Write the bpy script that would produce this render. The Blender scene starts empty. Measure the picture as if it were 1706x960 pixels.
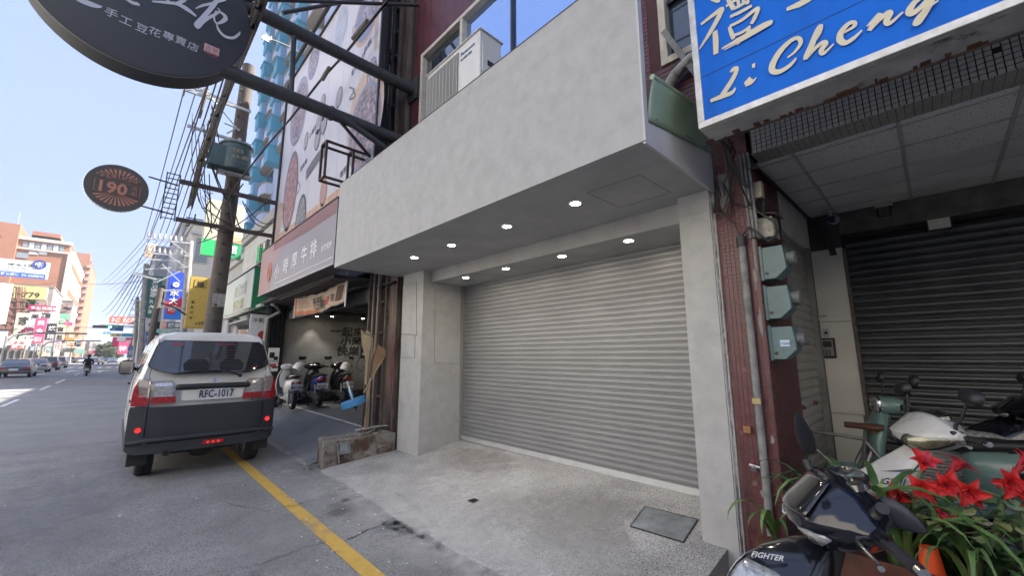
import bpy, bmesh, math, random
from mathutils import Vector, Matrix
random.seed(7)
SC = bpy.context.scene
COL = SC.collection
R = math.radians

# ---------------------------------------------------------------- camera
FPX = 674.17
YAW, PITCH, ROLL = -7.65948367e-01, 1.66586530e-01, 2.22600937e-03
CAMH = 1.6
def _rot():
    rx = Matrix.Rotation(PITCH, 3, 'X'); ry = Matrix.Rotation(ROLL, 3, 'Y'); rz = Matrix.Rotation(YAW, 3, 'Z')
    return rz @ rx @ ry
CM = _rot()
cam_d = bpy.data.cameras.new('camera')
cam = bpy.data.objects.new('camera', cam_d); COL.objects.link(cam)
c0, c1, c2 = CM.col[0], CM.col[1], CM.col[2]
m4 = Matrix(((c0[0], c2[0], -c1[0], 0), (c0[1], c2[1], -c1[1], 0), (c0[2], c2[2], -c1[2], CAMH), (0, 0, 0, 1)))
cam.matrix_world = m4
cam_d.sensor_width = 36; cam_d.lens = FPX / 1706 * 36
cam_d.clip_start = 0.05; cam_d.clip_end = 3000
SC.camera = cam

# ---------------------------------------------------------------- world, sun, exposure
SUN_EL, SUN_AZ = R(42), (0.95, -0.31)       # toward the sun: over the right-hand buildings, a little behind the camera
SC.view_settings.view_transform = 'Standard'; SC.view_settings.look = 'None'
SC.view_settings.gamma = 1; SC.view_settings.exposure = 2.65
W = bpy.data.worlds.new('World'); SC.world = W; W.use_nodes = True
nt = W.node_tree; nt.nodes.clear()
out = nt.nodes.new('ShaderNodeOutputWorld'); bg = nt.nodes.new('ShaderNodeBackground')
sky = nt.nodes.new('ShaderNodeTexSky'); sky.sky_type = 'NISHITA'; sky.sun_disc = False
sky.sun_elevation = SUN_EL; sky.sun_rotation = math.atan2(SUN_AZ[0], SUN_AZ[1])
sky.air_density = 1.0; sky.dust_density = 2.2; sky.ozone_density = 1.6
tc = nt.nodes.new('ShaderNodeTexCoord'); mp = nt.nodes.new('ShaderNodeMapping'); mp.inputs['Scale'].default_value = (1, 1, 2.6)
nz = nt.nodes.new('ShaderNodeTexNoise'); nz.inputs['Scale'].default_value = 1.7; nz.inputs['Detail'].default_value = 5; nz.inputs['Roughness'].default_value = .55
rp = nt.nodes.new('ShaderNodeMapRange'); rp.inputs['From Min'].default_value = .40; rp.inputs['From Max'].default_value = .75
rp.inputs['To Min'].default_value = 0.86; rp.inputs['To Max'].default_value = .96
mx = nt.nodes.new('ShaderNodeMix'); mx.data_type = 'RGBA'; mx.inputs['B'].default_value = (1.28, 1.62, 2.65, 1)
nt.links.new(tc.outputs['Generated'], mp.inputs[0]); nt.links.new(mp.outputs[0], nz.inputs['Vector'])
nt.links.new(nz.outputs['Fac'], rp.inputs[0]); nt.links.new(rp.outputs[0], mx.inputs['Factor'])
nt.links.new(sky.outputs[0], mx.inputs['A']); nt.links.new(mx.outputs['Result'], bg.inputs[0])
bg.inputs[1].default_value = 0.07
nt.links.new(bg.outputs[0], out.inputs[0])
sd = bpy.data.lights.new('sun', 'SUN'); sd.energy = 3.3; sd.angle = R(1.5); sd.color = (1, .94, .84)
sun = bpy.data.objects.new('sun', sd); COL.objects.link(sun)
sv = Vector((SUN_AZ[0] * math.cos(SUN_EL), SUN_AZ[1] * math.cos(SUN_EL), math.sin(SUN_EL)))
sun.rotation_euler = sv.to_track_quat('Z', 'Y').to_euler(); sun.location = (0, 0, 60)

def at(px, py, ax, v):
    """the point of the plane ax = v (world X, Y or Z) that the photograph shows at pixel px, py"""
    d = CM @ Vector(((px - 853) / FPX, 1, -(py - 480) / FPX)); i = 'XYZ'.index(ax)
    o = Vector((0, 0, CAMH)); return o + d * ((v - o[i]) / d[i])

# ---------------------------------------------------------------- materials
MATS = {}
def mat(name, col, rough=.6, metal=0., var=0., vs=6., bump=0., bs=60., emit=None, es=1., coat=0., spec=.5, speck=0., ss=300., stretch=(1, 1, 1), stain=None, sts=2., stt=.55, alpha=1.):
    if name in MATS: return MATS[name]
    m = bpy.data.materials.new(name); m.use_nodes = True; t = m.node_tree; b = t.nodes['Principled BSDF']
    L = t.links.new; N = t.nodes.new
    c4 = (*col, 1); b.inputs['Base Color'].default_value = c4
    b.inputs['Roughness'].default_value = rough; b.inputs['Metallic'].default_value = metal
    b.inputs['Specular IOR Level'].default_value = spec; b.inputs['Coat Weight'].default_value = coat; b.inputs['Coat Roughness'].default_value = .05
    b.inputs['Alpha'].default_value = alpha
    co = None
    def coord():
        nonlocal co
        if co is None:
            g = N('ShaderNodeNewGeometry'); q = N('ShaderNodeMapping'); q.inputs['Scale'].default_value = stretch
            L(g.outputs['Position'], q.inputs[0]); co = q.outputs[0]
        return co
    cur = None
    def mixin(fac_socket, ca, cb, a_sock=None):
        x = N('ShaderNodeMix'); x.data_type = 'RGBA'
        L(fac_socket, x.inputs['Factor'])
        if a_sock: L(a_sock, x.inputs['A'])
        else: x.inputs['A'].default_value = ca
        x.inputs['B'].default_value = cb
        return x.outputs['Result']
    if var:
        n = N('ShaderNodeTexNoise'); n.inputs['Scale'].default_value = vs; n.inputs['Detail'].default_value = 6; n.inputs['Roughness'].default_value = .62
        L(coord(), n.inputs['Vector'])
        mr = N('ShaderNodeMapRange'); mr.inputs['From Min'].default_value = .33; mr.inputs['From Max'].default_value = .67
        L(n.outputs['Fac'], mr.inputs[0])
        lo = tuple(max(0, c * (1 - var)) for c in col) + (1,); hi = tuple(min(1, c * (1 + var)) for c in col) + (1,)
        cur = mixin(mr.outputs[0], lo, hi)
        rr = N('ShaderNodeMapRange'); rr.inputs['To Min'].default_value = max(0, rough - .12 * (rough > .1)); rr.inputs['To Max'].default_value = min(1, rough + .12)
        L(n.outputs['Fac'], rr.inputs[0]); L(rr.outputs[0], b.inputs['Roughness'])
    if speck:
        n = N('ShaderNodeTexNoise'); n.inputs['Scale'].default_value = ss; n.inputs['Detail'].default_value = 2
        L(coord(), n.inputs['Vector'])
        mr = N('ShaderNodeMapRange'); mr.inputs['From Min'].default_value = .42; mr.inputs['From Max'].default_value = .62; mr.inputs['To Max'].default_value = speck
        L(n.outputs['Fac'], mr.inputs[0])
        x = N('ShaderNodeMix'); x.data_type = 'RGBA'; x.blend_type = 'MULTIPLY'
        L(mr.outputs[0], x.inputs['Factor'])
        if cur: L(cur, x.inputs['A'])
        else: x.inputs['A'].default_value = c4
        x.inputs['B'].default_value = (.15, .15, .16, 1); cur = x.outputs['Result']
    if stain:
        n = N('ShaderNodeTexNoise'); n.inputs['Scale'].default_value = sts; n.inputs['Detail'].default_value = 8; n.inputs['Roughness'].default_value = .7
        L(coord(), n.inputs['Vector'])
        mr = N('ShaderNodeMapRange'); mr.inputs['From Min'].default_value = stt; mr.inputs['From Max'].default_value = stt + .08
        L(n.outputs['Fac'], mr.inputs[0])
        cur = mixin(mr.outputs[0], c4, (*stain, 1), cur)
    if cur: L(cur, b.inputs['Base Color'])
    if bump:
        n = N('ShaderNodeTexNoise'); n.inputs['Scale'].default_value = bs; n.inputs['Detail'].default_value = 4
        L(coord(), n.inputs['Vector']); bp = N('ShaderNodeBump'); bp.inputs['Strength'].default_value = bump; bp.inputs['Distance'].default_value = .004
        L(n.outputs['Fac'], bp.inputs['Height']); L(bp.outputs[0], b.inputs['Normal'])
    if emit:
        b.inputs['Emission Color'].default_value = (*emit, 1); b.inputs['Emission Strength'].default_value = es
    MATS[name] = m; return m
def glassmat(name, col, rough=.03, alpha=1.):
    return mat(name, col, rough, 0, spec=.9, coat=1., alpha=alpha)
def clear(name, tint, rough=.05, a=.35):
    if name in MATS: return MATS[name]
    m = bpy.data.materials.new(name); m.use_nodes = True; t = m.node_tree; b = t.nodes['Principled BSDF']
    o = t.nodes['Material Output']; tr = t.nodes.new('ShaderNodeBsdfTransparent'); tr.inputs[0].default_value = (*tint, 1)
    b.inputs['Base Color'].default_value = (*tint, 1); b.inputs['Roughness'].default_value = rough
    x = t.nodes.new('ShaderNodeMixShader'); x.inputs[0].default_value = a
    t.links.new(tr.outputs[0], x.inputs[1]); t.links.new(b.outputs[0], x.inputs[2]); t.links.new(x.outputs[0], o.inputs[0])
    MATS[name] = m; return m

# ---------------------------------------------------------------- mesh builder
class MB:
    def __init__(s): s.v = []; s.f = []
    def add(s, vs, fs):
        k = len(s.v); s.v += [tuple(v) for v in vs]; s.f += [tuple(i + k for i in f) for f in fs]; return s
    def bx(s, x0, x1, y0, y1, z0, z1):
        return s.add([(x0, y0, z0), (x1, y0, z0), (x1, y1, z0), (x0, y1, z0), (x0, y0, z1), (x1, y0, z1), (x1, y1, z1), (x0, y1, z1)],
                     [(0, 3, 2, 1), (4, 5, 6, 7), (0, 1, 5, 4), (1, 2, 6, 5), (2, 3, 7, 6), (3, 0, 4, 7)])
    def ob(s, c, sz, M=None):
        h = [q / 2 for q in sz]; vs = []
        for z in (-1, 1):
            for x, y in ((-1, -1), (1, -1), (1, 1), (-1, 1)):
                p = Vector((x * h[0], y * h[1], z * h[2]))
                if M is not None: p = M @ p
                vs.append(p + Vector(c))
        return s.add(vs, [(0, 3, 2, 1), (4, 5, 6, 7), (0, 1, 5, 4), (1, 2, 6, 5), (2, 3, 7, 6), (3, 0, 4, 7)])
    def bar(s, a, b, w, h=None):
        a = Vector(a); b = Vector(b); d = b - a; h = h or w
        return s.ob((a + b) / 2, (w, h, d.length), d.to_track_quat('Z', 'Y').to_matrix())
    def cyl(s, a, b, r, r2=None, n=12, caps=True):
        a = Vector(a); b = Vector(b); q = (b - a).to_track_quat('Z', 'Y').to_matrix(); r2 = r if r2 is None else r2
        vs = []
        for p, rr in ((a, r), (b, r2)):
            for i in range(n):
                t = 2 * math.pi * i / n; vs.append(p + q @ Vector((math.cos(t) * rr, math.sin(t) * rr, 0)))
        fs = [(i, (i + 1) % n, n + (i + 1) % n, n + i) for i in range(n)]
        if caps: fs += [tuple(range(n))[::-1], tuple(range(n, 2 * n))]
        return s.add(vs, fs)
    def tube(s, pts, r, n=8, caps=True):
        P = [Vector(p) for p in pts]; rs = r if isinstance(r, (list, tuple)) else [r] * len(P); vs = []; up = None
        for i, p in enumerate(P):
            d = (P[min(i + 1, len(P) - 1)] - P[max(i - 1, 0)]).normalized()
            if up is None: up = Vector((0, 0, 1)) if abs(d.z) < .95 else Vector((1, 0, 0))
            sd = d.cross(up)
            if sd.length < 1e-4: sd = d.orthogonal()
            sd.normalize(); u = sd.cross(d).normalized(); up = u
            for k in range(n):
                t = 2 * math.pi * k / n; vs.append(p + (sd * math.cos(t) + u * math.sin(t)) * rs[i])
        fs = []
        for i in range(len(P) - 1):
            for k in range(n): fs.append((i * n + k, i * n + (k + 1) % n, (i + 1) * n + (k + 1) % n, (i + 1) * n + k))
        if caps: fs += [tuple(range(n))[::-1], tuple(range((len(P) - 1) * n, len(P) * n))]
        return s.add(vs, fs)
    def loft(s, rings, closed=True, caps=True):
        n = len(rings[0]); vs = [p for r in rings for p in r]; fs = []
        for i in range(len(rings) - 1):
            for k in range(n if closed else n - 1): fs.append((i * n + k, i * n + (k + 1) % n, (i + 1) * n + (k + 1) % n, (i + 1) * n + k))
        if caps and closed: fs += [tuple(range(n))[::-1], tuple(range((len(rings) - 1) * n, len(rings) * n))]
        return s.add(vs, fs)
    def prism(s, poly, off):
        n = len(poly); o = Vector(off); a = [Vector(p) for p in poly]
        return s.add(a + [p + o for p in a], [tuple(range(n)), tuple(range(n, 2 * n))[::-1]] + [(i, n + i, n + (i + 1) % n, (i + 1) % n) for i in range(n)])
    def quad(s, a, b, c, d): return s.add([a, b, c, d], [(0, 1, 2, 3)])
    def grid(s, fn, nu, nv):
        vs = [fn(u / nu, v / nv) for v in range(nv + 1) for u in range(nu + 1)]
        return s.add(vs, [(j * (nu + 1) + i, j * (nu + 1) + i + 1, (j + 1) * (nu + 1) + i + 1, (j + 1) * (nu + 1) + i) for j in range(nv) for i in range(nu)])
    def lathe(s, prof, c=(0, 0, 0), M=None, n=24):
        vs = []; c = Vector(c)
        for r, z in prof:
            for k in range(n):
                t = 2 * math.pi * k / n; p = Vector((r * math.cos(t), r * math.sin(t), z)); vs.append(c + (M @ p if M is not None else p))
        return s.add(vs, [(i * n + k, i * n + (k + 1) % n, (i + 1) * n + (k + 1) % n, (i + 1) * n + k) for i in range(len(prof) - 1) for k in range(n)])
    def mesh(s, name, m, smooth=None):
        me = bpy.data.meshes.new(name); me.from_pydata(s.v, [], s.f)
        if m: me.materials.append(m)
        if smooth:
            me.polygons.foreach_set('use_smooth', [True] * len(me.polygons)); me.set_sharp_from_angle(angle=R(smooth))
        me.update(); return me
    def build(s, name, m, parent=None, smooth=None, bevel=0, solid=0, sub=0, fix=True, **k):
        me = s.mesh(name, m, smooth)
        if fix:
            bm = bmesh.new(); bm.from_mesh(me); bmesh.ops.recalc_face_normals(bm, faces=bm.faces); bm.to_mesh(me); bm.free()
        return link(name, me, parent, bevel=bevel, solid=solid, sub=sub, **k)
def link(name, me, parent=None, label=None, cat=None, group=None, kind=None, bevel=0, solid=0, sub=0, loc=None, rot=None):
    o = bpy.data.objects.new(name, me); COL.objects.link(o)
    if parent is not None: o.parent = parent
    if loc is not None: o.location = loc
    if rot is not None: o.rotation_euler = rot
    if sub: q = o.modifiers.new('sub', 'SUBSURF'); q.levels = q.render_levels = sub
    if solid: q = o.modifiers.new('solid', 'SOLIDIFY'); q.thickness = solid; q.offset = -1
    if bevel: q = o.modifiers.new('bevel', 'BEVEL'); q.width = bevel; q.segments = 2; q.limit_method = 'ANGLE'; q.angle_limit = R(40)
    return tag(o, label, cat, group, kind)
def tag(o, label=None, cat=None, group=None, kind=None):
    for k, v in (('label', label), ('category', cat), ('group', group), ('kind', kind)):
        if v: o[k] = v
    return o
def thing(name, label, cat, loc=(0, 0, 0), rz=0, group=None, rot=None):
    o = bpy.data.objects.new(name, None); COL.objects.link(o); o.empty_display_size = .1
    o.location = loc; o.rotation_euler = rot or (0, 0, rz); return tag(o, label, cat, group)
def copy_tree(o, parent=None, **k):
    c = o.copy(); COL.objects.link(c); c.parent = parent
    for ch in list(o.children): copy_tree(ch, c)
    tag(c, k.get('label'), None, k.get('group'))
    return c
def text(body, size, m, org, right, up, parent=None, name='lettering', ext=.002, shear=0., bold=0., xs=1., align='LEFT', **k):
    c = bpy.data.curves.new('text', 'FONT'); c.body = body; c.size = size; c.extrude = ext; c.shear = shear; c.offset = bold * size
    c.align_x = align; c.resolution_u = 3; c.space_character = 1.05
    t = bpy.data.objects.new('text', c); me = bpy.data.meshes.new_from_object(t)
    bpy.data.objects.remove(t); bpy.data.curves.remove(c)
    r = Vector(right).normalized(); u = Vector(up).normalized(); n = r.cross(u)
    Mx = Matrix(((r[0] * xs, u[0], n[0], org[0]), (r[1] * xs, u[1], n[1], org[1]), (r[2] * xs, u[2], n[2], org[2]), (0, 0, 0, 1)))
    me.transform(Mx); me.materials.clear(); me.materials.append(m)
    return link(name, me, parent, **k)
def ring(cx, cy, cz, ry, rz, n=16, p=2.4, ax='X', tilt=0.):
    """a rounded ring round (cx, cy, cz), normal to ax"""
    o = []
    for i in range(n):
        t = 2 * math.pi * i / n; c, s_ = math.cos(t), math.sin(t)
        a = math.copysign(abs(c) ** (2 / p), c) * ry; b = math.copysign(abs(s_) ** (2 / p), s_) * rz
        if ax == 'X': o.append(Vector((cx + b * math.sin(tilt), cy + a, cz + b * math.cos(tilt))))
        elif ax == 'Y': o.append(Vector((cx + a, cy + b * math.sin(tilt), cz + b * math.cos(tilt))))
        else: o.append(Vector((cx + a, cy + b, cz)))
    return o

white = mat('white_paint', (.75, .75, .74), .35, var=.04)
black = mat('black_plastic', (.02, .02, .022), .45, bump=.15, bs=400)
rubber = mat('rubber', (.022, .022, .023), .85, var=.2, vs=20)
chrome = mat('chrome', (.75, .75, .77), .15, 1)
steel = mat('galvanised_steel', (.42, .43, .45), .4, .8, var=.1)
dkpaint = mat('dark_grey_pipe_paint', (.045, .047, .052), .5, var=.25, vs=9, bump=.2, bs=90)
rust = mat('rusty_steel', (.13, .1, .085), .75, .1, var=.35, vs=8, bump=.5, bs=60, stain=(.06, .035, .025), sts=3, stretch=(1, 1, .25))
micro = mat('microcement', (.38, .38, .374), .62, var=.10, vs=6.5, bump=.25, bs=30, stain=(.40, .40, .395), sts=3.6, stt=.54)
conc = mat('concrete', (.3, .29, .27), .85, var=.22, vs=5, bump=.5, bs=80, stain=(.17, .155, .14), sts=2.5)
# ================================================================ ground
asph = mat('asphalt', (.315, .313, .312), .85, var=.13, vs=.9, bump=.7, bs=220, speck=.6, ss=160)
asph2 = mat('asphalt_old', (.30, .298, .296), .88, var=.22, vs=1.3, bump=.9, bs=150, speck=.7, ss=130, stain=(.31, .31, .305), sts=2.5, stt=.62)
beige = mat('asphalt_beige_band', (.25, .22, .19), .85, var=.1, vs=1.2, bump=.4, bs=200)
aggr = mat('exposed_aggregate', (.46, .455, .445), .85, var=.24, vs=1.5, bump=1., bs=140, speck=.85, ss=120)
lane = mat('lane_paint', (.66, .66, .64), .6, var=.15, vs=9, stain=(.3, .3, .3), sts=14, stt=.62)
yel = mat('yellow_paint', (.56, .36, .075), .62, var=.12, vs=12, stain=(.25, .2, .12), sts=18, stt=.66)
def sheet(name, pts, m, z=0., kind='structure', parent=None, **k):
    q = [(p[0], p[1], p[2] if len(p) > 2 else z) for p in pts]
    return MB().add(q, [tuple(range(len(q)))]).build(name, m, parent, kind=kind if parent is None else None, fix=False, **k)
sheet('ground', [(-900, -300), (900, -300), (900, 1500), (-900, 1500)], mat('ground_soil', (.16, .155, .15), .9, var=.2, vs=.2), -.03)
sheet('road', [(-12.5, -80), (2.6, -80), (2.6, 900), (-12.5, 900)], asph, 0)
sheet('road', [(-4, 11.45), (-4, -12), (3.5, -12), (3.5, 6.6), (2.3, 6.6), (2.3, 11.0)], asph2, .004)
a = [at(0, 632.5, 'Z', 0), at(0, 640, 'Z', 0), at(80, 642.5, 'Z', 0), at(232, 641.5, 'Z', 0), at(232, 637, 'Z', 0)]
sheet('road_patch', [(p.x, p.y) for p in a], beige, .006)
sheet('road_marking', [(1.47, 1.0), (1.60, 1.0), (1.64, 26), (1.51, 26)], yel, .009, label='yellow line along the kerb side of the road')
for y0, y1 in ((21.2, 24.4), (30.6, 34.6), (37.6, 44), (53, 60)): sheet('road_marking', [(-2.6, y0), (-2.47, y0), (-2.47, y1), (-2.6, y1)], lane, .010)
for x in (-5.15,): sheet('road_marking', [(x, 50), (x + .15, 50), (x + .2, 120), (x + .05, 120)], lane, .010)
for x, y in ((-3.6, 62), (-1.2, 60)):   # turn arrows far ahead
    MB().add([(x - .1, y, .01), (x + .1, y, .01), (x + .1, y + 5, .01), (x - .1, y + 5, .01), (x - .9, y + 5, .01), (x, y + 9, .01), (x + .9, y + 5, .01)], [(0, 1, 2, 3), (4, 6, 5)]).build('road_marking', lane, kind='structure', fix=False)
for k in range(7): sheet('road_marking', [(-5 + k * 1.0, 84), (-4.5 + k * 1.0, 84), (-4.5 + k * 1.0, 92), (-5 + k * 1.0, 92)], lane, .010)
crk = mat('crack_dark', (.035, .035, .035), .95)
def crack(pts, w=.012, z=.012):
    m = MB()
    for i in range(len(pts) - 1):
        a, b = Vector((*pts[i], z)), Vector((*pts[i + 1], z)); n = Vector((-(b - a).y, (b - a).x, 0)).normalized() * w * random.uniform(.4, 1) / 2
        m.quad(a - n, b - n, b + n, a + n)
    m.build('crack', crk, kind='structure', fix=False)
def wob(a, b, n=14, s=.03): return [(a[0] + (b[0] - a[0]) * i / n + random.uniform(-s, s), a[1] + (b[1] - a[1]) * i / n + random.uniform(-s, s)) for i in range(n + 1)]
crack(wob((.95, 3.85), (1.5, 3.9), 12, .02), .010); crack(wob((1.65, 3.8), (2.2, 3.95), 10, .025), .014); crack(wob((-2.2, 4.3), (.9, 3.9), 26, .03), .008)
crack(wob((1.05, 5.6), (1.45, 4.7), 10, .02), .008); crack(wob((1.3, 5.05), (2.05, 5.0), 12, .03), .01); crack(wob((-4, 11.5), (2.0, 11.0), 30, .03), .012)
# exposed aggregate forecourt: a ramp that ends in a step near the camera
def rampz(x, y):
    t = (y - 1.25) / 5
    zi = [(2.05, 0.0, 0.0), (3.4, .185, .10), (4.25, .27, .25)]
    for (xa, a0, a1), (xb, b0, b1) in zip(zi, zi[1:]):
        if x <= xb or xb == 4.25:
            u = max(0, (x - xa) / (xb - xa)); return (a0 + (a1 - a0) * t) * (1 - u) + (b0 + (b1 - b0) * t) * u
edge = []
def fr(u, v):
    y = 1.25 + v * 5.0
    x0 = 2.13 + .05 * math.sin(v * 9) + .03 * math.sin(v * 31 + 1) + .06 * v
    x = x0 + u * (4.25 - x0); z = rampz(x, y) + (.008 if u > .03 else -.012)
    return (x, y, z)
MB().grid(fr, 14, 24).build('forecourt_ramp', aggr, kind='structure', smooth=30, fix=False)
MB().loft([[fr(i / 14, 0) for i in range(15)], [(fr(i / 14, 0)[0], 1.25, -.02) for i in range(15)]], closed=False).build('ramp_edge', aggr, kind='structure', fix=False)
dirt = mat('ground_stain', (.17, .165, .16), .9, var=.35, vs=9, bump=.5, bs=120)
def blob(c, rx, ry, z, m, n=26, name='stain', seed=0, rot=0.):
    rnd = random.Random(seed); p = []
    for i in range(n):
        t = 2 * math.pi * i / n; k = rnd.uniform(.72, 1.1); x = math.cos(t) * rx * k; y = math.sin(t) * ry * k
        p.append((c[0] + x * math.cos(rot) - y * math.sin(rot), c[1] + x * math.sin(rot) + y * math.cos(rot), z))
    return MB().add(p, [tuple(range(n))]).build(name, m, kind='structure', fix=False)
smear_late = [(1.86, 4.55)]
def smear(c, rx, ry, z, col, seed, rot=0., sc=7., thr=.5):
    m = bpy.data.materials.new('dusty_smear'); m.use_nodes = True; t = m.node_tree; b = t.nodes['Principled BSDF']; o = t.nodes['Material Output']; N = t.nodes.new; L = t.links.new
    b.inputs['Base Color'].default_value = (*col, 1); b.inputs['Roughness'].default_value = .95
    tr = N('ShaderNodeBsdfTransparent'); mx = N('ShaderNodeMixShader'); g = N('ShaderNodeTexCoord'); sp_ = N('ShaderNodeVectorMath'); sp_.operation = 'SUBTRACT'; sp_.inputs[1].default_value = (.5, .5, 0); ln = N('ShaderNodeVectorMath'); ln.operation = 'LENGTH'
    L(g.outputs['Generated'], sp_.inputs[0]); ml = N('ShaderNodeVectorMath'); ml.operation = 'MULTIPLY'; ml.inputs[1].default_value = (1, 1, 0); L(sp_.outputs[0], ml.inputs[0]); L(ml.outputs[0], ln.inputs[0])
    n = N('ShaderNodeTexNoise'); n.inputs['Scale'].default_value = sc; n.inputs['Detail'].default_value = 8; n.inputs['Roughness'].default_value = .7; ge = N('ShaderNodeNewGeometry'); L(ge.outputs['Position'], n.inputs['Vector'])
    s1 = N('ShaderNodeMath'); s1.operation = 'MULTIPLY_ADD'; s1.inputs[1].default_value = -.9; L(ln.outputs['Value'], s1.inputs[0]); L(n.outputs['Fac'], s1.inputs[2])
    mr = N('ShaderNodeMapRange'); mr.inputs['From Min'].default_value = thr - .40; mr.inputs['From Max'].default_value = thr - .04; mr.inputs['To Max'].default_value = .62; L(s1.outputs[0], mr.inputs[0])
    L(mr.outputs[0], mx.inputs[0]); L(tr.outputs[0], mx.inputs[1]); L(b.outputs[0], mx.inputs[2]); L(mx.outputs[0], o.inputs[0])
    q = [Vector((c[0], c[1], z)) + Matrix.Rotation(rot, 3, 'Z') @ Vector((x * rx, y * ry, 0)) for x, y in ((-1, -1), (1, -1), (1, 1), (-1, 1))]
    MB().add(q, [(0, 1, 2, 3)]).build('stain', m, kind='structure', fix=False)
for i, (x, y, rx, ry, c_, sd_) in enumerate(((1.85, 5.3, .35, .55, (.42, .42, .42), 1), (2.05, 4.2, .28, .7, (.46, .46, .45), 2), (2.0, 3.2, .3, .7, (.45, .45, .44), 3), (1.2, 4.3, .5, .8, (.33, .33, .33), 4), (.4, 3.2, .9, .7, (.28, .28, .285), 5), (-.4, 6.5, .9, 2.2, (.29, .29, .295), 6), (1.9, 6.5, .3, .6, (.38, .38, .375), 7), (1.86, 4.55, .2, .3, (.12, .12, .12), 9), (2.12, 2.6, .3, 1.4, (.40, .40, .39), 10), (2.15, 4.9, .25, 1.3, (.42, .42, .41), 11), (1.0, 2.4, .6, 1.0, (.36, .36, .355), 12))):
    smear((x, y), rx, ry, .0095 + .0002 * i, c_, sd_)
for i, (x, y, rx, ry, c_) in enumerate(((2.9, 4.2, .8, 1.1, (.55, .54, .53)), (3.2, 2.4, .7, .8, (.30, .29, .28)), (3.7, 4.6, .5, .9, (.28, .26, .24)), (2.35, 3.6, .35, 2.2, (.56, .56, .55)), (2.6, 2.6, .5, 1.2, (.5, .5, .49)))):
    zz = lambda X, Y: rampz(X, Y) + .0105 + .0004 * i
    smear((x, y), rx, ry, 0, c_, i); o_ = bpy.context.scene.collection.objects[-1]
    for v in o_.data.vertices: v.co.z = zz(v.co.x, v.co.y) + .002
wp = mat('white_chips', (.6, .6, .58), .8)
m = MB(); rnd = random.Random(4)
for k in range(60):
    x = rnd.uniform(1.3, 2.3); y = rnd.uniform(2.2, 7); s = rnd.uniform(.004, .012); m.ob((x, y, .012), (s, s * 1.4, .006), Matrix.Rotation(rnd.uniform(0, 3), 3, 'Z'))
for k in range(18):
    x = rnd.uniform(-3.5, 1.3); y = rnd.uniform(2.5, 12); s = rnd.uniform(.006, .02); m.ob((x, y, .012), (s, s * 1.4, .006), Matrix.Rotation(rnd.uniform(0, 3), 3, 'Z'))
m.build('road_grit', wp, kind='stuff', label='small white chips scattered over the asphalt', cat='grit')
# drain cover and steel access plate in the ramp
d = at(789, 834, 'Z', rampz(2.85, 3.6) + .02)
dr = thing('drain_cover', 'small dark square drain grate set in the aggregate ramp', 'drain cover', (d.x, d.y, rampz(d.x, d.y) + .012))
MB().bx(-.045, .045, -.045, .045, 0, .006).build('frame', mat('dark_iron', (.05, .05, .05), .6, .6), dr)
m = MB()
for i in range(5): m.bx(-.036, .036, -.036 + i * .016, -.028 + i * .016, .006, .010)
m.build('grate', mat('dark_iron', (.05, .05, .05)), dr)
pz = [at(x, y, 'Z', .2) for x, y in ((1050, 872), (1075, 848), (1163, 872), (1138, 900))]
pz = [(p.x, p.y, rampz(p.x, p.y) + .013) for p in pz]
pc = tuple(sum(p[i] for p in pz) / 4 for i in range(3))
ac = thing('access_plate', 'dull steel access plate flush in the ramp beside the right pillar', 'access plate', pc)
q = [tuple(p[i] - pc[i] for i in range(3)) for p in pz]
MB().prism(q, (0, 0, .004)).build('plate', mat('dull_plate', (.24, .26, .28), .5, .4, var=.35, vs=7, stain=(.3, .31, .32), sts=9, stt=.6), ac)
m = MB()
for i in range(4):
    a, b = Vector(q[i]), Vector(q[(i + 1) % 4]); m.bar(a + Vector((0, 0, .003)), b + Vector((0, 0, .003)), .008, .006)
m.build('frame', mat('dark_iron', (.05, .05, .05)), ac)

# arcade floor to the right, restaurant forecourt beyond the low wall
MB().bx(3.4, 5.6, -4, .83, -.02, .16).build('arcade_floor', mat('arcade_tile_floor', (.42, .40, .38), .6, var=.2, vs=3), kind='structure')
gfl = mat('grey_forecourt', (.21, .22, .235), .6, var=.16, vs=2.2, bump=.3, bs=120, speck=.3, ss=200)
MB().add([(2.25, 6.7, .006), (2.38, 12.9, .03), (3.4, 12.9, .33), (3.4, 6.7, .31), (9, 6.7, .33), (9, 12.9, .34)], [(0, 3, 2, 1), (3, 4, 5, 2)]).build('forecourt', gfl, kind='structure', fix=False)
MB().add([(2.18, 6.7, .004), (2.25, 6.7, .016), (2.38, 12.9, .04), (2.28, 12.9, .004)], [(0, 1, 2, 3)]).build('kerb_edge', conc, kind='structure', fix=False)
sheet('road_marking', [(3.36, 7.0, .316), (3.43, 7.0, .322), (3.43, 12.6, .34), (3.36, 12.6, .334)], lane, kind='structure')
MB().bx(2.3, 12, 13, 120, -.02, .12).build('pavement', conc, kind='structure')
MB().bx(-16, -12.5, -80, 900, -.02, .14).build('pavement', conc, kind='structure')
MB().bx(2.3, 12, -80, -4, -.02, .12).build('pavement', conc, kind='structure')
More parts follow.
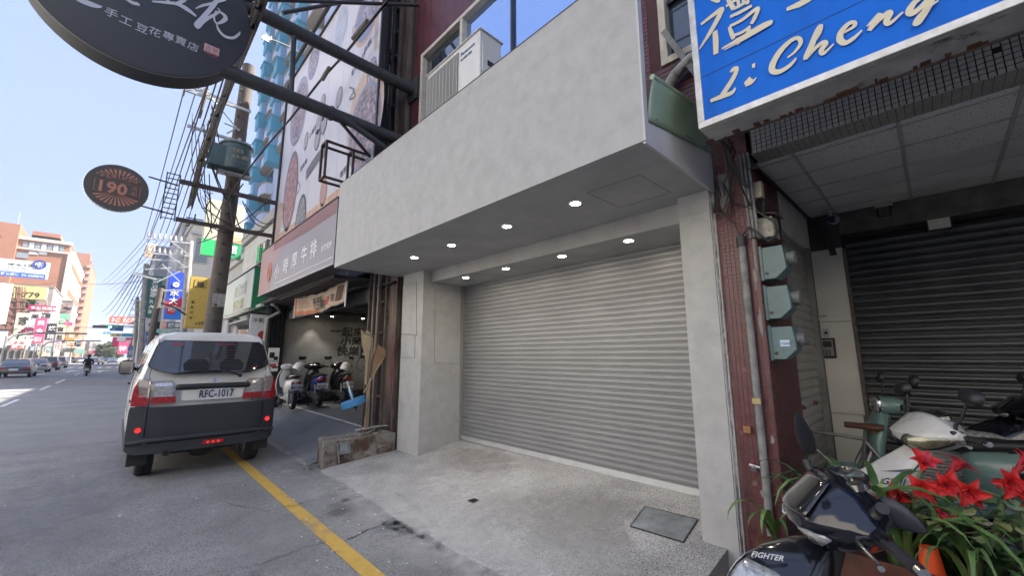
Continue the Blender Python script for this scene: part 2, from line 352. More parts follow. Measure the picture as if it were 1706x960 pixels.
# ================================================================ the grey shopfront
shop = thing('shop_building', 'building with grey microcement shopfront canopy over a closed silver roller shutter, maroon tiled wall above', 'building', (3.4, 3.7, 0))
SO = Vector((3.4, 3.7, 0))
class LB(MB):
    """mesh builder whose vertices are given in world metres and stored about the thing's base"""
    def __init__(s, o=SO): super().__init__(); s.o = Vector(o)
    def build(s, *a, **k):
        s.v = [tuple(Vector(v) - s.o) for v in s.v]; return super().build(*a, **k)
def ltext(o, body, size, m, org, *a, **k): return text(body, size, m, Vector(org) - Vector(o), *a, **k)
dark = mat('void_dark', (.012, .012, .013), .9)
micro2 = mat('microcement_soffit', (.37, .369, .364), .7, var=.12, vs=2.6, bump=.1, bs=40)
LB().prism([(2.29, 1.15, 2.97), (2.29, 6.40, 2.97), (2.29, 6.40, 4.36), (2.29, 1.15, 4.36)], (.05, 0, 0)).build('fascia', micro, shop)
LB().bx(2.285, 2.345, 1.15, 6.405, 4.36, 4.366).build('flashing', mat('dark_flashing', (.06, .06, .06), .4, .6), shop)
edge_m = mat('microcement_edge', (.5, .5, .49), .6, var=.06, vs=5)
LB().bx(2.288, 2.34, 1.137, 1.15, 2.97, 4.36).build('fascia_edge', edge_m, shop)
LB().add([(2.30, 1.14, 2.955), (3.66, 1.14, 2.955), (3.66, 1.14, 3.42), (3.36, 1.14, 3.29), (2.33, 1.14, 3.12), (2.30, 1.14, 3.12)], [(0, 1, 2, 3, 4, 5)]).build('side_panel', edge_m, shop, solid=.02, fix=False)
LB().bx(2.34, 3.55, 1.152, 6.40, 2.972, 3.03).build('soffit', micro2, shop)
LB().bx(3.55, 4.3, 1.152, 6.38, 2.79, 3.02).build('beam', micro2, shop, bevel=.004)
LB().bx(2.34, 2.40, 6.34, 6.398, 3.03, 4.3).build('fascia_return', micro, shop)
LB().bx(2.35, 3.43, 1.2, 6.38, 3.06, 3.10).build('canopy_roof', mat('roof_grey', (.2, .2, .2), .9), shop)
LB().bx(3.40, 4.30, 5.58, 6.22, .02, 2.79).build('pillar', micro, shop, bevel=.003)
LB().bx(3.40, 3.548, 5.58, 6.22, 2.79, 2.97).build('pillar_head', micro, shop)
LB().bx(3.40, 4.30, 1.17, 1.43, -.02, 2.79).build('pillar', micro, shop, bevel=.003)
LB().bx(3.40, 3.548, 1.17, 1.43, 2.79, 2.97).build('pillar_head', micro, shop)
LB().bx(3.41, 4.3, 1.163, 1.168, .05, 2.95).build('edge_bead', mat('white_edge_bead', (.6, .6, .58), .6, var=.2, vs=20), shop)
jl = mat('joint_dark', (.05, .05, .05), .9)  # dark colour of the panel joint lines
def groove(pts, w=.004, o=SO, parent=None, n='joint'):
    m = LB(o)
    for a, b in zip(pts, pts[1:]): m.bar(a, b, w, w)
    m.build(n, jl, parent or shop)
# access panels: thin boards proud of the pillar faces, with a joint round them
pa = [at(x, y, 'Y', 5.58) for x, y in ((725, 483), (768, 486), (766, 607), (724, 605))]
def panel(pts, nrm, mt=micro2):
    n = Vector(nrm)
    LB().prism([Vector(p) + n * .001 for p in pts], n * .003).build('access_panel', mt, shop)
    q = [Vector(p) + n * .002 for p in pts]; groove(q + [q[0]])
panel(pa, (0, -1, 0), micro)
for pp in (((672, 476), (694, 470), (694, 560), (669, 556)), ((669, 558), (692, 557), (691, 597), (668, 596))):
    panel([at(x, y, 'X', 3.4) for x, y in pp], (-1, 0, 0), micro)
q = [at(x, y, 'Z', 2.972) for x, y in ((978, 321), (1066, 291), (1118, 321), (1033, 346))]
groove(q + [q[0]], .003)
# downlights
lamp = mat('downlight_lens', (1, .93, .8), .4, emit=(1, .86, .66), es=20)
rim = mat('downlight_rim', (.75, .73, .7), .4)
def spot(loc, e, parent=None, size=1.9, col=(1, .82, .6), name='lamp', r=.03):
    ld = bpy.data.lights.new(name, 'SPOT'); ld.energy = e; ld.spot_size = size; ld.spot_blend = .6; ld.color = col; ld.shadow_soft_size = r
    o = bpy.data.objects.new(name, ld); COL.objects.link(o); o.location = loc; o.parent = parent; return o
dl = None
for i, (x, y, z) in enumerate([(2.84, 2.12, 2.972), (2.84, 3.03, 2.972), (2.85, 4.05, 2.972), (2.85, 4.94, 2.972), (3.71, 2.1, 2.79), (3.72, 3.0, 2.79), (3.71, 3.98, 2.79), (3.70, 4.87, 2.79)]):
    d = LB().lathe([(.045, -.008), (.060, -.008), (.063, .001), (.045, .001)], (x, y, z)).build('downlight', rim, shop, smooth=40)
    MB().lathe([(.0, -.006), (.045, -.0085)], Vector((x, y, z)) - SO, n=16).build('lens', lamp, d)
    spot(Vector((x, y, z - .012)) - SO, 3.2, shop, 1.7, (1, .94, .86))
# roller shutter: one slat object per slat
slatm = mat('shutter_steel', (.235, .24, .25), .46, .3, var=.05, vs=1.5, bump=.05, bs=80)
def slat_mesh(x, y0, y1, pitch, m, d=.012, name='slat'):
    prof = [(0, 0), (-.004, .002), (-.004, .006), (0, .008), (0, .011), (-.004, .013), (-.004, .018), (.001, .020), (-d * .45, .026), (-d * .62, pitch * .62), (-d * .45, pitch - .006), (0, pitch - .001)]
    mb = MB(); mb.loft([[Vector((x + a, y0, b)) for a, b in prof], [Vector((x + a, y1, b)) for a, b in prof]], closed=False, caps=False)
    return mb.mesh(name, m, 35)
rs = link('roller_shutter', LB().bx(4.215, 4.225, 1.40, 5.59, .25, 2.8).mesh('backing', dark), shop) if False else LB().bx(4.215, 4.225, 1.40, 5.59, .22, 2.80).build('roller_shutter', dark, shop)
pitch = .0668; sm = slat_mesh(0, -2.08, 2.08, pitch, slatm)
for i in range(37):
    o = link('slat', sm, rs); o.location = Vector((4.205, 3.5, .325 + i * pitch)) - SO
LB().prism([(4.17, 1.43, .262), (4.17, 5.56, .262), (4.185, 5.56, .325), (4.185, 1.43, .325)], (.03, 0, 0)).build('bottom_rail', mat('shutter_rail', (.36, .37, .38), .5, .4, var=.1), rs, bevel=.003)
LB().bx(4.15, 4.24, 5.545, 5.578, .25, 2.79).build('guide_rail', mat('guide', (.33, .33, .33), .5, .5), rs)
LB().bx(4.16, 4.24, 1.431, 1.46, .25, 2.79).build('guide_rail', mat('guide', (.33, .33, .33)), rs)
# maroon ribbed wall above, with its windows
maroon = mat('maroon_tile', (.105, .032, .04), .4, var=.3, vs=7, stain=(.05, .03, .03), sts=4, stt=.58)
mortar = mat('maroon_mortar', (.07, .03, .035), .9, var=.2)
WX = 3.45
def tiles(x, y0, y1, z0, z1, th, tw, axis='X', gap=.006, dep=.006, m=maroon, name='wall_tile', parent=shop, o=SO, holes=()):
    mb = LB(o); z = z0; r = 0
    while z < z1 - .001:
        zz = min(z + th - gap, z1); y = y0
        while y < y1 - .001:
            yy = min(y + tw - gap, y1)
            if not any(a < (y + yy) / 2 < b and c < (z + zz) / 2 < d for a, b, c, d in holes):
                if axis == 'X': p = [(x, y, z), (x, yy, z), (x, yy, zz), (x, y, zz)]; off = Vector((-dep, 0, 0))
                else: p = [(y, x, z), (yy, x, z), (yy, x, zz), (y, x, zz)]; off = Vector((0, -dep, 0))
                q = [Vector(v) for v in p]; n = len(mb.v); mb.v += [tuple(v) for v in q] + [tuple(v + off) for v in q]
                mb.f += [(n + 4, n + 5, n + 6, n + 7)] + [(n + i, n + (i + 1) % 4, n + 4 + (i + 1) % 4, n + 4 + i) for i in range(4)]
            y += tw
        z += th
    return mb.build(name, m, parent, fix=False, kind='stuff')
win = [(1.75, 5.98, 3.9, 7.12), (-.4, 1.5, 4.32, 7.1)]
mw = LB()
mw.bx(WX, 9, 5.98, 6.3, 3.0, 17); mw.bx(WX, 9, 1.5, 1.75, 3.03, 17); mw.bx(WX, 9, 1.75, 5.98, 7.12, 17); mw.bx(WX, 9, -4, 1.5, 7.1, 17); mw.bx(WX, 9, -4, -.4, 3.4, 7.1)
mw.bx(WX, 9, -.4, 1.5, 3.4, 4.32); mw.bx(WX + .4, 9, -.4, 5.98, 3.9, 7.12); mw.bx(WX, 9, 1.75, 5.98, 3.03, 3.9)
mw.build('wall', mortar, shop)
tiles(WX, -1.5, 6.3, 3.5, 11.5, .045, .24, holes=win)
cream = mat('cream_window_frame', (.5, .46, .38), .55, var=.15, vs=8)
glass = glassmat('window_glass', (.03, .04, .055), .03)
blue_pane = mat('blue_mirror_pane', (.38, .52, .78), .04, .92, coat=.5)  # bluish mirror-like finish of the wide window pane
blackbar = mat('black_window_bar', (.02, .022, .028), .4)
def window(y0, y1, z0, z1, muls, gl, x=WX, fw=.07, bars=(), bm=None, fm=cream):
    w = LB(); 
    w.bx(x - .03, x + .12, y0, y0 + fw, z0, z1); w.bx(x - .03, x + .12, y1 - fw, y1, z0, z1); w.bx(x - .028, x + .118, y0 + fw, y1 - fw, z1 - fw, z1); w.bx(x - .028, x + .118, y0 + fw, y1 - fw, z0, z0 + fw)
    for q in muls: w.bx(x - .025, x + .11, q - fw / 2, q + fw / 2, z0 + fw, z1 - fw)
    f = w.build('window', fm, shop, bevel=.006)
    ys = [y0 + fw] + sorted(muls) + [y1 - fw]
    for i, (a, b) in enumerate(zip(ys, ys[1:])):
        LB().bx(x + .07, x + .075, a + (fw / 2 if i else 0), b - (fw / 2 if i < len(ys) - 2 else 0), z0 + fw, z1 - fw).build('pane', gl if not isinstance(gl, list) else gl[i], f)
    if bars:
        b_ = LB()
        for a, b in bars: b_.bar(a, b, .03, .03)
        b_.build('glazing_bar', blackbar, f)
    return f
window(1.75, 5.98, 3.9, 7.12, [4.75], [blue_pane, glass], bars=[((3.49, 3.62, 3.95), (3.49, 3.62, 7.0)), ((3.49, 2.4, 3.95), (3.49, 2.4, 7.0)), ((3.49, 1.85, 5.45), (3.49, 4.7, 5.45))])
window(-.4, 1.5, 4.32, 7.1, [.9], glass, bars=[((3.49, -.4, 5.0), (3.49, 1.5, 5.0)), ((3.49, 1.2, 4.4), (3.49, 1.2, 7.0))])
# green folded gutter sheet between fascia and next sign
gs = mat('green_sheet_metal', (.30, .40, .27), .42, .1, var=.14, vs=3, stain=(.12, .11, .07), sts=3, stt=.68, bump=.1, bs=12)
def gf(u, v):
    x = 2.335 + u * 1.12; zb = 3.12 + u * .18; zt = 3.41 + u * .2
    return (x, 1.13 - .012 * math.sin(u * 3.3 * math.pi) * math.sin(v * math.pi) - .05 * v * v, zb + (zt - zb) * v)
LB().grid(gf, 24, 6).build('gutter_sheet', gs, shop, smooth=40, solid=.004, fix=False)
LB().tube([(2.335, 1.09, 3.42), (2.9, 1.09, 3.52), (3.455, 1.09, 3.62)], .018).build('gutter_lip', gs, shop)
mb = LB()
for u in (.07, .5, .55, .85): p = gf(u, .06); mb.cyl((p[0], p[1] - .002, p[2]), (p[0], p[1] - .018, p[2]), .009, n=8)
mb.build('rivet', chrome, shop)
# pipes and cables on the wall strip above the gutter
pv = mat('old_pvc_pipe', (.42, .41, .36), .6, var=.2, vs=9, stain=(.2, .18, .14), sts=7)
LB().tube([(3.38, 1.55, 3.92), (3.36, 1.35, 4.12), (3.36, 1.2, 4.2), (3.4, 1.0, 4.2), (3.44, .88, 4.17)], .05, 12).build('vent_pipe', pv, shop, smooth=50)
LB().bar((3.35, 1.42, 4.6), (3.38, .92, 3.45), .05).build('strut', mat('grey_strut', (.2, .2, .19), .6, .3, var=.3, vs=9), shop)
LB().bar((3.4, .98, 4.15), (3.4, .86, 3.4), .03).build('strut', pv, shop)
LB().tube([(3.38, 1.1, 3.7), (3.36, .95, 4.1), (3.37, .8, 4.4)], .007).build('wall_cable', black, shop)
for k in range(3): LB().tube([(3.1 + .02 * k, .97, 3.2 + .02 * k), (3.25, .96 - .01 * k, 3.9), (3.22 + .03 * k, .99, 4.4), (3.2, 1.0, 5.2)], .009).build('wall_cable', [white, black, pv][k], shop, smooth=60)

# air conditioner outdoor unit standing behind the fascia
A1 = at(800, 48, 'X', 2.5); acz1 = A1.z; acy0 = A1.y
ay1 = at(712, 130, 'X', 2.5).y
u = thing('air_conditioner', 'white outdoor air conditioner unit standing on the canopy below the maroon wall', 'air conditioner', (2.66, (acy0 + ay1) / 2, 4.06)); o = Vector(u.location)
acw = mat('ac_white', (.62, .62, .6), .4, var=.06, vs=6)
LB(o).bx(2.5, 2.82, acy0, ay1, acz1 - .78, acz1).build('casing', acw, u, bevel=.012)
LB(o).bx(2.48, 2.84, acy0 - .02, ay1 + .02, acz1, acz1 + .012).build('top_cover', acw, u, bevel=.006)
gy0, gy1 = at(764, 95, 'X', 2.5).y - .0, ay1 - .03
gr = LB(o).bx(2.492, 2.498, gy0, gy1, acz1 - .74, acz1 - .06).build('fan_guard', mat('ac_guard_back', (.2, .19, .18), .7), u)
m = LB(o)
for i in range(34):
    z = acz1 - .73 + i * .0198; m.bx(2.482, 2.488, gy0, gy1, z, z + .006)
for i in range(10): y = gy0 + (gy1 - gy0) * i / 9; m.bx(2.478, 2.482, y - .003, y + .003, acz1 - .74, acz1 - .06)
m.build('guard_wire', mat('ac_guard_wire', (.5, .49, .46), .5), gr)
LB(o).bx(2.53, 2.78, acy0 - .012, acy0 - .001, acz1 - .5, acz1 - .08).build('service_cover', acw, u, bevel=.006)
LB(o).bx(2.60, 2.7, acy0 - .02, acy0 - .012, acz1 - .40, acz1 - .34).build('grip', black, u)
LB(o).bx(2.56, 2.57, acy0 - .016, acy0 - .012, acz1 - .34, acz1 - .2).build('latch', acw, u)
ltext(o, 'Panasonic', .062, mat('navy_print', (.05, .1, .25), .5), (2.497, gy0 - .05, acz1 - .14), (0, -1, 0), (0, 0, 1), u)
ltext(o, 'INVERTER', .045, mat('navy_print', (.05, .1, .25)), (2.497, gy0 - .05, acz1 - .21), (0, -1, 0), (0, 0, 1), u)
for yb in (acy0 + .15, ay1 - .15): LB(o).bx(2.345, 3.44, yb - .03, yb + .03, 3.98, 4.06).build('support_beam', steel, u)
m = LB(o); m.bx(2.5, 2.54, acy0 + .1, ay1 - .1, 4.06, acz1 - .78); m.bx(2.78, 2.82, acy0 + .1, ay1 - .1, 4.06, acz1 - .78); m.build('stand', steel, u)
# building behind on top of everything is one wall; inside of the shutter is dark
LB().bx(4.3, 9, 1.2, 6.3, 0, 3.0).build('inner_wall', dark, shop)

# ================================================================ rusty steel frame between the two shops
rc = thing('steel_frame', 'rusty steel channel column with brackets between grey shopfront and steakhouse', 'steel frame', (3.45, 6.8, .38)); o = Vector(rc.location)
LB(o).bx(3.40, 3.46, 6.36, 6.75, .38, 15).build('channel_web', rust, rc)
LB(o).bx(3.36, 3.40, 6.36, 6.38, .38, 15).build('channel_flange', rust, rc); LB(o).bx(3.34, 3.40, 6.72, 6.75, .38, 15).build('channel_flange', rust, rc)
red = mat('red_primer', (.16, .03, .035), .7, var=.3, vs=9)
LB(o).add([(3.396, 6.41, 1.0), (3.396, 6.50, .95), (3.396, 6.53, 1.3), (3.396, 6.50, 1.95), (3.396, 6.44, 2.0)], [(0, 1, 2, 3, 4)]).build('primer_patch', red, rc, fix=False)
for k, y in enumerate((6.84, 6.93, 7.03, 7.12, 7.22)): LB(o).bx(3.26 + .03 * (k % 2), 3.31 + .03 * (k % 2), y, y + .032, .36, 15).build('upright', (rust, mat('worn_grey_steel', (.24, .22, .2), .6, .3, var=.4, vs=5, stretch=(1, 1, .2)))[k % 2], rc)
for i in range(26):
    z = .9 + i * .55; LB(o).bx(3.31, 3.36, 6.76, 7.25, z, z + .035).build('rung', rust, rc)
LB(o).bx(3.44, 3.5, 6.25, 7.35, .3, 15).build('gap_shade_sheet', mat('brown_plate_gap_shade', (.03, .024, .021), .8, var=.4, vs=5), rc)  # dark sheet painted for the shade in the gaps behind the uprights
LB(o).bx(3.45, 3.6, 7.27, 7.36, .3, 3.1).build('post', mat('dark_post', (.03, .033, .037), .5), rc)
m = LB(o)
rnd = random.Random(3)
for k in range(12):
    z = rnd.uniform(4.6, 9); y = rnd.uniform(6.8, 7.15); m.bx(3.24, 3.3, y, y + .08, z, z + .12)
m.build('clip', rust, rc, bevel=.004, kind='stuff')
for k in range(5):
    y = 6.8 + .1 * k; LB(o).tube([(3.27, y, 3.2 + .1 * k), (3.26, y + .03 * math.sin(k), 5), (3.27, y, 7.5), (3.26, y + .04, 12)], .011 + .003 * (k % 2)).build('loose_cable', [black, pv, rust][k % 3], rc)

# low concrete wall
lw = thing('low_wall', 'low stained concrete wall between the two forecourts with steel plate on it', 'wall', (2.85, 6.5, 0)); o = Vector(lw.location)
q = [(2.27, 6.28), (3.395, 6.24), (3.395, 6.74), (2.36, 6.74)]
m = LB(o); vs = [(x, y, -.02) for x, y in q] + [(x, y, .38) for x, y in q]
m.add(vs, [(3, 2, 1, 0), (4, 5, 6, 7), (0, 1, 5, 4), (1, 2, 6, 5), (2, 3, 7, 6), (3, 0, 4, 7)])
m.build('wall_body', mat('stained_concrete', (.2, .185, .165), .9, var=.35, vs=4, bump=.9, bs=60, stain=(.075, .045, .03), sts=2.2, stt=.5), lw, bevel=.018)
LB(o).bx(2.50, 2.66, 6.235, 6.262, .18, .34).build('wall_plate', mat('dull_plate', (.2, .2, .2)), lw, bevel=.004)
LB(o).bar((2.46, 6.245, .33), (2.5, 6.24, .06), .03, .01).build('wall_strap', steel, lw)
# ================================================================ neighbouring building on the right: tiled column, arcade, shutters
nb = thing('arcade_building', 'neighbouring building with maroon mosaic column, tiled ceiling arcade and dark roller shutter', 'building', (4.2, -.8, .16)); NO = Vector(nb.location)
def B(): return LB(NO)
mt2 = mat('maroon_mosaic', (.11, .034, .038), .32, var=.35, vs=13, stain=(.07, .035, .035), sts=5, stt=.56)
grt = mat('pinkish_grout', (.17, .085, .085), .9, var=.3, vs=12)
B().bx(3.465, 4.32, .875, 1.158, -.02, 12).build('column', grt, nb)
def mosaic(ax, c, a0, a1, z0, z1, s, m, nm='mosaic_tile', dep=.004, gap=.004, skip=.02, seed=1):
    rnd = random.Random(seed); mb = B(); k = 0
    nz = int((z1 - z0) / s); na = int((a1 - a0) / s)
    for i in range(nz):
        for j in range(na):
            if rnd.random() < skip: continue
            a = a0 + j * s; z = z0 + i * s; d = dep * rnd.uniform(.8, 1.15)
            if ax == 'X': p = [(c, a, z), (c, a + s - gap, z), (c, a + s - gap, z + s - gap), (c, a, z + s - gap)]; o_ = Vector((-d, 0, 0))
            elif ax == 'Y': p = [(a, c, z), (a + s - gap, c, z), (a + s - gap, c, z + s - gap), (a, c, z + s - gap)]; o_ = Vector((0, -d, 0))
            else: p = [(a, z, c), (a + s - gap, z, c), (a + s - gap, z + s - gap, c), (a, z + s - gap, c)]; o_ = Vector((0, 0, -d))
            q = [Vector(v) for v in p]; n = len(mb.v); mb.v += [tuple(v) for v in q] + [tuple(v + o_) for v in q]
            mb.f += [(n + 4, n + 5, n + 6, n + 7)] + [(n + t, n + (t + 1) % 4, n + 4 + (t + 1) % 4, n + 4 + t) for t in range(4)]
    return mb.build(nm, m, nb, fix=False, kind='stuff')
mosaic('X', 3.465, .877, 1.155, .0, 3.2, .0315, mt2, seed=2)
mosaic('Y', .875, 3.467, 4.32, .0, 3.2, .0315, mt2, seed=3)
# chipped plaster seam where the grey pillar meets the tiles, bare patches on the mosaic
sm_ = mat('white_sealant', (.5, .49, .46), .8, var=.2, vs=20); rnd = random.Random(9)
m = B(); z = .02
while z < 2.95:
    h = rnd.uniform(.03, .12); m.bx(3.445, 3.462, 1.146, 1.156 + rnd.uniform(.0, .012), z, z + h); z += h
m.build('sealant_strip', sm_, nb, fix=False, kind='stuff')
bare = mat('bare_cement_patch', (.27, .25, .235), .9, var=.3, vs=20)
def patch(c, ry, rz, seed, ax='X'):
    r_ = random.Random(seed); p = []
    for i in range(14):
        t = 2 * math.pi * i / 14; k = r_.uniform(.6, 1.2)
        p.append((c[0] - .007, c[1] + math.cos(t) * ry * k, c[2] + math.sin(t) * rz * k) if ax == 'X' else (c[0] + math.cos(t) * ry * k, c[1] - .007, c[2] + math.sin(t) * rz * k))
    B().add(p, [tuple(range(14))]).build('bare_patch', bare, nb, fix=False)
for c, a, b, s_ in (((3.465, .905, 2.18), .012, .1, 1), ((3.465, .90, 1.84), .012, .12, 2), ((3.465, .89, 2.6), .012, .4, 3), ((3.465, 1.08, 2.95), .05, .22, 4), ((3.465, 1.0, .62), .012, .03, 6), ((3.465, .9, 1.0), .015, .04, 7)): patch(c, a, b, s_)
# beam over the arcade, faced with small pale mosaic tiles
pale = mat('pale_mosaic', (.46, .43, .39), .45, var=.16, vs=30)
dkg = mat('dark_grout', (.035, .033, .03), .95)
CZ, BX = 3.18, 3.45
B().bx(BX, BX + .22, -2.6, .84, CZ + .004, CZ + 1.0).build('beam', dkg, nb)
mosaic('X', BX, -2.6, .84, CZ + .002, CZ + .62, .034, pale, dep=.005, gap=.006, skip=.012, seed=5)
# soffit of the beam: long narrow tiles
m = B(); y = -2.6
while y < .83:
    for k in range(1): m.bx(BX + .002, BX + .216, y, y + .0385, CZ - .002, CZ + .003)
    y += .042
m.build('soffit_tile', mat('pale_mosaic_lo', (.44, .42, .38), .5, var=.15, vs=20), nb, fix=False, kind='stuff')
rl = B(); 
for k in range(11): x = BX + .004 + k * .0205; rl.bx(x, x + .0035, -2.6, .83, CZ - .0045, CZ - .002)
rl.build('soffit_rib', mat('rib_dark', (.12, .11, .10), .8), nb, fix=False, kind='stuff')
# suspended ceiling: tiles in a grid
XS = [BX + .23, 3.76, 4.17, 4.60, 5.02, 5.45, 5.98]; YS = [.875, .61, .0, -.545, -1.09, -1.64, -2.19]
tile_a = mat('ceiling_tile', (.70, .70, .69), .85, var=.12, vs=2.2, bump=.3, bs=60)
def perf():
    m_ = tile_a.copy(); m_.name = 'ceiling_tile_perforated'; t = m_.node_tree; b = t.nodes['Principled BSDF']
    g = t.nodes.new('ShaderNodeNewGeometry'); v = t.nodes.new('ShaderNodeTexVoronoi'); v.inputs['Scale'].default_value = 34; t.links.new(g.outputs['Position'], v.inputs['Vector'])
    r_ = t.nodes.new('ShaderNodeMapRange'); r_.inputs['From Min'].default_value = .12; r_.inputs['From Max'].default_value = .2; t.links.new(v.outputs['Distance'], r_.inputs[0])
    x = t.nodes.new('ShaderNodeMix'); x.data_type = 'RGBA'; x.inputs['A'].default_value = (.06, .06, .06, 1); x.inputs['B'].default_value = (.70, .70, .69, 1)
    t.links.new(r_.outputs[0], x.inputs['Factor']); t.links.new(x.outputs['Result'], b.inputs['Base Color']); return m_
tile_p = perf(); tile_l = mat('light_cover', (.7, .7, .69), .4, var=.05, vs=3)
B().bx(BX + .22, 6.0, -2.7, .88, CZ + .03, CZ + .05).build('ceiling_void', dark, nb)
for i in range(len(XS) - 1):
    for j in range(len(YS) - 1):
        x0, x1, y1, y0 = XS[i] + .007, XS[i + 1] - .007, YS[j] - .007, YS[j + 1] + .007
        if i == 3 and j in (1, 2):
            if j == 2: continue
            y0 = YS[3] + .007; mm = tile_l
        else: mm = tile_p if i < 3 and j > 0 else tile_a
        dz = random.uniform(0, .004)
        B().bx(x0, x1, y0, y1, CZ + .004 + dz, CZ + .014 + dz).build('ceiling_tile', mm, nb)
tb = mat('ceiling_t_bar', (.42, .42, .41), .6)
for x in XS[1:-1]: B().bx(x - .006, x + .006, -2.6, .87, CZ - .004, CZ + .003).build('grid_bar', tb, nb)
for y in YS[1:-1]: B().bx(BX + .225, 5.98, y - .011, y + .011, CZ - .007, CZ + .002).build('grid_bar', tb, nb)
# side wall: beam, pale shutter, post, white panel, dark shutter
wallc = mat('arcade_wall', (.6, .59, .56), .8, var=.12, vs=2.5, stain=(.2, .19, .17), sts=4, stt=.64)
B().bx(4.32, 5.66, .885, .98, 2.78, CZ).build('side_beam', wallc, nb)
psl = mat('pale_shutter', (.42, .41, .38), .5, .3, var=.14, vs=3)
ss_ = B().bx(4.33, 5.4, .93, .94, .16, 2.78).build('side_shutter', dark, nb)
def slatY(x0, x1, pitch):
    prof = [(0, 0), (-.004, .003), (-.014, pitch * .3), (-.014, pitch * .62), (-.004, pitch - .012), (0, pitch)]
    return MB().loft([[Vector((x0, a, b)) for a, b in prof], [Vector((x1, a, b)) for a, b in prof]], closed=False, caps=False).mesh('slat', psl, 35)
s2 = slatY(-.535, .535, .085)
for i in range(31): link('slat', s2, ss_).location = Vector((4.865, .925, .17 + i * .085)) - NO
B().bx(5.40, 5.47, .86, .95, .16, 2.78).build('post', mat('grey_frame', (.2, .2, .195), .6, .2, var=.2), nb)
wp_ = mat('white_wall_panel', (.62, .60, .55), .55, var=.07, vs=2.5, stain=(.33, .31, .27), sts=5, stt=.66)
PX = 5.65
for z0, z1 in ((.16, .98), (.984, 1.965), (1.969, 2.78)):
    B().bx(PX, PX + .3, .60 + (.02 if z1 < 1 else 0), .885, z0, z1).build('wall_panel', wp_, nb, bevel=.002)
B().bx(5.47, PX, .93, .98, .16, 2.78).build('side_panel', wp_, nb)
B().bx(PX - .01, PX + .02, .57, .602, .16, 2.76).build('edge_strip', mat('worn_brown_edge', (.12, .1, .085), .8, var=.4, vs=20), nb)
dsl = mat('dark_shutter', (.095, .10, .108), .42, .5, var=.2, vs=2)
DX = 5.96
ds = B().bx(DX + .02, DX + .03, -2.7, .62, .16, 2.95).build('roller_shutter', dark, nb)
pt = .083
prof = [(0, 0), (-.003, .004), (-.020, pt * .34), (-.022, pt * .5), (-.016, pt * .68), (-.003, pt - .012), (0, pt)]
s3 = MB().loft([[Vector((a, -1.63, b)) for a, b in prof], [Vector((a, 1.63, b)) for a, b in prof]], closed=False, caps=False).mesh('slat', dsl, 35)
for i in range(33): link('slat', s3, ds).location = Vector((DX + .015, -1.03, .17 + i * pt)) - NO
B().bx(DX - .28, DX - .05, -2.7, .6, 2.93, CZ + .002).build('shutter_housing', mat('housing_dark', (.09, .085, .08), .8, var=.4, vs=6), nb)
B().bx(5.66, 6.0, .6, .9, 2.78, CZ + .03).build('lintel', mat('lintel_dark', (.06, .055, .05), .9), nb)
B().bx(6.0, 6.1, -2.8, 1.0, 0, 3.4).build('back_wall', dark, nb)
B().bx(3.46, 6.0, -2.9, -2.72, 0, 3.2).build('end_wall', mat('end_wall', (.2, .19, .18), .9), nb)
B().bx(3.47, 3.7, -2.72, -2.3, 0, 3.2).build('column', mt2, nb)
# things fixed in the arcade
def small(n, lab, cat, loc): t = thing(n, lab, cat, loc); return t, Vector(loc)
t, o = small('floodlight', 'rectangular floodlight mounted above the dark roller shutter', 'floodlight', (5.72, -.15, 2.88))
LB(o).bx(5.70, 5.76, -.245, -.075, 2.82, 2.95).build('housing', black, t, bevel=.006)
LB(o).bx(5.692, 5.70, -.235, -.085, 2.832, 2.938).build('lens', mat('floodlight_lens', (.5, .5, .46), .3), t)
LB(o).bx(5.686, 5.692, -.172, -.148, 2.875, 2.897).build('chip', mat('led_chip', (.7, .6, .3), .4), t); LB(o).cyl((5.73, -.2, 2.82), (5.73, -.2, 2.78), .015).build('sensor', black, t)
t, o = small('security_camera', 'small security camera hanging from the corner of the arcade ceiling', 'camera', (5.5, .64, 3.14))
LB(o).cyl((5.5, .64, 3.18), (5.5, .64, 3.08), .016).build('mount', wallc, t); LB(o).cyl((5.5, .64, 3.18), (5.5, .64, 3.165), .045, n=16).build('base', wallc, t)
LB(o).lathe([(0, 0), (.03, 0), (.048, .01), (.05, .05), (.03, .1), (0, .11)], (5.4, .62, 3.05), Matrix.Rotation(R(90), 3, 'Y') @ Matrix.Rotation(R(10), 3, 'X')).build('camera_body', mat('cam_grey', (.35, .35, .33), .5), t, smooth=40)
LB(o).lathe([(0, -.003), (.04, -.002)], (5.398, .62, 3.05), Matrix.Rotation(R(90), 3, 'Y')).build('camera_lens', mat('cam_lens', (.02, .02, .05), .1, coat=1), t)
for i, (px, py, lab) in enumerate(((1472, 343, 'small pale ceiling bracket nearer the arcade corner'), (1596, 322, 'small pale ceiling bracket right of the floodlight'))):
    p = at(px, py, 'Z', CZ - .02); t, o = small('ceiling_bracket', lab, 'bracket', tuple(p))
    t['group'] = 'brackets under the arcade ceiling'
    LB(o).bx(p.x - .03, p.x + .03, p.y - .07, p.y + .07, CZ - .03, CZ + .004).build('plate', mat('bracket_cream', (.42, .4, .35), .6), t, bevel=.004)
    m = LB(o); m.tube([(p.x, p.y - .05, CZ - .03), (p.x, p.y - .05, CZ - .13), (p.x, p.y + .05, CZ - .13), (p.x, p.y + .05, CZ - .03)], .008); m.build('loop', black, t)
t, o = small('intercom', 'dark framed intercom with keypad on the white wall panel', 'intercom', (PX - .004, .84, 1.66))
yy = lambda p: at(*p, 'X', PX)
a, b = yy((1364, 564)), yy((1395, 597))
LB(o).bx(PX - .02, PX - .001, b.y, a.y, b.z, a.z).build('frame', black, t, bevel=.004)
LB(o).bx(PX - .024, PX - .02, b.y + .02, a.y - .02, b.z + .025, a.z - .02).build('face', mat('intercom_face', (.28, .27, .26), .5, .3), t)
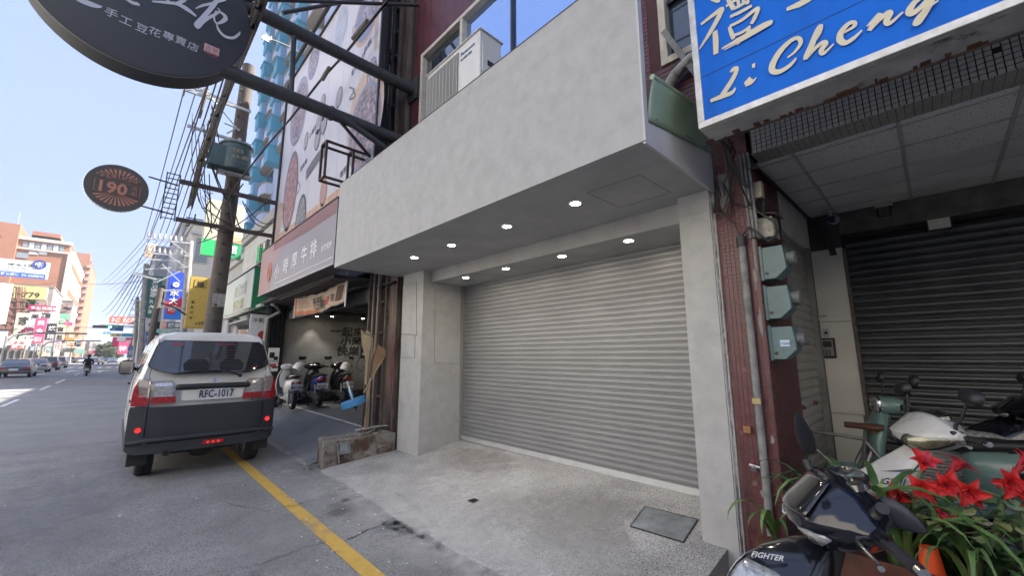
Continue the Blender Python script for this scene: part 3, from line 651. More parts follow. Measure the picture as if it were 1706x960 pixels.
LB(o).bx(PX - .027, PX - .024, b.y + .03, a.y - .035, a.z - .1, a.z - .035).build('display', black, t)
for i in range(3):
    for j in range(3): LB(o).bx(PX - .028, PX - .024, b.y + .045 + i * .028, b.y + .063 + i * .028, b.z + .035 + j * .02, b.z + .048 + j * .02).build('button', black, t)
a, b = yy((1370, 548)), yy((1383, 562))
t, o = small('doorbell', 'square steel doorbell above the intercom on the white panel', 'doorbell', (PX, (a.y + b.y) / 2, b.z))
LB(o).bx(PX - .012, PX - .001, b.y, a.y, b.z, a.z).build('plate', steel, t, bevel=.002); LB(o).cyl((PX - .012, (a.y + b.y) / 2, (a.z + b.z) / 2), (PX - .02, (a.y + b.y) / 2, (a.z + b.z) / 2), .016).build('button', black, t)
a, b = yy((1353, 516)), yy((1365, 533))
t, o = small('sticker', 'small red and white alarm sticker on the white panel', 'sticker', (PX - .002, (a.y + b.y) / 2, b.z))
zz = b.z + (a.z - b.z) * .45
LB(o).bx(PX - .004, PX - .001, b.y, a.y, zz, a.z).build('red_half', mat('sticker_red', (.4, .03, .05), .5), t); LB(o).bx(PX - .004, PX - .001, b.y, a.y, b.z, zz - .001).build('white_half', white, t)
ltext(o, '.COM', .045, black, (PX - .005, a.y - .005, b.z + .02), (0, -1, 0), (0, 0, 1), t)
# electricity meters, box and conduit on the column
mtl = mat('meter_teal', (.11, .17, .175), .42, var=.14, vs=8)
glassc = clear('meter_glass', (.7, .72, .72), .05, .14)
ms = [(2.17, 2.42, 'topmost blue green electricity meter on the mosaic column'), (1.87, 2.115, 'middle blue green electricity meter on the mosaic column'), (1.57, 1.81, 'lowest blue green electricity meter, with a white number plate')]
for i, (z0, z1, lab) in enumerate(ms):
    x0, x1 = 3.49 + .012 * i, 3.66 + .012 * i
    t, o = small('electricity_meter', lab, 'electricity meter', ((x0 + x1) / 2, .875, z0)); t['group'] = 'electricity meters on the column'
    q = [(x0, .870, z0), (x0, .775, z0), (x0, .70, z0 + .07), (x0, .705, z0 + .14), (x0, .715, z1), (x0, .87, z1)]
    LB(o).prism(q, (x1 - x0, 0, 0)).build('housing', mtl, t, bevel=.006)
    LB(o).bx(x0 - .01, x1 + .01, .85, .872, z0 - .01, z1 + .012).build('back_plate', mtl, t, bevel=.004)
    zc = (z0 + z1) / 2 + .03
    LB(o).lathe([(.056, 0), (.056, .05), (.048, .062), (.0, .066)], ((x0 + x1) / 2, .71, zc), Matrix.Rotation(R(90), 3, 'X')).build('glass_cover', glassc, t, smooth=40)
    LB(o).cyl(((x0 + x1) / 2, .712, zc), ((x0 + x1) / 2, .66, zc), .045, n=16).build('dial', mat('meter_dial', (.16, .16, .16), .5, .4), t)
    LB(o).cyl((x0 - .002, .86 - .03, z0 + .045), (x0 + .01, .86 - .03, z0 + .045), .014, n=10).build('knob', black, t)
    if i == 2:
        LB(o).bx(x0 - .004, x0 - .001, .74, .80, z0 + .095, z0 + .14).build('number_plate', mat('pale_blue_label', (.55, .68, .8), .5), t)
        ltext(o, '7500', .03, mat('navy_print', (.05, .1, .25)), (x0 - .006, .798, z0 + .105), (0, -1, 0), (0, 0, 1), t, ext=.001)
t, o = small('junction_box', 'rusty open electrical box with dangling cables at the top of the column', 'junction box', (3.55, .82, 2.5))
LB(o).bx(3.50, 3.68, .76, .87, 2.50, 2.66).build('casing', mat('box_enamel', (.33, .32, .29), .5, .3, var=.3, vs=18, stain=(.1, .06, .04), sts=20, stt=.56), t, bevel=.003)
LB(o).add([(3.46, .73, 2.67), (3.72, .73, 2.69), (3.72, .88, 2.72), (3.46, .88, 2.70)], [(0, 1, 2, 3)]).build('lid', rust, t, solid=.006, fix=False)
LB(o).bx(3.505, 3.53, .755, .759, 2.52, 2.60).build('label_plate', mat('yellowed_label', (.42, .38, .27), .6), t)
t, o = small('junction_box', 'beige plastic cable box above the rusty open box', 'junction box', (3.5, .83, 2.82))
LB(o).bx(3.47, 3.54, .80, .87, 2.82, 2.95).build('casing', mat('beige_box', (.4, .36, .27), .6, var=.1), t, bevel=.006); LB(o).tube([(3.5, .83, 2.82), (3.5, .8, 2.78), (3.52, .82, 2.70)], .012).build('cable', black, t)
t, o = small('conduit_pipe', 'grey conduit pipe strapped to the street face of the maroon column', 'pipe', (3.43, .955, 0))
cg = mat('weathered_conduit', (.2, .2, .195), .65, var=.35, vs=10, bump=.3, bs=60)
LB(o).cyl((3.425, .96, 0), (3.425, .965, 2.45), .026, n=14).build('pipe', cg, t, smooth=50); LB(o).cyl((3.425, .965, 2.44), (3.425, .965, 2.52), .034, n=14).build('collar', black, t, smooth=40)
LB(o).bx(3.395, 3.40, .935, .99, 1.25, 1.29).build('tape', mat('yellow_tag', (.4, .33, .15), .6), t)
LB(o).tube([(3.425, .965, 2.52), (3.41, .9, 2.58), (3.40, .84, 2.52), (3.41, .78, 2.44), (3.44, .72, 2.50), (3.46, .74, 2.60), (3.44, .86, 2.72), (3.43, 1.0, 2.82), (3.42, 1.06, 3.0)], .009).build('cable', black, t, smooth=60)
LB(o).tube([(3.425, .965, 2.5), (3.41, 1.0, 2.64), (3.40, 1.1, 2.75), (3.41, 1.13, 2.78)], .006).build('cable', black, t)
for k in range(3): LB(o).cyl((3.44, .90 - .024 * k, 2.5), (3.44, .92 - .028 * k, 3.2), .011, n=8).build('conduit', cg, t, smooth=50)
t, o = small('valve_fitting', 'rusty tap fitting on the foot of the maroon column', 'tap', (3.45, 1.06, .95))
LB(o).bx(3.43, 3.46, 1.03, 1.08, 1.03, 1.08).build('box', mat('rusty_tap_plate', (.3, .14, .06), .7, var=.3, vs=30), t, bevel=.004)
LB(o).cyl((3.44, 1.03, .80), (3.41, 1.03, .78), .02, n=10).build('valve', steel, t); LB(o).cyl((3.43, .99, .80), (3.43, 1.06, .81), .011, n=8).build('stem', steel, t)
t, o = small('cable_bundle', 'tangle of black cables under the blue signboard by the column', 'cables', (3.4, .95, 3.1))
rnd = random.Random(12)
for k in range(9):
    a = Vector((rnd.uniform(2.9, 3.2), rnd.uniform(.86, 1.0), rnd.uniform(3.14, 3.32))); b = Vector((3.42, rnd.uniform(.84, 1.1), rnd.uniform(2.75, 3.1)))
    c_ = (a + b) / 2 + Vector((rnd.uniform(-.06, .06), rnd.uniform(-.06, .06), rnd.uniform(-.12, .02)))
    LB(o).tube([a, (a + c_) / 2 + Vector((.02, 0, .02)), c_, (b + c_) / 2 + Vector((-.03, .01, 0)), b], rnd.uniform(.004, .009), 6).build('cable', [black, mat('dusty_cable', (.09, .085, .08), .8)][k % 2], t, smooth=60)
for k in range(5):
    y = .84 - .012 * k; LB(o).tube([(3.42, y + .02, 3.05), (3.6, y + .03, 3.13 - .01 * k), (4.3, y + .02, 3.14 - .012 * k), (5.2, y + .01, 3.13 - .01 * k), (5.6, y - .1, 3.0), (5.63, y - .14, 2.7)], .007, 6).build('cable', black, t, smooth=60)
for k in range(3): LB(o).tube([(3.42, 1.12 - .01 * k, 3.1), (3.41, 1.08 + .02 * k, 2.9), (3.4, 1.12 + .01 * k, 2.76), (3.405, 1.02 + .03 * k, 2.72), (3.42, 1.0, 2.85 + .05 * k)], .006, 6).build('cable', black, t, smooth=60)

# ---------------- the blue signboard
bs_ = thing('blue_signboard', 'large blue lightbox signboard with cream script lettering and rusty underside', 'signboard', (2.62, -.3, 3.09)); o = Vector(bs_.location)
SY = .925; SZ0, SZ1 = 3.09, 5.2
blue = mat('sign_blue', (.006, .13, .60), .6, spec=.2, var=.12, vs=1.3, stain=(.01, .11, .45), sts=1.5, stt=.6, stretch=(1, 3, .35))
LB(o).bx(2.64, 2.86, -2.2, SY, SZ0, SZ1).build('box', mat('sign_box_grey', (.42, .42, .41), .6, var=.2, vs=6, stain=(.09, .045, .03), sts=3.5, stt=.6), bs_)
LB(o).bx(2.625, 2.638, -2.2, SY - .04, SZ0 + .045, SZ1).build('face', blue, bs_)
al = mat('aluminium_frame', (.55, .55, .54), .45, .5, var=.2, vs=14, stain=(.15, .1, .08), sts=9, stt=.64)
LB(o).bx(2.612, 2.66, -2.2, SY, SZ0 - .005, SZ0 + .04).build('frame', al, bs_, bevel=.004); LB(o).bx(2.614, 2.66, SY - .042, SY + .002, SZ0 + .04, SZ1).build('frame', al, bs_, bevel=.004)
LB(o).bx(2.86, 2.875, -2.2, SY, SZ0 - .01, SZ0 + .05).build('rusty_edge', rust, bs_); 
m = LB(o); rnd = random.Random(8); y = -2.2
while y < SY:
    w = rnd.uniform(.01, .06); m.bx(2.80 + rnd.uniform(0, .05), 2.872, y, y + w, SZ0 - .004 - rnd.uniform(0, .006), SZ0 + .001); y += w + rnd.uniform(.0, .12)
m.build('rust_flake', mat('rust_flakes', (.12, .055, .035), .9, var=.4, vs=20), bs_, fix=False, kind='stuff')
LB(o).bx(2.6225, 2.6245, -2.2, SY - .05, 3.448, 3.452).build('panel_seam', mat('seam_blue', (.005, .06, .25), .6), bs_)
cr = mat('cream_print', (.62, .57, .42), .5)
# lettering drawn as brush strokes: variable-width polylines
def stroke(pts, w, m_, org, rt, up, sc, parent, oo, name='lettering', lift=.003, n=5):
    P2 = [Vector((p[0], p[1])) for p in pts]; Wd = w if isinstance(w, (list, tuple)) else [w] * len(P2)
    S = []; N_ = len(P2)
    for i in range(N_ - 1):      # Catmull-Rom
        p0, p1, p2, p3 = P2[max(i - 1, 0)], P2[i], P2[i + 1], P2[min(i + 2, N_ - 1)]
        for k in range(n):
            t_ = k / n; S.append((.5 * ((2 * p1) + (p2 - p0) * t_ + (2 * p0 - 5 * p1 + 4 * p2 - p3) * t_ ** 2 + (3 * p1 - p0 - 3 * p2 + p3) * t_ ** 3), Wd[i] + (Wd[i + 1] - Wd[i]) * t_))
    S.append((P2[-1], Wd[-1])); rt = Vector(rt); up = Vector(up); nn = rt.cross(up).normalized() * lift
    L_, R_ = [], []
    for i, (p, wd) in enumerate(S):
        d_ = (S[min(i + 1, len(S) - 1)][0] - S[max(i - 1, 0)][0]); d_ = d_.normalized() if d_.length else Vector((1, 0)); nrm = Vector((-d_.y, d_.x)) * wd / 2
        for lst, q in ((L_, p + nrm), (R_, p - nrm)): lst.append(Vector(org) + (rt * q.x + up * q.y) * sc + nn * (1 + i * .02))
    mb = MB(); k = len(L_); o3 = Vector(oo) if oo is not None else Vector((0, 0, 0))
    mb.add([v - o3 for v in L_] + [v - o3 for v in R_], [(i, i + 1, k + i + 1, k + i) for i in range(k - 1)])
    return mb.f and (mb.v, mb.f)
def brush(strokes, m_, org, rt, up, sc, parent, oo, name='lettering', sx=1., sh=0., **kw):
    mb = MB(); l0 = kw.pop('lift', .003)
    for q_, (pts, w) in enumerate(strokes):
        pts = [((x + y * sh) * sx, y) for x, y in pts]
        v, f_ = stroke(pts, w, m_, org, rt, up, sc, parent, oo, lift=l0 + q_ * .00035, **kw); mb.add(v, f_)
    return mb.build(name, m_, parent, fix=False)
def onsign(px, py): return at(px, py, 'X', 2.622)
def sp(*pix):     # pixels -> sign plane coordinates (y to the left is +Y; right is -Y)
    return [(-(onsign(*p).y), onsign(*p).z) for p in pix]
o0 = (2.622, 0, 0)
def zp(pts, x0=1120, y0=0, s=2.911): return sp(*[(x0 + a / s, y0 + b / s) for a, b in pts])
LI = [
 # L
 (zp([(282, 350), (300, 334), (320, 326)]), [.012, .03, .016]), (zp([(316, 328), (302, 368), (270, 422), (238, 468)]), [.024, .03, .034, .03]), (zp([(186, 490), (240, 468), (290, 450), (308, 425)]), [.022, .034, .026, .01]),
 (zp([(352, 402), (383, 380)]), [.008, .03]), (zp([(383, 380), (358, 412)]), [.034, .032]), (zp([(356, 412), (385, 402), (410, 376)]), [.026, .018, .006]),
 (zp([(388, 322), (404, 316)]), [.026, .03]),
 # C
 (zp([(560, 280), (598, 250), (624, 210), (612, 186), (575, 200), (525, 250), (490, 310), (488, 345), (520, 350), (570, 322), (604, 284)]), [.01, .016, .022, .022, .026, .034, .036, .032, .03, .024, .01]),
 # h
 (zp([(640, 275), (680, 220), (715, 160), (722, 126), (705, 150), (680, 215), (655, 270), (648, 292)]), [.008, .014, .02, .02, .026, .032, .03, .02]), (zp([(655, 285), (690, 240), (730, 208), (745, 215), (725, 245), (735, 262), (785, 215)]), [.012, .02, .024, .026, .026, .02, .008]),
 # e
 (zp([(815, 170), (850, 150), (885, 128), (880, 110), (850, 122), (820, 160), (815, 195), (840, 212), (880, 190), (922, 150)]), [.01, .014, .018, .02, .024, .03, .03, .026, .022, .008]),
 # n
 (zp([(945, 130), (985, 92), (1005, 75), (985, 110), (955, 152)]), [.008, .02, .03, .03, .02]), (zp([(960, 148), (1010, 95), (1045, 65), (1055, 72), (1040, 105), (1055, 118), (1120, 62)]), [.012, .02, .026, .028, .026, .02, .008]),
 # g
 (zp([(1235, -5), (1215, -12), (1175, 15), (1150, 55), (1165, 68), (1205, 40), (1262, -20), (1250, 20), (1215, 80), (1190, 118), (1182, 110), (1210, 70), (1290, 10)]), [.02, .024, .026, .03, .03, .024, .022, .03, .03, .028, .02, .014, .008])]
brush(LI, cr, (2.622, 0, 0), (0, -1, 0), (0, 0, 1), 1, bs_, o)
LI2 = [
 (zp([(195, -8), (225, 3), (215, 8)]), [.03, .03, .01]),
 (zp([(140, 118), (200, 72), (240, 45), (222, 90), (180, 165), (132, 240)]), [.02, .03, .035, .036, .03, .008]),
 (zp([(208, 150), (212, 200), (213, 262)]), [.03, .036, .03]),
 (zp([(262, 30), (300, 5), (340, -15)]), [.02, .02, .02]), (zp([(270, -5), (285, 20), (300, 45)]), [.02, .026, .026]), (zp([(300, 42), (330, 28), (365, 6)]), [.02, .02, .02]), (zp([(318, -8), (325, 30)]), [.018, .018]), (zp([(345, -10), (348, 24)]), [.018, .018]), (zp([(372, -8), (365, 22)]), [.018, .02]),
 (zp([(282, 82), (335, 58), (388, 28)]), [.02, .024, .02]),
 (zp([(278, 130), (290, 165), (300, 190)]), [.02, .026, .02]), (zp([(280, 128), (340, 98), (415, 42), (400, 92), (385, 118)]), [.018, .022, .026, .026, .02]), (zp([(300, 172), (340, 158), (382, 128)]), [.018, .02, .018]),
 (zp([(310, 190), (325, 215)]), [.024, .02]), (zp([(375, 140), (358, 190)]), [.024, .02]),
 (zp([(242, 238), (330, 190), (430, 130), (480, 112), (440, 140), (340, 200), (255, 245)]), [.012, .026, .026, .03, .02, .012, .006])]
brush(LI2, cr, (2.622, 0, 0), (0, -1, 0), (0, 0, 1), 1, bs_, o)
brush([(zp([(555, 45), (620, 18), (668, -6), (700, -35)]), [.02, .04, .03, .03])], cr, (2.622, 0, 0), (0, -1, 0), (0, 0, 1), 1, bs_, o)
# ================================================================ steakhouse building
rb = thing('restaurant_building', 'steakhouse building with open dark ground floor parking bay beyond the low wall', 'building', (5.5, 9.9, .3)); RO = Vector(rb.location)
def RB(): return LB(RO)
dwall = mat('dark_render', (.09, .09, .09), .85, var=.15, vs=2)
cwall = mat('raw_concrete_wall', (.15, .152, .155), .8, var=.28, vs=1.5, bump=.3, bs=30, stain=(.12, .115, .11), sts=1.5)
RB().bx(3.5, 12, 7.36, 12.8, 3.3, 9.5).build('upper_storeys', mat('plain_render', (.3, .29, .28), .8, var=.1), rb)
RB().bx(3.2, 10, 12.5, 12.7, .28, 3.3).build('side_wall', cwall, rb)
RB().bx(3.6, 10, 6.36, 6.42, 0, 3.3).build('side_wall', dwall, rb); RB().bx(9.9, 10, 6.4, 12.6, 0, 3.3).build('back_wall', dwall, rb)
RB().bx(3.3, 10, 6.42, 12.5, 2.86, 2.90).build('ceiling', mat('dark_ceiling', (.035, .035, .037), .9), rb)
RB().bx(2.62, 3.62, 7.3, 12.5, 2.98, 3.05).build('awning_soffit', mat('brown_soffit', (.05, .042, .038), .85, var=.3), rb)
RB().bx(3.30, 3.42, 7.34, 12.5, 2.62, 2.98).build('lintel', mat('grey_lintel', (.15, .15, .15), .8, var=.12), rb)
RB().tube([(2.66, 7.4, 3.0), (2.7, 11.0, 2.99)], .02).build('gutter_pipe', steel, rb)
bc = mat('black_corrugated', (.018, .019, .021), .5, .3)
for k in range(7):
    RB().bx(2.86 + k * .052, 2.89 + k * .052, 12.34 - .02 * (k % 2), 12.5, .3, 3.0).build('corrugated_rib', bc, rb)
RB().bx(2.84, 3.24, 12.40, 12.52, .2, 3.0).build('corrugated_panel', bc, rb)
RB().tube([(2.76, 11.9, 2.95), (2.9, 12.1, 2.93), (3.05, 12.28, 2.8), (2.78, 12.33, 2.6), (2.76, 12.33, 1.9)], .05, 10).build('drain_pipe', mat('grey_pvc', (.25, .25, .24), .5), rb, smooth=50)
ink = mat('black_ink', (.012, .012, .012), .7)
for i, (s_, px, py) in enumerate((('一起來用', 549, 558), ('小時厚', 566, 575), ('快樂時光', 560, 591))):
    p = at(px, py, 'Y', 12.49); ltext(RO, s_, .30, ink, p, (1, 0, 0), (0, 0, 1), rb, bold=.02, shear=.1, xs=1.12)
tl = mat('track_light_glow', (1, .9, .75), .4, emit=(1, .84, .6), es=22)
for i, (x, y) in enumerate(((4.3, 11.9), (5.2, 11.9), (6.2, 11.9), (7.2, 11.9), (4.9, 10.2), (5.8, 9.4), (3.95, 12.1))):
    c = RB().cyl((x, y, 2.86), (x, y, 2.72), .045, n=12).build('track_light', black, rb); MB().lathe([(0, -.001), (.038, -.001)], Vector((x, y, 2.718)) - RO, n=14).build('lens', tl, c)
    if y > 11: spot(Vector((x, y + .15, 2.70)) - RO, 7, rb, 1.3, (1, .92, .8))
for y in (9.4, 10.2, 11.9): RB().bx(3.8, 8.5, y - .015, y + .015, 2.84, 2.862).build('light_track', black, rb)
# sign box over the bay
ss = thing('restaurant_sign', 'pink and grey lightbox sign with white characters over the dark parking bay', 'sign', (2.45, 8.9, 3.05)); o = Vector(ss.location)
SX = 2.29
LB(o).bx(SX + .01, 2.62, 6.45, 11.28, 3.05, 4.14).build('box', mat('sign_box_dark', (.06, .058, .056), .7), ss)
LB(o).bx(SX, SX + .01, 6.45, 11.28, 3.05, 4.14).build('face', mat('sign_face_grey', (.27, .245, .26), .35, var=.06, vs=2), ss)
pk = mat('sign_pink', (.36, .20, .20), .4, var=.1); pk2 = mat('sign_salmon', (.38, .24, .23), .4)
LB(o).add([(SX - .002, 11.27, 3.06), (SX - .002, 10.3, 3.06), (SX - .002, 10.15, 3.6), (SX - .002, 9.4, 3.9), (SX - .002, 8.3, 4.02), (SX - .002, 8.0, 4.13), (SX - .002, 11.27, 4.13)], [tuple(range(7))]).build('pink_field', pk2, ss, fix=False)
arc = [(SX - .003, 6.46, 3.86)] + [(SX - .003, 6.46 + i * .35, 3.86 + .0 * i + .02 * i - .0014 * i * i * 1.2) for i in range(1, 12)]
m = LB(o)
y = 6.47; k = 0
while y < 10.2:
    zb = 3.90 - .004 * (y - 6.47) ** 2 if y < 8 else 3.90 + .03 * (y - 8)
    if zb < 4.1: m.bx(SX - .006, SX - .002, y, y + .028, zb, 4.13)
    y += .05
m.build('stripe', pk, ss, fix=False, kind='stuff')
wt = mat('sign_white_print', (.8, .8, .82), .5)
for i, c in enumerate('小時厚牛排'):
    yy_ = (9.93, 9.28, 8.70, 8.13, 7.62)[i]
    ltext(o, c, .36, wt, (SX - .005, yy_, 3.30 + .012 * i), (0, -1, 0), (0, 0, 1), ss, xs=1.0)
ltext(o, '創意餐飲', .12, wt, (SX - .005, 7.05, 3.35), (0, -1, 0), (0, 0, 1), ss)
m = LB(o)
for r_ in (.13, .17):
    m.tube([(SX - .006, 10.38 + r_ * math.cos(t * .35), 3.5 + 1.35 * r_ * math.sin(t * .35)) for t in range(19)], .008, 5)
for a in (-.04, .04): m.tube([(SX - .006, 10.38 + a + .04 * math.cos(t * .6), 3.52 + .05 * math.sin(t * .6)) for t in range(12)], .006, 5)
m.tube([(SX - .006, 10.34, 3.44), (SX - .006, 10.38, 3.42), (SX - .006, 10.42, 3.44)], .006, 5)
m.build('logo', mat('logo_orange', (.6, .22, .14), .5), ss, fix=False, kind='stuff')
m = LB(o); y = 6.5
while y < 9.9: m.bx(SX - .005, SX - .001, y, y + .03, 3.15, 3.17); y += .055
m.build('dash_row', wt, ss, fix=False, kind='stuff')
LB(o).bx(SX - .015, 2.63, 6.44, 11.29, 4.14, 4.165).build('top_trim', black, ss); LB(o).bx(SX - .012, SX + .02, 6.44, 11.29, 3.035, 3.05).build('bottom_trim', mat('aluminium_frame', (.5, .5, .5)), ss)
# banner
bn = thing('banner', 'faded orange and cream promotional banner tied under the steakhouse sign', 'banner', (2.95, 9, 2.6)); o = Vector(bn.location)
def bf(u, v): y = 10.55 - u * 3.1; return (2.93 + .05 * math.sin(u * 5) * v + .02 * math.sin(u * 14), y, 3.02 - v * .44 - .10 * math.sin(u * math.pi) * (1 - .35 * v) + .012 * math.sin(u * 37 + v * 3))
LB(o).grid(bf, 40, 6).build('cloth', mat('banner_cream', (.42, .33, .26), .8, var=.15, vs=5, stretch=(1, 1, 5)), bn, smooth=60, solid=.003, fix=False)
def bquad(u0, u1, v0, v1, m_, nm):
    LB(o).grid(lambda u, v: tuple(Vector(bf(u0 + (u1 - u0) * u, v0 + (v1 - v0) * v)) - Vector((.006, 0, 0))), 12, 3).build(nm, m_, bn, fix=False, smooth=60)
bo = mat('banner_orange', (.42, .15, .07), .8, var=.3, vs=7)
bquad(0, .035, 0, 1, bo, 'orange_band'); bquad(.035, .5, .80, 1, bo, 'orange_band'); bquad(.035, .3, .02, .12, mat('banner_grey', (.12, .11, .1), .8), 'grey_band')
for k in range(5): bquad(.07 + .0 * k, .3 + .02 * k, .2 + .1 * k, .24 + .1 * k, mat('banner_brown', (.25, .13, .08), .8), 'brown_band')
bquad(.86, .95, .12, .8, mat('steak_print', (.1, .06, .045), .8, var=.6, vs=40), 'steak_print')
for s_, u, v, sz, c_ in (('加入會員', .42, .42, .13, ink), ('每日限量', .42, .8, .2, ink), ('68', .665, .78, .24, mat('banner_red', (.45, .04, .03), .7)), ('客', .8, .72, .16, ink)):
    p = Vector(bf(u, v)); ltext(o, s_, sz, c_, (p.x - .03, p.y, p.z), (0, -1, 0), (0, 0, 1), bn, bold=.015, ext=.001)
LB(o).tube([(2.93, 10.56, 2.5), (2.93, 10.56, 3.05)], .014).build('rod', white, bn); LB(o).tube([(2.9, 7.43, 2.5), (2.9, 7.43, 3.15)], .014).build('rod', white, bn)

# ---------------- billboard above
bb = thing('steakhouse_billboard', 'tall pale billboard printed with steak plates and bowls above the pink sign', 'billboard', (2.95, 9.6, 4.72)); o = Vector(bb.location)
BXX, BY0, BY1, BZ0, BZ1 = 2.85, 6.43, 12.75, 4.72, 9.75
bf_m = mat('billboard_vinyl', (.50, .50, .56), .5, var=.04, vs=1.2)
LB(o).bx(BXX, BXX + .03, BY0, BY1, BZ0, BZ1).build('face', bf_m, bb)
fr_ = mat('black_frame', (.02, .02, .022), .6)
LB(o).bx(BXX - .03, BXX + .08, BY0 - .05, BY0, BZ0, BZ1).build('frame', fr_, bb); LB(o).bx(BXX - .05, BXX + .12, BY1, BY1 + .09, BZ0 - .4, BZ1 + .1).build('frame', fr_, bb)
LB(o).bx(BXX - .04, BXX + .12, BY0 - .05, BY1 + .09, BZ1, BZ1 + .06).build('frame', fr_, bb); LB(o).bx(BXX - .02, BXX + .08, BY0, BY1, BZ0 - .05, BZ0).build('frame', fr_, bb)
LB(o).tube([(BXX - .16, BY0, BZ1 + .12), (BXX - .16, BY1 - 1, BZ1 + .12)], .05).build('top_conduit', fr_, bb)
LB(o).bx(3.0, 3.3, BY1 - .3, BY1 + .05, 3.2, 10).build('support', mat('brown_plate_gap_shade', (.06, .045, .038)), bb)
LB(o).bx(3.1, 3.45, 6.9, BY1 - .3, 4.4, 9.7).build('backing', fr_, bb)
def disc(px, py, r, col, food=None, sq=1., rimw=.12, nm='bowl_print', d=.004):
    c = at(px, py, 'X', BXX); n = 28
    def dk(rr, dd, m_, name, par, cz=0):
        p = [(BXX - dd, c.y + rr * math.cos(2 * math.pi * i / n), c.z + cz + rr * sq * math.sin(2 * math.pi * i / n)) for i in range(n)]
        return LB(o).add(p, [tuple(range(n))]).build(name, m_, par, fix=False)
    p_ = dk(r, d, col, nm, bb)
    if food: dk(r * (1 - rimw), d + .002, food, 'food_print', bb)
navyp = mat('bowl_navy', (.19, .21, .32), .5); wood = mat('board_wood', (.45, .34, .28), .5, var=.15, vs=3)
meat = mat('meat_print', (.2, .16, .19), .5, var=.9, vs=9, stain=(.45, .36, .38), sts=8, stt=.56); rice = mat('rice_print', (.3, .28, .33), .5, var=.6, vs=14, stain=(.1, .09, .13), sts=16, stt=.5)
beef = mat('beef_print', (.3, .17, .18), .5, var=.6, vs=8, stain=(.5, .36, .33), sts=9, stt=.58); cupm = mat('badge_dark', (.16, .155, .19), .5); cupp = mat('badge_print', (.3, .29, .32), .5)
# big board + pan lower right, upper right bowl, left bowls, fan badges
disc(607, 195, .80, wood, None, 1.32); disc(607, 212, .69, navyp, meat, 1.3, .1, d=.007)
LB(o).add([(BXX - .003, 6.60, 7.3), (BXX - .003, 6.72, 7.3), (BXX - .003, 6.8, 8.6), (BXX - .003, 6.6, 8.6)], [(0, 1, 2, 3)]).build('board_handle', wood, bb, fix=False)
disc(612, 22, .62, mat('bowl_wood', (.45, .3, .22), .5), navyp, 1.1, .14); disc(616, 15, .38, navyp, rice, 1.1, d=.008)
disc(523, 100, .42, navyp, rice, 1.3, .2); disc(498, 185, .75, mat('print_grey', (.26, .25, .33), .5), meat, 1.35, .2)
disc(484, 318, .6, mat('pan_dark', (.16, .13, .15), .5), beef, 1.9, .14); disc(465, 365, .4, wood, None, 1.2)
disc(500, 375, .42, mat('dish_dark', (.08, .075, .08), .5), mat('noodle_print', (.2, .2, .22), .5, var=.8, vs=18), 1.9)
disc(568, 45, .38, mat('plate_pale', (.44, .44, .52), .5), mat('salad_print', (.36, .38, .46), .5, var=.3, vs=16), 1.5)
disc(620, 120, .2, navyp, rice, 1.6)
for px, py, r_ in ((538, 172, .17), (531, 208, .2), (540, 205, .2), (529, 232, .2), (540, 188, .16)): disc(px, py, r_, cupm, cupp, 1.45, .16, 'fan_badge', d=.01)
disc(565, 162, .19, cupm, cupp, 1.35, .2, 'fan_badge'); disc(510, 235, .17, cupm, cupp, 1.5, .2, 'fan_badge')
disc(539, 320, .22, mat('badge_orange', (.42, .16, .09), .5), pk2, 1.5, .16, 'price_badge')
def bline(pix, w, m_, nm='line_print'):
    P3 = [at(x, y, 'X', BXX - .006) for x, y in pix]; pts = [(-p.y, p.z) for p in P3]
    brush([(pts, w)], m_, (BXX - .006, 0, 0), (0, -1, 0), (0, 0, 1), 1, bb, o, nm)
inkg = mat('print_ink', (.10, .10, .16), .5)
bline([(582, 145), (590, 150), (582, 165), (592, 160), (588, 150)], .035, inkg); bline([(492, 222), (497, 230), (490, 240)], .03, inkg); bline([(495, 300), (500, 312), (494, 325)], .03, inkg)
bline([(510, 292), (530, 262), (545, 250)], .28, mat('ribbon_dark', (.14, .135, .16), .5), 'ribbon')
bline([(590, 60), (588, 48), (594, 40)], .02, inkg); bline([(490, 232), (486, 262), (484, 282)], .012, inkg)
for k, (x, y) in enumerate(((515, 232), (585, 128), (606, 90), (500, 287), (566, 298))):
    c = at(x, y, 'X', BXX - .006); ltext(o, ['小時厚牛', '客家小炒', '丼飯', '鐵板燒', '現煎'][k], .17, inkg, (BXX - .006, c.y, c.z), (0, -1, .2), (0, .2, 1), bb, ext=.001)
m = LB(o); y = BY0 + .02; k = 0
while y < BY1 - .1: m.bx(BXX - .004, BXX, y, y + .16, BZ0 + .03, BZ0 + .24 ); y += .2
m.build('border_tile', mat('border_orange', (.5, .3, .2), .5, var=.2), bb, kind='stuff', fix=False)
m = LB(o)
for y in [BY0 + i * .9 for i in range(1, 7)]: m.bx(BXX - .0015, BXX, y, y + .004, BZ0, BZ1)
m.build('sheet_seam', mat('seam_grey', (.3, .3, .34), .6), bb, kind='stuff', fix=False)

# empty steel frame above the fascia corner
ef = thing('empty_frame', 'empty rusty box frame of square tube sticking out above the canopy corner', 'frame', (2.0, 5.6, 4.2)); o = Vector(ef.location)
rs_ = mat('thin_rust_tube', (.075, .055, .045), .7, .3, var=.3, vs=12)
FX0, FX1, FY0, FY1, FZ0, FZ1 = 2.1, 2.55, 6.6, 6.82, 4.5, 5.13
EF = [((x, y, FZ0), (x, y, FZ1)) for x in (FX0, FX1) for y in (FY0, FY1)] + [((FX0, y, z), (3.4, y, z)) for y in (FY0, FY1) for z in (FZ0, FZ1)] + [((x, FY0, z), (x, FY1, z)) for x in (FX0, FX1) for z in (FZ0, FZ1)]
for a, b in EF:
    LB(o).bar(a, b, .035).build('tube', rs_, ef)

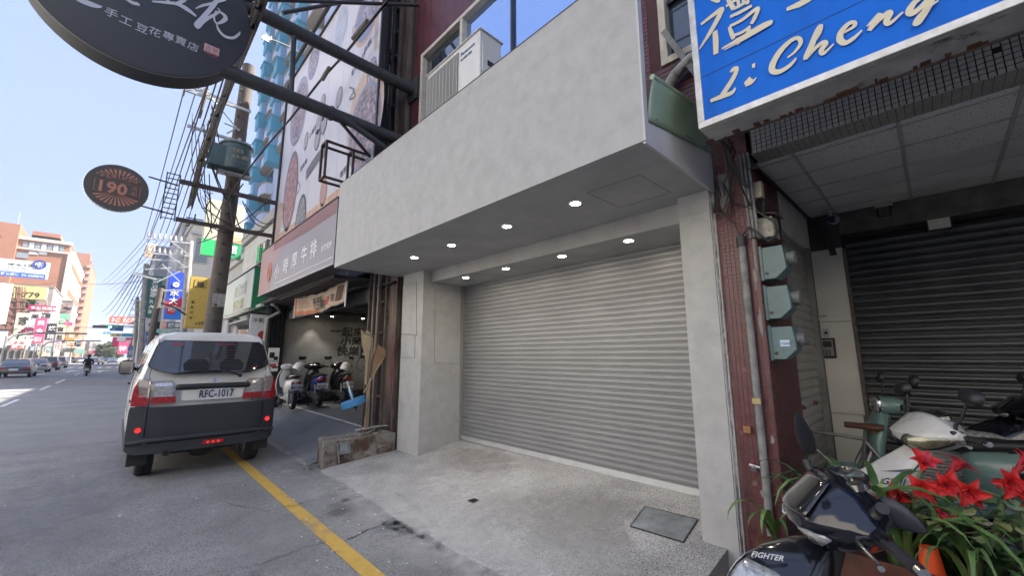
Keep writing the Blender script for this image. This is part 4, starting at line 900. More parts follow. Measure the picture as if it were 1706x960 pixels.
# ---------------- big round blade sign and its pipes
rsn = thing('round_sign', 'huge round charcoal hanging sign with silver brush characters on two thick pipes', 'blade sign', (-.25, 6.1, 6.02)); o = Vector(rsn.location)
chc = mat('charcoal_face', (.048, .054, .066), .5, var=.08, vs=4, bump=.15, bs=150)
CX, CZZ, CR = -.245, 6.02, 1.065
def dring(r, y, x0=CX, z0=CZZ, n=72): return [Vector((x0 + r * math.cos(2 * math.pi * i / n), y, z0 + r * math.sin(2 * math.pi * i / n))) for i in range(n)]
LB(o).loft([dring(CR - .012, 6.10), dring(CR, 6.106), dring(CR, 6.125)]).build('disc', chc, rsn, smooth=30)
LB(o).loft([dring(CR, 6.126), dring(CR, 6.44), dring(CR - .012, 6.45)]).build('rim', mat('charcoal_rim', (.014, .016, .02), .6, bump=.2, bs=80), rsn, smooth=30)
LB(o).loft([dring(CR + .004, 6.12), dring(CR + .006, 6.13), dring(CR + .004, 6.14)]).build('rim_line', mat('rim_grey', (.2, .2, .2), .5), rsn, smooth=30)
slv = mat('silver_print', (.55, .56, .6), .4, .2)
def RS(px, py): p = at(px, py, 'Y', 6.097); return (p.x, p.z)
def rpts(l): return [RS(*p) for p in l]
def z5(l): return rpts([(220 + a / 3.877, b / 3.877) for a, b in l])
DH = [
 (z5([(-60, -25), (0, 15), (35, 25), (45, 38)]), [.03, .04, .04, .01]),
 (z5([(130, 8), (220, 15), (290, 25), (350, 55), (415, 105)]), [.02, .035, .04, .06, .02]), (z5([(290, 25), (335, 0), (360, -25)]), [.04, .04, .03]), (z5([(240, 18), (225, -10), (215, -40)]), [.03, .03, .03]),
 (z5([(410, 55), (455, 35), (520, 20), (600, -5)]), [.01, .03, .03, .04]), (z5([(560, -20), (520, 40), (460, 110), (415, 160), (430, 185)]), [.05, .05, .05, .05, .02]),
 (z5([(430, 180), (470, 130), (540, 90), (565, 70), (550, 50)]), [.02, .04, .03, .02, .01]), (z5([(565, 75), (598, 100), (600, 125), (560, 150), (535, 140), (530, 100), (545, 70)]), [.03, .045, .05, .03, .02, .02, .02]),
 (z5([(545, 150), (560, 195), (600, 235), (650, 245), (685, 225), (697, 205)]), [.01, .03, .04, .035, .03, .01])]
brush(DH, slv, (0, 6.097, 0), (1, 0, 0), (0, 0, 1), 1, rsn, o, lift=.004)
for i, c in enumerate('手工豆花專賣店'):
    px, py = ((172, 21), (197, 34), (224, 47), (246, 53), (269, 60), (290, 68), (311, 78))[i]
    p = at(px, py, 'Y', 6.096); ltext(o, c, .118, slv, (p.x, 6.096, p.z), (1, 0, -.06), (.06, 0, 1), rsn, ext=.002)
a, b = at(341, 71, 'Y', 6.096), at(364, 96, 'Y', 6.096)
LB(o).bx(a.x, b.x, 6.093, 6.098, b.z + .02, a.z).build('seal', mat('seal_pink', (.55, .38, .38), .6), rsn)
ltext(o, '古早', .07, mat('seal_red', (.35, .08, .09), .6), (a.x + .01, 6.092, a.z - .075), (1, 0, 0), (0, 0, 1), rsn, ext=.001); ltext(o, '味豆', .07, mat('seal_red', (.35, .08, .09)), (a.x + .01, 6.092, a.z - .145), (1, 0, 0), (0, 0, 1), rsn, ext=.001)
c = at(143, 0, 'Y', 6.096)   # bowl emblem, its lower half shows
m = LB(o); m.add([(c.x + .13 * math.cos(math.pi + math.pi * i / 16), 6.095, c.z + .01 + .065 * math.sin(math.pi + math.pi * i / 16)) for i in range(17)], [tuple(range(17))]); m.build('bowl_emblem', slv, rsn, fix=False)
LB(o).add([(CX - 1.02, 6.0985, CZZ - .25), (CX + .9, 6.0985, CZZ - .46), (CX + .9, 6.0985, CZZ - .463), (CX - 1.02, 6.0985, CZZ - .253)], [(0, 1, 2, 3)]).build('face_seam', mat('seam_dark', (.015, .015, .018), .7), rsn, fix=False)
LB(o).cyl((3.45, 6.2, 6.50), (.68, 6.2, 6.50), .098, n=18).build('pipe', dkpaint, rsn, smooth=50); LB(o).cyl((3.45, 6.2, 5.40), (.55, 6.2, 5.40), .098, n=18).build('pipe', dkpaint, rsn, smooth=50)
LB(o).bx(3.40, 3.46, 6.03, 6.37, 6.28, 6.72).build('wall_plate', dkpaint, rsn); LB(o).prism([(3.40, 6.2, 6.7), (3.40, 6.2, 6.58), (3.1, 6.2, 6.58)], (0, .01, 0)).build('gusset', dkpaint, rsn)
LB(o).cyl((1.42, 6.2, 5.44), (1.38, 6.2, 6.42), .035, n=10).build('tie_bar', dkpaint, rsn, smooth=50)
LB(o).cyl((2.0, 6.15, 5.42), (2.9, 6.1, 5.1), .05, n=10).build('brace_pipe', dkpaint, rsn, smooth=50)
p = at(742 / 3.43 + 400, 895 / 3.43, 'X', 2.75)
LB(o).cyl((2.02, 6.15, 5.38), tuple(p), .028, n=8).build('brace_pipe', dkpaint, rsn, smooth=50)
LB(o).tube([(1.98, 6.2, 5.40), (2.02, 6.2, 5.40)], .115, 14).build('weld_ring', dkpaint, rsn)
# thin stays crossing above
a, b = at(418, 1, 'Y', 6.1), at(697, 8, 'X', 3.42)
LB(o).cyl(tuple(at(405, -3, 'Y', 6.1)), tuple(b), .03, n=8).build('stay_rod', dkpaint, rsn, smooth=50)
LB(o).cyl(tuple(at(470, 21, 'Y', 6.9)), tuple(at(622, -6, 'Y', 6.9)), .035, n=8).build('stay_rod', dkpaint, rsn, smooth=50)

# ---------------- service cable with black insulators crossing to the utility pole
sc = thing('service_cable', 'black service cable with taped joints running down from the canopy to the utility pole', 'cable', (2, 8, 5)); o = Vector(sc.location)
A, Bp = at(650, -6, 'Y', 5.6), at(375, 345, 'Y', 12.6)
pts = []
for i in range(21):
    t_ = i / 20; pts.append(A.lerp(Bp, t_) - Vector((0, 0, .25 * math.sin(math.pi * t_))))
tgt = [(650, -6, 5.6), (612, 42, 6.3), (572, 92, 7.2), (532, 135, 8.2), (480, 202, 9.6), (440, 248, 10.6), (400, 300, 11.8), (376, 340, 12.6)]
pts = [at(x, y, 'Y', yy_) for x, y, yy_ in tgt]
LB(o).tube(pts, .02, 8).build('cable', black, sc, smooth=60); LB(o).tube([p + Vector((.03, .0, .035)) for p in pts[:5]], .016, 6).build('cable', black, sc, smooth=60)
for t0, t1 in (((612, 34), (588, 64)), ((549, 112), (537, 132))):
    a, b = at(*t0, 'Y', 6.5), at(*t1, 'Y', 7.1 if t0[0] > 600 else 8.0)
    if t0[0] < 600: a = at(*t0, 'Y', 7.7)
    LB(o).cyl(a, b, .042, n=10).build('cable_joint', mat('taped_joint', (.12, .115, .09), .7, var=.2), sc, smooth=50)
# flood lamp on an arm at the billboard
fl = thing('sign_lamp', 'small lit lamp on a thin arm reaching out from the billboard frame', 'lamp', (2.9, 10.5, 8.8)); o = Vector(fl.location)
a, b = at(497, 86, 'X', 2.8), at(450, 64, 'Y', 10.9)
LB(o).tube([a, a.lerp(b, .5) + Vector((0, 0, .03)), b], .02, 8).build('arm', dkpaint, fl)
LB(o).ob(b + Vector((-.08, 0, -.02)), (.2, .16, .09)).build('lamp_head', steel, fl, bevel=.01); LB(o).ob(b + Vector((-.1, -.05, -.07)), (.13, .1, .012)).build('lens', tl, fl)

# ---------------- small round price sign
pr = thing('price_sign', 'round black price sign reading 190 with orange rays, on a ladder bracket', 'blade sign', (-.45, 12.9, 5.53)); o = Vector(pr.location)
px_, pz_, pr_ = -.452, 5.527, .552
LB(o).loft([dring(pr_, 12.9, px_, pz_, 48), dring(pr_, 13.06, px_, pz_, 48)]).build('disc', mat('price_face', (.075, .066, .06), .5), pr, smooth=30)
org_ = mat('price_orange', (.45, .2, .13), .5)
m = LB(o)
for i in range(11):
    t_ = math.pi * (.2 + .6 * i / 10)
    for sgn in (1, -1):
        a = Vector((px_ + .1 * math.cos(t_), 12.896, pz_ + sgn * .16)); b_ = Vector((px_ + .46 * math.cos(t_ - .05), 12.896, pz_ + sgn * .44 * math.sin(t_ - .05))); c_ = Vector((px_ + .46 * math.cos(t_ + .05), 12.896, pz_ + sgn * .44 * math.sin(t_ + .05)))
        m.add([a, b_, c_], [(0, 1, 2)])
m.build('ray', org_, pr, fix=False, kind='stuff')
LB(o).bx(px_ - .38, px_ + .4, 12.89, 12.894, pz_ - .17, pz_ + .13).build('panel', mat('price_face', (.05, .045, .04)), pr)
m = LB(o)
for a, b in (((-.38, -.17), (.4, -.17)), ((.4, -.17), (.4, .13)), ((.4, .13), (-.38, .13)), ((-.38, .13), (-.38, -.17))): m.bar((px_ + a[0], 12.888, pz_ + a[1]), (px_ + b[0], 12.888, pz_ + b[1]), .008, .004)
m.build('panel_outline', org_, pr, kind='stuff')
ltext(o, '190', .36, org_, (px_ - .36, 12.886, pz_ - .15), (1, 0, 0), (0, 0, 1), pr, bold=.03, xs=.95)
ltext(o, '元', .11, org_, (px_ + .24, 12.886, pz_ + .01), (1, 0, 0), (0, 0, 1), pr); ltext(o, '起', .11, org_, (px_ + .24, 12.886, pz_ - .12), (1, 0, 0), (0, 0, 1), pr)
for i, c in enumerate('平價好味'):
    x = px_ - .28 + i * .19; zc = pz_ + .22 + .03 * (i in (1, 2))
    LB(o).cyl((x, 12.893, zc), (x, 12.887, zc), .075, n=16).build('disc_badge', mat('price_face', (.05, .045, .04)), pr)
    ltext(o, c, .1, org_, (x - .05, 12.884, zc - .035), (1, 0, 0), (0, 0, 1), pr)
bulb = mat('bulb_glow', (.9, .9, .8), .4, emit=(.6, 1, .7), es=.5); bul2 = mat('bulb_warm', (.9, .9, .8), .4, emit=(1, .7, .4), es=.5)
me_ = MB().lathe([(0, -.012), (.01, -.006), (.012, 0)], n=8).mesh('bulb', bulb); me2 = me_.copy(); me2.materials[0] = bul2
dotm = MB().lathe([(0, -.012), (.01, -.006), (.012, 0)], n=8).mesh('bulb', mat('bulb_off', (.4, .4, .36), .4))
for i in range(36):
    t_ = 2 * math.pi * i / 36
    q = link('bulb', dotm, pr); q.location = Vector((px_ + .505 * math.cos(t_), 12.9, pz_ + .505 * math.sin(t_))) - o; q.rotation_euler = (R(90), 0, 0)
for i in range(26):
    t_ = math.pi * (1.0 + 1.0 * i / 25) - .3; q = link('bulb', (me_, me2)[i % 2], pr); q.location = Vector((px_ + (pr_ + .015) * math.cos(t_), 12.93, pz_ + (pr_ + .015) * math.sin(t_))) - o; q.scale = (.55, .55, .55)
brn = mat('brown_arm', (.07, .055, .05), .6, .3, var=.2)
LB(o).bx(.64, 2.9, 12.88, 12.96, 5.98, 6.09).build('arm', brn, pr); LB(o).bx(.66, 2.9, 12.88, 12.96, 4.98, 5.08).build('arm', brn, pr)
LB(o).tube([(.05, 12.95, 5.98), (.62, 12.95, 5.92)], .02).build('rod', fr_, pr); LB(o).tube([(-.1, 12.95, 5.22), (.6, 12.95, 5.14)], .02).build('rod', fr_, pr)
for x in (.38, .64): LB(o).bx(x - .012, x + .012, 12.9, 12.93, 4.96, 6.2).build('ladder_rail', fr_, pr)
for i in range(10): LB(o).bx(.392, .628, 12.9, 12.92, 5.0 + i * .13, 5.02 + i * .13).build('ladder_rung', fr_, pr)

# ---------------- junk leaning on the steel frame: cardboard, poles, blue reel
def junk(n, lab, cat, loc): t = thing(n, lab, cat, loc); return t, Vector(loc)
def sh(pix, Y): return [at(x, y, 'Y', Y) for x, y in pix]
t, o = junk('cardboard_sheet', 'torn cream cardboard strip jammed upright against the rusty frame', 'cardboard', (3.1, 6.6, .9))
cb = mat('cardboard_cream', (.46, .38, .24), .85, var=.12, vs=8)
q = sh([(601, 549), (608, 555), (611, 549), (617, 555), (619, 567), (614, 600), (611, 640), (607, 642), (609, 600), (603, 575)], 6.62)
LB(o).prism(q, (0.004, .006, 0)).build('sheet', cb, t)
t, o = junk('cardboard_sheet', 'bent brown cardboard sheet beside the cream strip', 'cardboard', (3.3, 6.6, .9))
q = sh([(630, 574), (643, 583), (643, 592), (636, 606), (622, 625), (618, 628), (622, 600)], 6.5)
m = LB(o); m.prism(q, (.004, .006, 0)); m.build('sheet', mat('cardboard_brown', (.30, .19, .115), .85, var=.15, vs=6), t)
q = sh([(630, 574), (622, 600), (618, 628), (615, 632), (618, 600)], 6.56); LB(o).prism(q, (.004, .006, 0)).build('fold', mat('cardboard_dark', (.2, .13, .085), .85), t)
t, o = junk('wooden_poles', 'thin wooden poles leaning against the rusty frame', 'poles', (3.0, 6.6, .4))
for a, b, Y in (((626, 560), (606, 720), 6.6), ((638, 598), (606, 655), 6.5), ((612, 640), (609, 722), 6.62), ((621, 562), (612, 720), 6.64)):
    LB(o).cyl(at(*a, 'Y', Y), at(*b, 'Y', Y), .012, n=8).build('pole', mat('pale_wood', (.32, .25, .17), .8, var=.2, vs=20), t)
LB(o).cyl(at(626, 560, 'Y', 6.6), at(606, 555, 'Y', 6.6), .008, n=8).build('wire', steel, t)
t, o = junk('blue_reel', 'blue plastic reel with handle hung on the post beside the bay', 'reel', tuple(at(589, 671, 'Y', 6.45)))
bl = mat('blue_plastic', (.045, .2, .42), .45, var=.12, vs=12)
c = o; ax = Vector((-.3, .12, .95)).normalized(); Q = ax.to_track_quat('Z', 'Y').to_matrix()
MB().lathe([(0, -.05), (.17, -.05), (.185, -.04), (.185, .04), (.17, .05), (0, .05)], (0, 0, 0), Q).build('drum', bl, t, smooth=30)
MB().lathe([(.028, .05), (.026, .17), (.036, .175), (.036, .2), (0, .2)], Q @ Vector((-.07, 0, 0)), Q, n=14).build('hub', bl, t, smooth=30)
MB().tube([Q @ Vector((.05, 0, .05)), Q @ Vector((.1, 0, .1)), Q @ Vector((.13, .0, .2)), Q @ Vector((.1, .0, .25)), Q @ Vector((.12, 0, .35))], .013).build('crank', mat('crank_white', (.6, .6, .6), .4), t, smooth=50)
MB().tube([Q @ Vector((.08, 0, -.05)), Q @ Vector((.14, .02, -.12)), Q @ Vector((.2, .02, -.1))], .015).build('hook', black, t)
t, o = junk('meter_box', 'small dark meter box with a cable loop on the post by the bay', 'box', tuple(at(604, 592, 'Y', 7.2)))
MB().bx(-.06, .06, -.04, .04, -.06, .12).build('casing', black, t, bevel=.008); MB().bx(-.03, .03, -.044, -.04, .0, .04).build('label_plate', mat('yellowed_label', (.4, .4, .36)), t)
MB().tube([(-.05, 0, -.05), (-.1, 0, -.15), (-.08, 0, -.25), (0, 0, -.28), (.05, 0, -.2)], .008).build('cable', black, t)
t, o = junk('cable_coil', 'loose coil of old cables lying on the low wall', 'cables', (3.2, 6.5, .38)); rnd = random.Random(2)
for k in range(5):
    MB().tube([(-.05 + (.1 + .04 * k) * math.cos(i * .7), .1 + .1 * math.sin(i * .7 + k), .012 + .012 * k + .02 * math.sin(i)) for i in range(10)], .007, 6).build('cable', [black, pv, rust][k % 3], t, smooth=60)
m = MB()
for k in range(26):
    x, y = rnd.uniform(-.55, .15), rnd.uniform(-.15, .2); s_ = rnd.uniform(.006, .025); m.ob((x, y, s_ * .3), (s_ * 1.6, s_, s_ * .7), Matrix.Rotation(rnd.uniform(0, 3), 3, 'Z'))
m.build('debris', mat('pale_debris', (.3, .29, .27), .9), t, kind='stuff')
t, o = junk('weed', 'small green weed growing at the corner of the low wall', 'weed', (2.2, 6.42, 0)); lf = mat('weed_leaf', (.05, .09, .03), .6, var=.3, vs=30)
m = MB()
for k in range(46):
    a = rnd.uniform(0, 6.28); r_ = rnd.uniform(.01, .12); z = rnd.uniform(.02, .16) * (1 - r_ * 3); s_ = rnd.uniform(.012, .026); c = Vector((r_ * math.cos(a) - .03, r_ * math.sin(a) - .03, z)); q_ = Matrix.Rotation(a, 3, 'Z') @ Matrix.Rotation(rnd.uniform(-.8, .8), 3, 'X')
    m.add([c + q_ @ Vector(v) for v in ((0, 0, 0), (s_ * .8, -s_ * .5, .004), (s_ * 1.6, 0, -.002), (s_ * .8, s_ * .5, .004))], [(0, 1, 2, 3)])
m.build('leaves', lf, t, fix=False, kind='stuff'); m = MB()
for k in range(6): a = k * 1.1; m.tube([(-.03, -.03, 0), (-.03 + .05 * math.cos(a), -.03 + .05 * math.sin(a), .08), (-.03 + .08 * math.cos(a), -.03 + .08 * math.sin(a), .1)], .002, 5)
m.build('stems', lf, t, kind='stuff')
t, o = junk('notice_board', 'white notice board with small drawings beside the black corrugated panel', 'notice', tuple(at(455, 600, 'Y', 12.33)))
MB().bx(-.13, .13, -.02, 0, -.3, .32).build('board', white, t)
MB().bx(-.1, .02, -.024, -.02, .05, .2).build('drawing', ink, t); MB().bx(-.1, .08, -.024, -.02, -.2, -.1).build('drawing', mat('notice_red', (.45, .06, .06), .6), t)
text('小心', .09, ink, (-.1, -.024, -.06), (1, 0, 0), (0, 0, 1), t)
# ================================================================ utility poles, wires
polem = mat('weathered_concrete_pole', (.10, .084, .074), .85, var=.22, vs=7, bump=.5, bs=50, stain=(.3, .29, .27), sts=6, stt=.7)
galv = mat('galvanised_arm', (.4, .42, .44), .5, .5, var=.15)
def pole(base, top, r0, r1, lab, arms, group='utility poles along the street', extra=None, m_=polem):
    t = thing('utility_pole', lab, 'utility pole', base, 0, group); o = Vector(base)
    LB(o).cyl(base, top, r0, r1, 18).build('shaft', m_, t, smooth=50)
    for a, b in arms: LB(o).bar(a, b, .07).build('cross_arm', galv, t)
    return t, o
ax_ = at(355, 540, 'Y', 13.3).x
pt_, po = pole((1.70, 13.3, 0), (1.86, 13.3, 10.2), .205, .165, 'tall weathered concrete utility pole with blue green transformer behind the van', [(tuple(at(305, 148, 'Y', 13.1)), tuple(at(418, 186, 'Y', 13.1))), (tuple(at(322, 145, 'Y', 13.5)), tuple(at(400, 180, 'Y', 13.5))), (tuple(at(312, 209, 'Y', 13.05)), tuple(at(418, 243, 'Y', 13.05)))])
m = LB(po); rnd = random.Random(6)
for z in [2.5 + i * .42 for i in range(18)]: m.bx(1.69, 1.75, 13.06, 13.12, z, z + .06)
m.build('bolt_hole', mat('bolt_dark', (.05, .045, .04), .8), pt_, kind='stuff')
LB(po).bx(1.63, 1.9, 13.06, 13.075, 2.9, 3.25).build('faded_plate', mat('faded_plate', (.3, .29, .27), .8, var=.4, vs=20), pt_)
teal = mat('transformer_teal', (.055, .095, .105), .5, .1, var=.2, vs=6)
ctr = at(393, 264, 'Y', 12.95); tf = LB(po).lathe([(0, -.40), (.36, -.40), (.37, -.36), (.36, .30), (.40, .31), (.40, .36), (.36, .38), (0, .41)], ctr, n=20).build('transformer', teal, pt_, smooth=35)
c = ctr + Vector((-.40, -.02, -.06)); m = LB(po)
for k in range(5): m.ob(c + Vector((-.03, -.2 + .1 * k, -.05)), (.34, .05, .6))
m.build('radiator', teal, tf, kind='stuff')
for dx, dy in ((-.2, -.15), (0, -.25), (.2, -.12)): LB(po).lathe([(.03, 0), (.05, .03), (.03, .06), (.05, .09), (.02, .13), (0, .14)], ctr + Vector((dx, dy, .38)), n=10).build('bushing', mat('insulator_white', (.45, .44, .42), .4), tf)
for k, s_ in enumerate(('TR5', 'A4-00')): ltext(po, s_, .15, mat('faded_yellow_print', (.3, .26, .12), .7), ctr + Vector((-.16, -.385, .02 - .17 * k)), (1, -.1, 0), (0, 0, 1), tf)
LB(po).ob(ctr + Vector((.02, .1, -.45)), (.8, .3, .05)).build('bracket', galv, tf)
for px, py in ((343, 155), (375, 164)):
    p = at(px, py, 'Y', 13.1); LB(po).lathe([(.05, -.1), (.09, -.06), (.05, -.02), (.09, .02), (.05, .06), (.08, .1), (.03, .14), (0, .15)], p, n=12).build('insulator', mat('insulator_white', (.45, .44, .42)), pt_, smooth=50)
for a, b in (((343, 158), (332, 196)), ((352, 178), (362, 196)), ((374, 205), (400, 216)), ((378, 222), (395, 213)), ((350, 160), (398, 218)), ((345, 205), (350, 235))):
    LB(po).cyl(at(*a, 'Y', 13.0), at(*b, 'Y', 13.05), .035 if a == (343, 158) else .02, n=8).build('fuse_arm', galv if b[0] != 332 else polem, pt_)
for px, py in ((362, 178), (352, 202), (356, 190), (345, 258), (340, 272)):
    p = at(px, py, 'Y', 12.95); LB(po).ob(p, (.1, .1, .16), Matrix.Rotation(.5, 3, 'Y')).build('fuse_cutout', teal, pt_, bevel=.02)
def wire(pts, r, lab, m_=black, n=6, sag=0, group='overhead wires', name='overhead_wire', steps=10):
    P3 = [Vector(p) for p in pts]; Q = []
    for a, b in zip(P3, P3[1:]):
        for i in range(steps): u = i / steps; Q.append(a.lerp(b, u) - Vector((0, 0, sag * 4 * u * (1 - u))))
    Q.append(P3[-1]); c_ = Q[len(Q) // 2]; t = thing(name, lab, 'wire', tuple(c_), 0, group)
    MB().tube([q - c_ for q in Q], r, n).build('strand', m_, t, smooth=60); return t
WN = ['outermost overhead wire, farthest left over the road','second overhead wire from the road side','third overhead wire from the left','fourth overhead wire, middle of the bundle','fifth overhead wire from the left','sixth overhead wire from the left','lower overhead wire passing under the cross arms','overhead wire nearest the buildings']
W1 = 'thin far overhead wire running along the street past the utility poles'
WM = mat('wire_grey', (.06, .06, .068), .7)
# wires leaving the near cross arms, down the street to the far poles
far = at(186, 425, 'Y', 60)
for i, (px, py, yy_, qx, qy) in enumerate(((306, 152, 13.1, 240, 398), (330, 140, 13.3, 247, 399), (372, 60, 9, 262, 401), (385, 60, 9, 272, 400), (397, 52, 8, 282, 401), (405, 40, 7, 292, 402), (360, 100, 11, 240, 420), (420, 20, 6, 300, 404))):
    a, b = at(px, py, 'Y', yy_), at(qx, qy, 'Y', 30); c_ = at(170 + i * 5, 470 + i * 4, 'Y', 75); a0 = a + (a - b) * (.5 if i > 1 else .03)
    wire([a0, a, b, c_], .016 if i > 1 else .014, WN[i], WM, sag=.25)
# the thick bundle of phone cables
bm_ = mat('bundle_brown', (.13, .10, .08), .7, var=.3, vs=9)
bp = [at(445, -30, 'Y', 5.0), at(420, 42, 'Y', 6.4), at(390, 118, 'Y', 8.2), at(362, 190, 'Y', 10.2), at(335, 265, 'Y', 12.2), at(316, 345, 'Y', 13.6)]
t = thing('cable_bundle', 'thick lashed bundle of telephone cables sloping down past the transformer pole', 'cables', tuple(bp[3])); o = Vector(t.location)
for k in range(7):
    dx, dz = .05 * math.cos(k), .05 * math.sin(k * 1.7); LB(o).tube([p + Vector((dx, 0, dz)) for p in bp], .013 if k % 2 else .02, 8).build('cable', (bm_, mat('cable_grey_brown', (.10, .09, .08), .6), pv)[k % 3], t, smooth=60)
m = LB(o)
for a, b in zip(bp, bp[1:]):
    for k in range(2): p = a.lerp(b, k / 2); m.ob(p, (.11, .02, .11))
m.build('lashing', black, t, kind='stuff')
for k in range(14):     # loops and droppers round the pole
    rnd = random.Random(k + 30); a = at(rnd.uniform(320, 372), rnd.uniform(170, 330), 'Y', 13.0); b = at(rnd.uniform(340, 420), rnd.uniform(270, 400), 'Y', 12.9); mid = (a + b) / 2 + Vector((rnd.uniform(-.4, .3), 0, -rnd.uniform(.2, .8)))
    LB(po).tube([a, a.lerp(mid, .6) - Vector((0, 0, .1)), mid, b.lerp(mid, .5) - Vector((0, 0, .12)), b], rnd.uniform(.008, .018), 6).build('dropper_cable', black, pt_, smooth=60)
for (a, b, y0, y1), lb in zip((((340, 345), (440, 385), 13, 13.2), ((385, 300), (340, 400), 13, 14), ((404, 335), (440, 378), 13, 14), ((408, 340), (452, 372), 13, 14.5), ((330, 405), (452, 330), 16, 13)), ('service wire just under the lower sign arm', 'service wire falling left across the pole', 'steep service wire right of the pole to the siding', 'second steep service wire right of the pole', 'service wire rising to the billboard corner')): wire([at(*a, 'Y', y0), at(*b, 'Y', y1)], .015, lb, sag=.2)
# more poles ahead
def ppole(px0, py0, px1, py1, Y, r, lab, armpx, m_=polem):
    b, t_ = at(px0, py0, 'Y', Y), at(px1, py1, 'Y', Y); d = (t_ - b); base = b - d * ((b.z - 0) / d.z)
    return pole(tuple(base), tuple(t_), r, r * .85, lab, [(tuple(at(*a, 'Y', Y - .2)), tuple(at(*c_, 'Y', Y - .2))) for a, c_ in armpx], m_=m_)
lp = mat('pale_pole', (.27, .265, .26), .8, var=.2, vs=4)
t, o = ppole(306, 548, 317, 402, 26, .16, 'pale second pole with many rusty cross arms left of the gold sign', [((243, 397), (320, 406)), ((238, 421), (318, 427)), ((248, 432), (300, 436)), ((242, 449), (316, 445)), ((252, 484), (304, 484)), ((252, 511), (308, 514))], lp)
for k in range(14):
    px = 247 + (k % 7) * 9; p = at(px, (394, 418)[k // 7] + (k % 7) * 1.2, 'Y', 25.8); LB(o).cyl(p, p + Vector((0, 0, .22)), .06, .04, 8).build('insulator', mat('insulator_white', (.45, .44, .42)), t)
for a, b in (((282, 400), (314, 424)), ((282, 426), (310, 446)), ((270, 440), (300, 470)), ((262, 470), (300, 452))): LB(o).bar(at(*a, 'Y', 25.7), at(*b, 'Y', 25.7), .05).build('brace', galv, t)
ppole(252, 560, 268, 480, 24, .13, 'slim brown pole in front of the dark green hanging sign', [((222, 456), (262, 466))])
LB(po).tube([at(268, 505, 'Y', 20), at(290, 512, 'Y', 20), at(310, 525, 'Y', 20)], .03, 6).build('dropper_cable', black, pt_)
ppole(236, 560, 244, 440, 45, .2, 'distant grey lattice of poles beside the dark green sign', [((218, 500), (245, 503)), ((216, 516), (243, 518)), ((214, 528), (242, 530)), ((212, 540), (240, 541)), ((224, 455), (246, 458))], lp)
ppole(225, 590, 229, 495, 70, .22, 'far pole with ladder like arms near the traffic lights', [((218, 505), (231, 508)), ((217, 512), (231, 515)), ((215, 525), (230, 526)), ((214, 533), (230, 535))], lp)
for k in range(6): wire([at(222 + k * 4, 455 + k * 2, 'Y', 45), at(170 + k * 6, 520 + k * 6, 'Y', 110)], .03, ('leftmost', 'second', 'third', 'fourth', 'fifth', 'rightmost')[k] + ' of the thin far wires fanning down to the junction', WM, sag=.5)
wire([at(0, 470, 'Y', 110), at(110, 468, 'Y', 110), at(250, 466, 'Y', 60)], .035, 'single wire crossing the street in front of the brick towers', WM, sag=.6)
wire([at(0, 548, 'Y', 110), at(130, 545, 'Y', 120), at(235, 545, 'Y', 90)], .05, 'low wire crossing the far junction', WM, sag=.2)

# ================================================================ right-hand side of the street beyond the steakhouse
def bwall(name, lab, x0, x1, y0, y1, z0, z1, m_, wins=(), cat='building', roof=True):
    t = thing(name, lab, cat, ((x0 + x1) / 2, (y0 + y1) / 2, z0)); o = Vector(t.location)
    LB(o).bx(x0, x1, y0, y1, z0, z1).build('wall', m_, t)
    if roof: LB(o).bx(x0 - .12, x1 + .12, y0 - .12, y1 + .12, z1, z1 + .25).build('parapet', m_, t)
    return t, o
fr_w = mat('window_frame_pale', (.4, .4, .38), .6); gdk = glassmat('window_dark', (.03, .035, .045), .08); gpale = glassmat('window_pale', (.22, .26, .28), .1)
def wins(t, o, face, c, us, zs, w, h, fm=fr_w, gm=gdk):
    for u in us:
        for z in zs:
            if face == 'Y': f = LB(o).bx(u - w / 2, u + w / 2, c - .08, c + .02, z, z + h).build('window', fm, t); LB(o).bx(u - w / 2 + .07, u + w / 2 - .07, c - .10, c - .08, z + .07, z + h - .07).build('pane', gm, f)
            else: f = LB(o).bx(c - .08, c + .02, u - w / 2, u + w / 2, z, z + h).build('window', fm, t); LB(o).bx(c - .10, c - .08, u - w / 2 + .07, u + w / 2 - .07, z + .07, z + h - .07).build('pane', gm, f)
sid = mat('white_siding', (.5, .49, .46), .6, var=.12, vs=3, stain=(.36, .34, .3), sts=3, stt=.62)
t, o = bwall('siding_building', 'building with white horizontal siding and tall window behind the green ended sign', 3.25, 11, 13.0, 19.0, 3.1, 6.0, sid, roof=False)
for k in range(26): LB(o).bx(3.225, 3.25, 13.0, 19.0, 3.12 + k * .11, 3.21 + k * .11).build('siding_board', sid, t)
LB(o).bx(3.1, 3.7, 12.9, 19.05, 6.0, 6.35).build('parapet', mat('plain_render', (.3, .29, .28)), t); LB(o).bx(3.24, 11, 13, 19, 0, 3.1).build('ground_floor', mat('grey_wall', (.25, .24, .235), .8, var=.1), t)
LB(o).bx(3.1, 3.25, 12.98, 19, 2.85, 3.1).build('ledge', mat('grey_wall', (.25, .24, .235)), t)
wins(t, o, 'X', 3.22, (15.6,), (3.55,), 1.2, 1.9, mat('grey_frame', (.2, .2, .195)), gdk)
LB(o).bx(3.08, 3.11, 15.58, 15.62, 3.6, 5.4).build('mullion', mat('grey_frame', (.2, .2, .195)), t); LB(o).bx(3.08, 3.11, 15.05, 16.15, 4.7, 4.74).build('mullion', mat('grey_frame', (.2, .2, .195)), t)
LB(o).bx(2.5, 3.2, 13.3, 18.5, 2.62, 2.68).build('awning', mat('awning_grey', (.34, .34, .33), .6), t)
LB(o).tube([(2.6, 12.2, 2.95), (2.45, 13.2, 2.86), (2.3, 15, 2.78), (2.2, 16.5, 2.95)], .05, 8).build('pipe', mat('cream_pipe', (.5, .48, .43), .5), t, smooth=50)
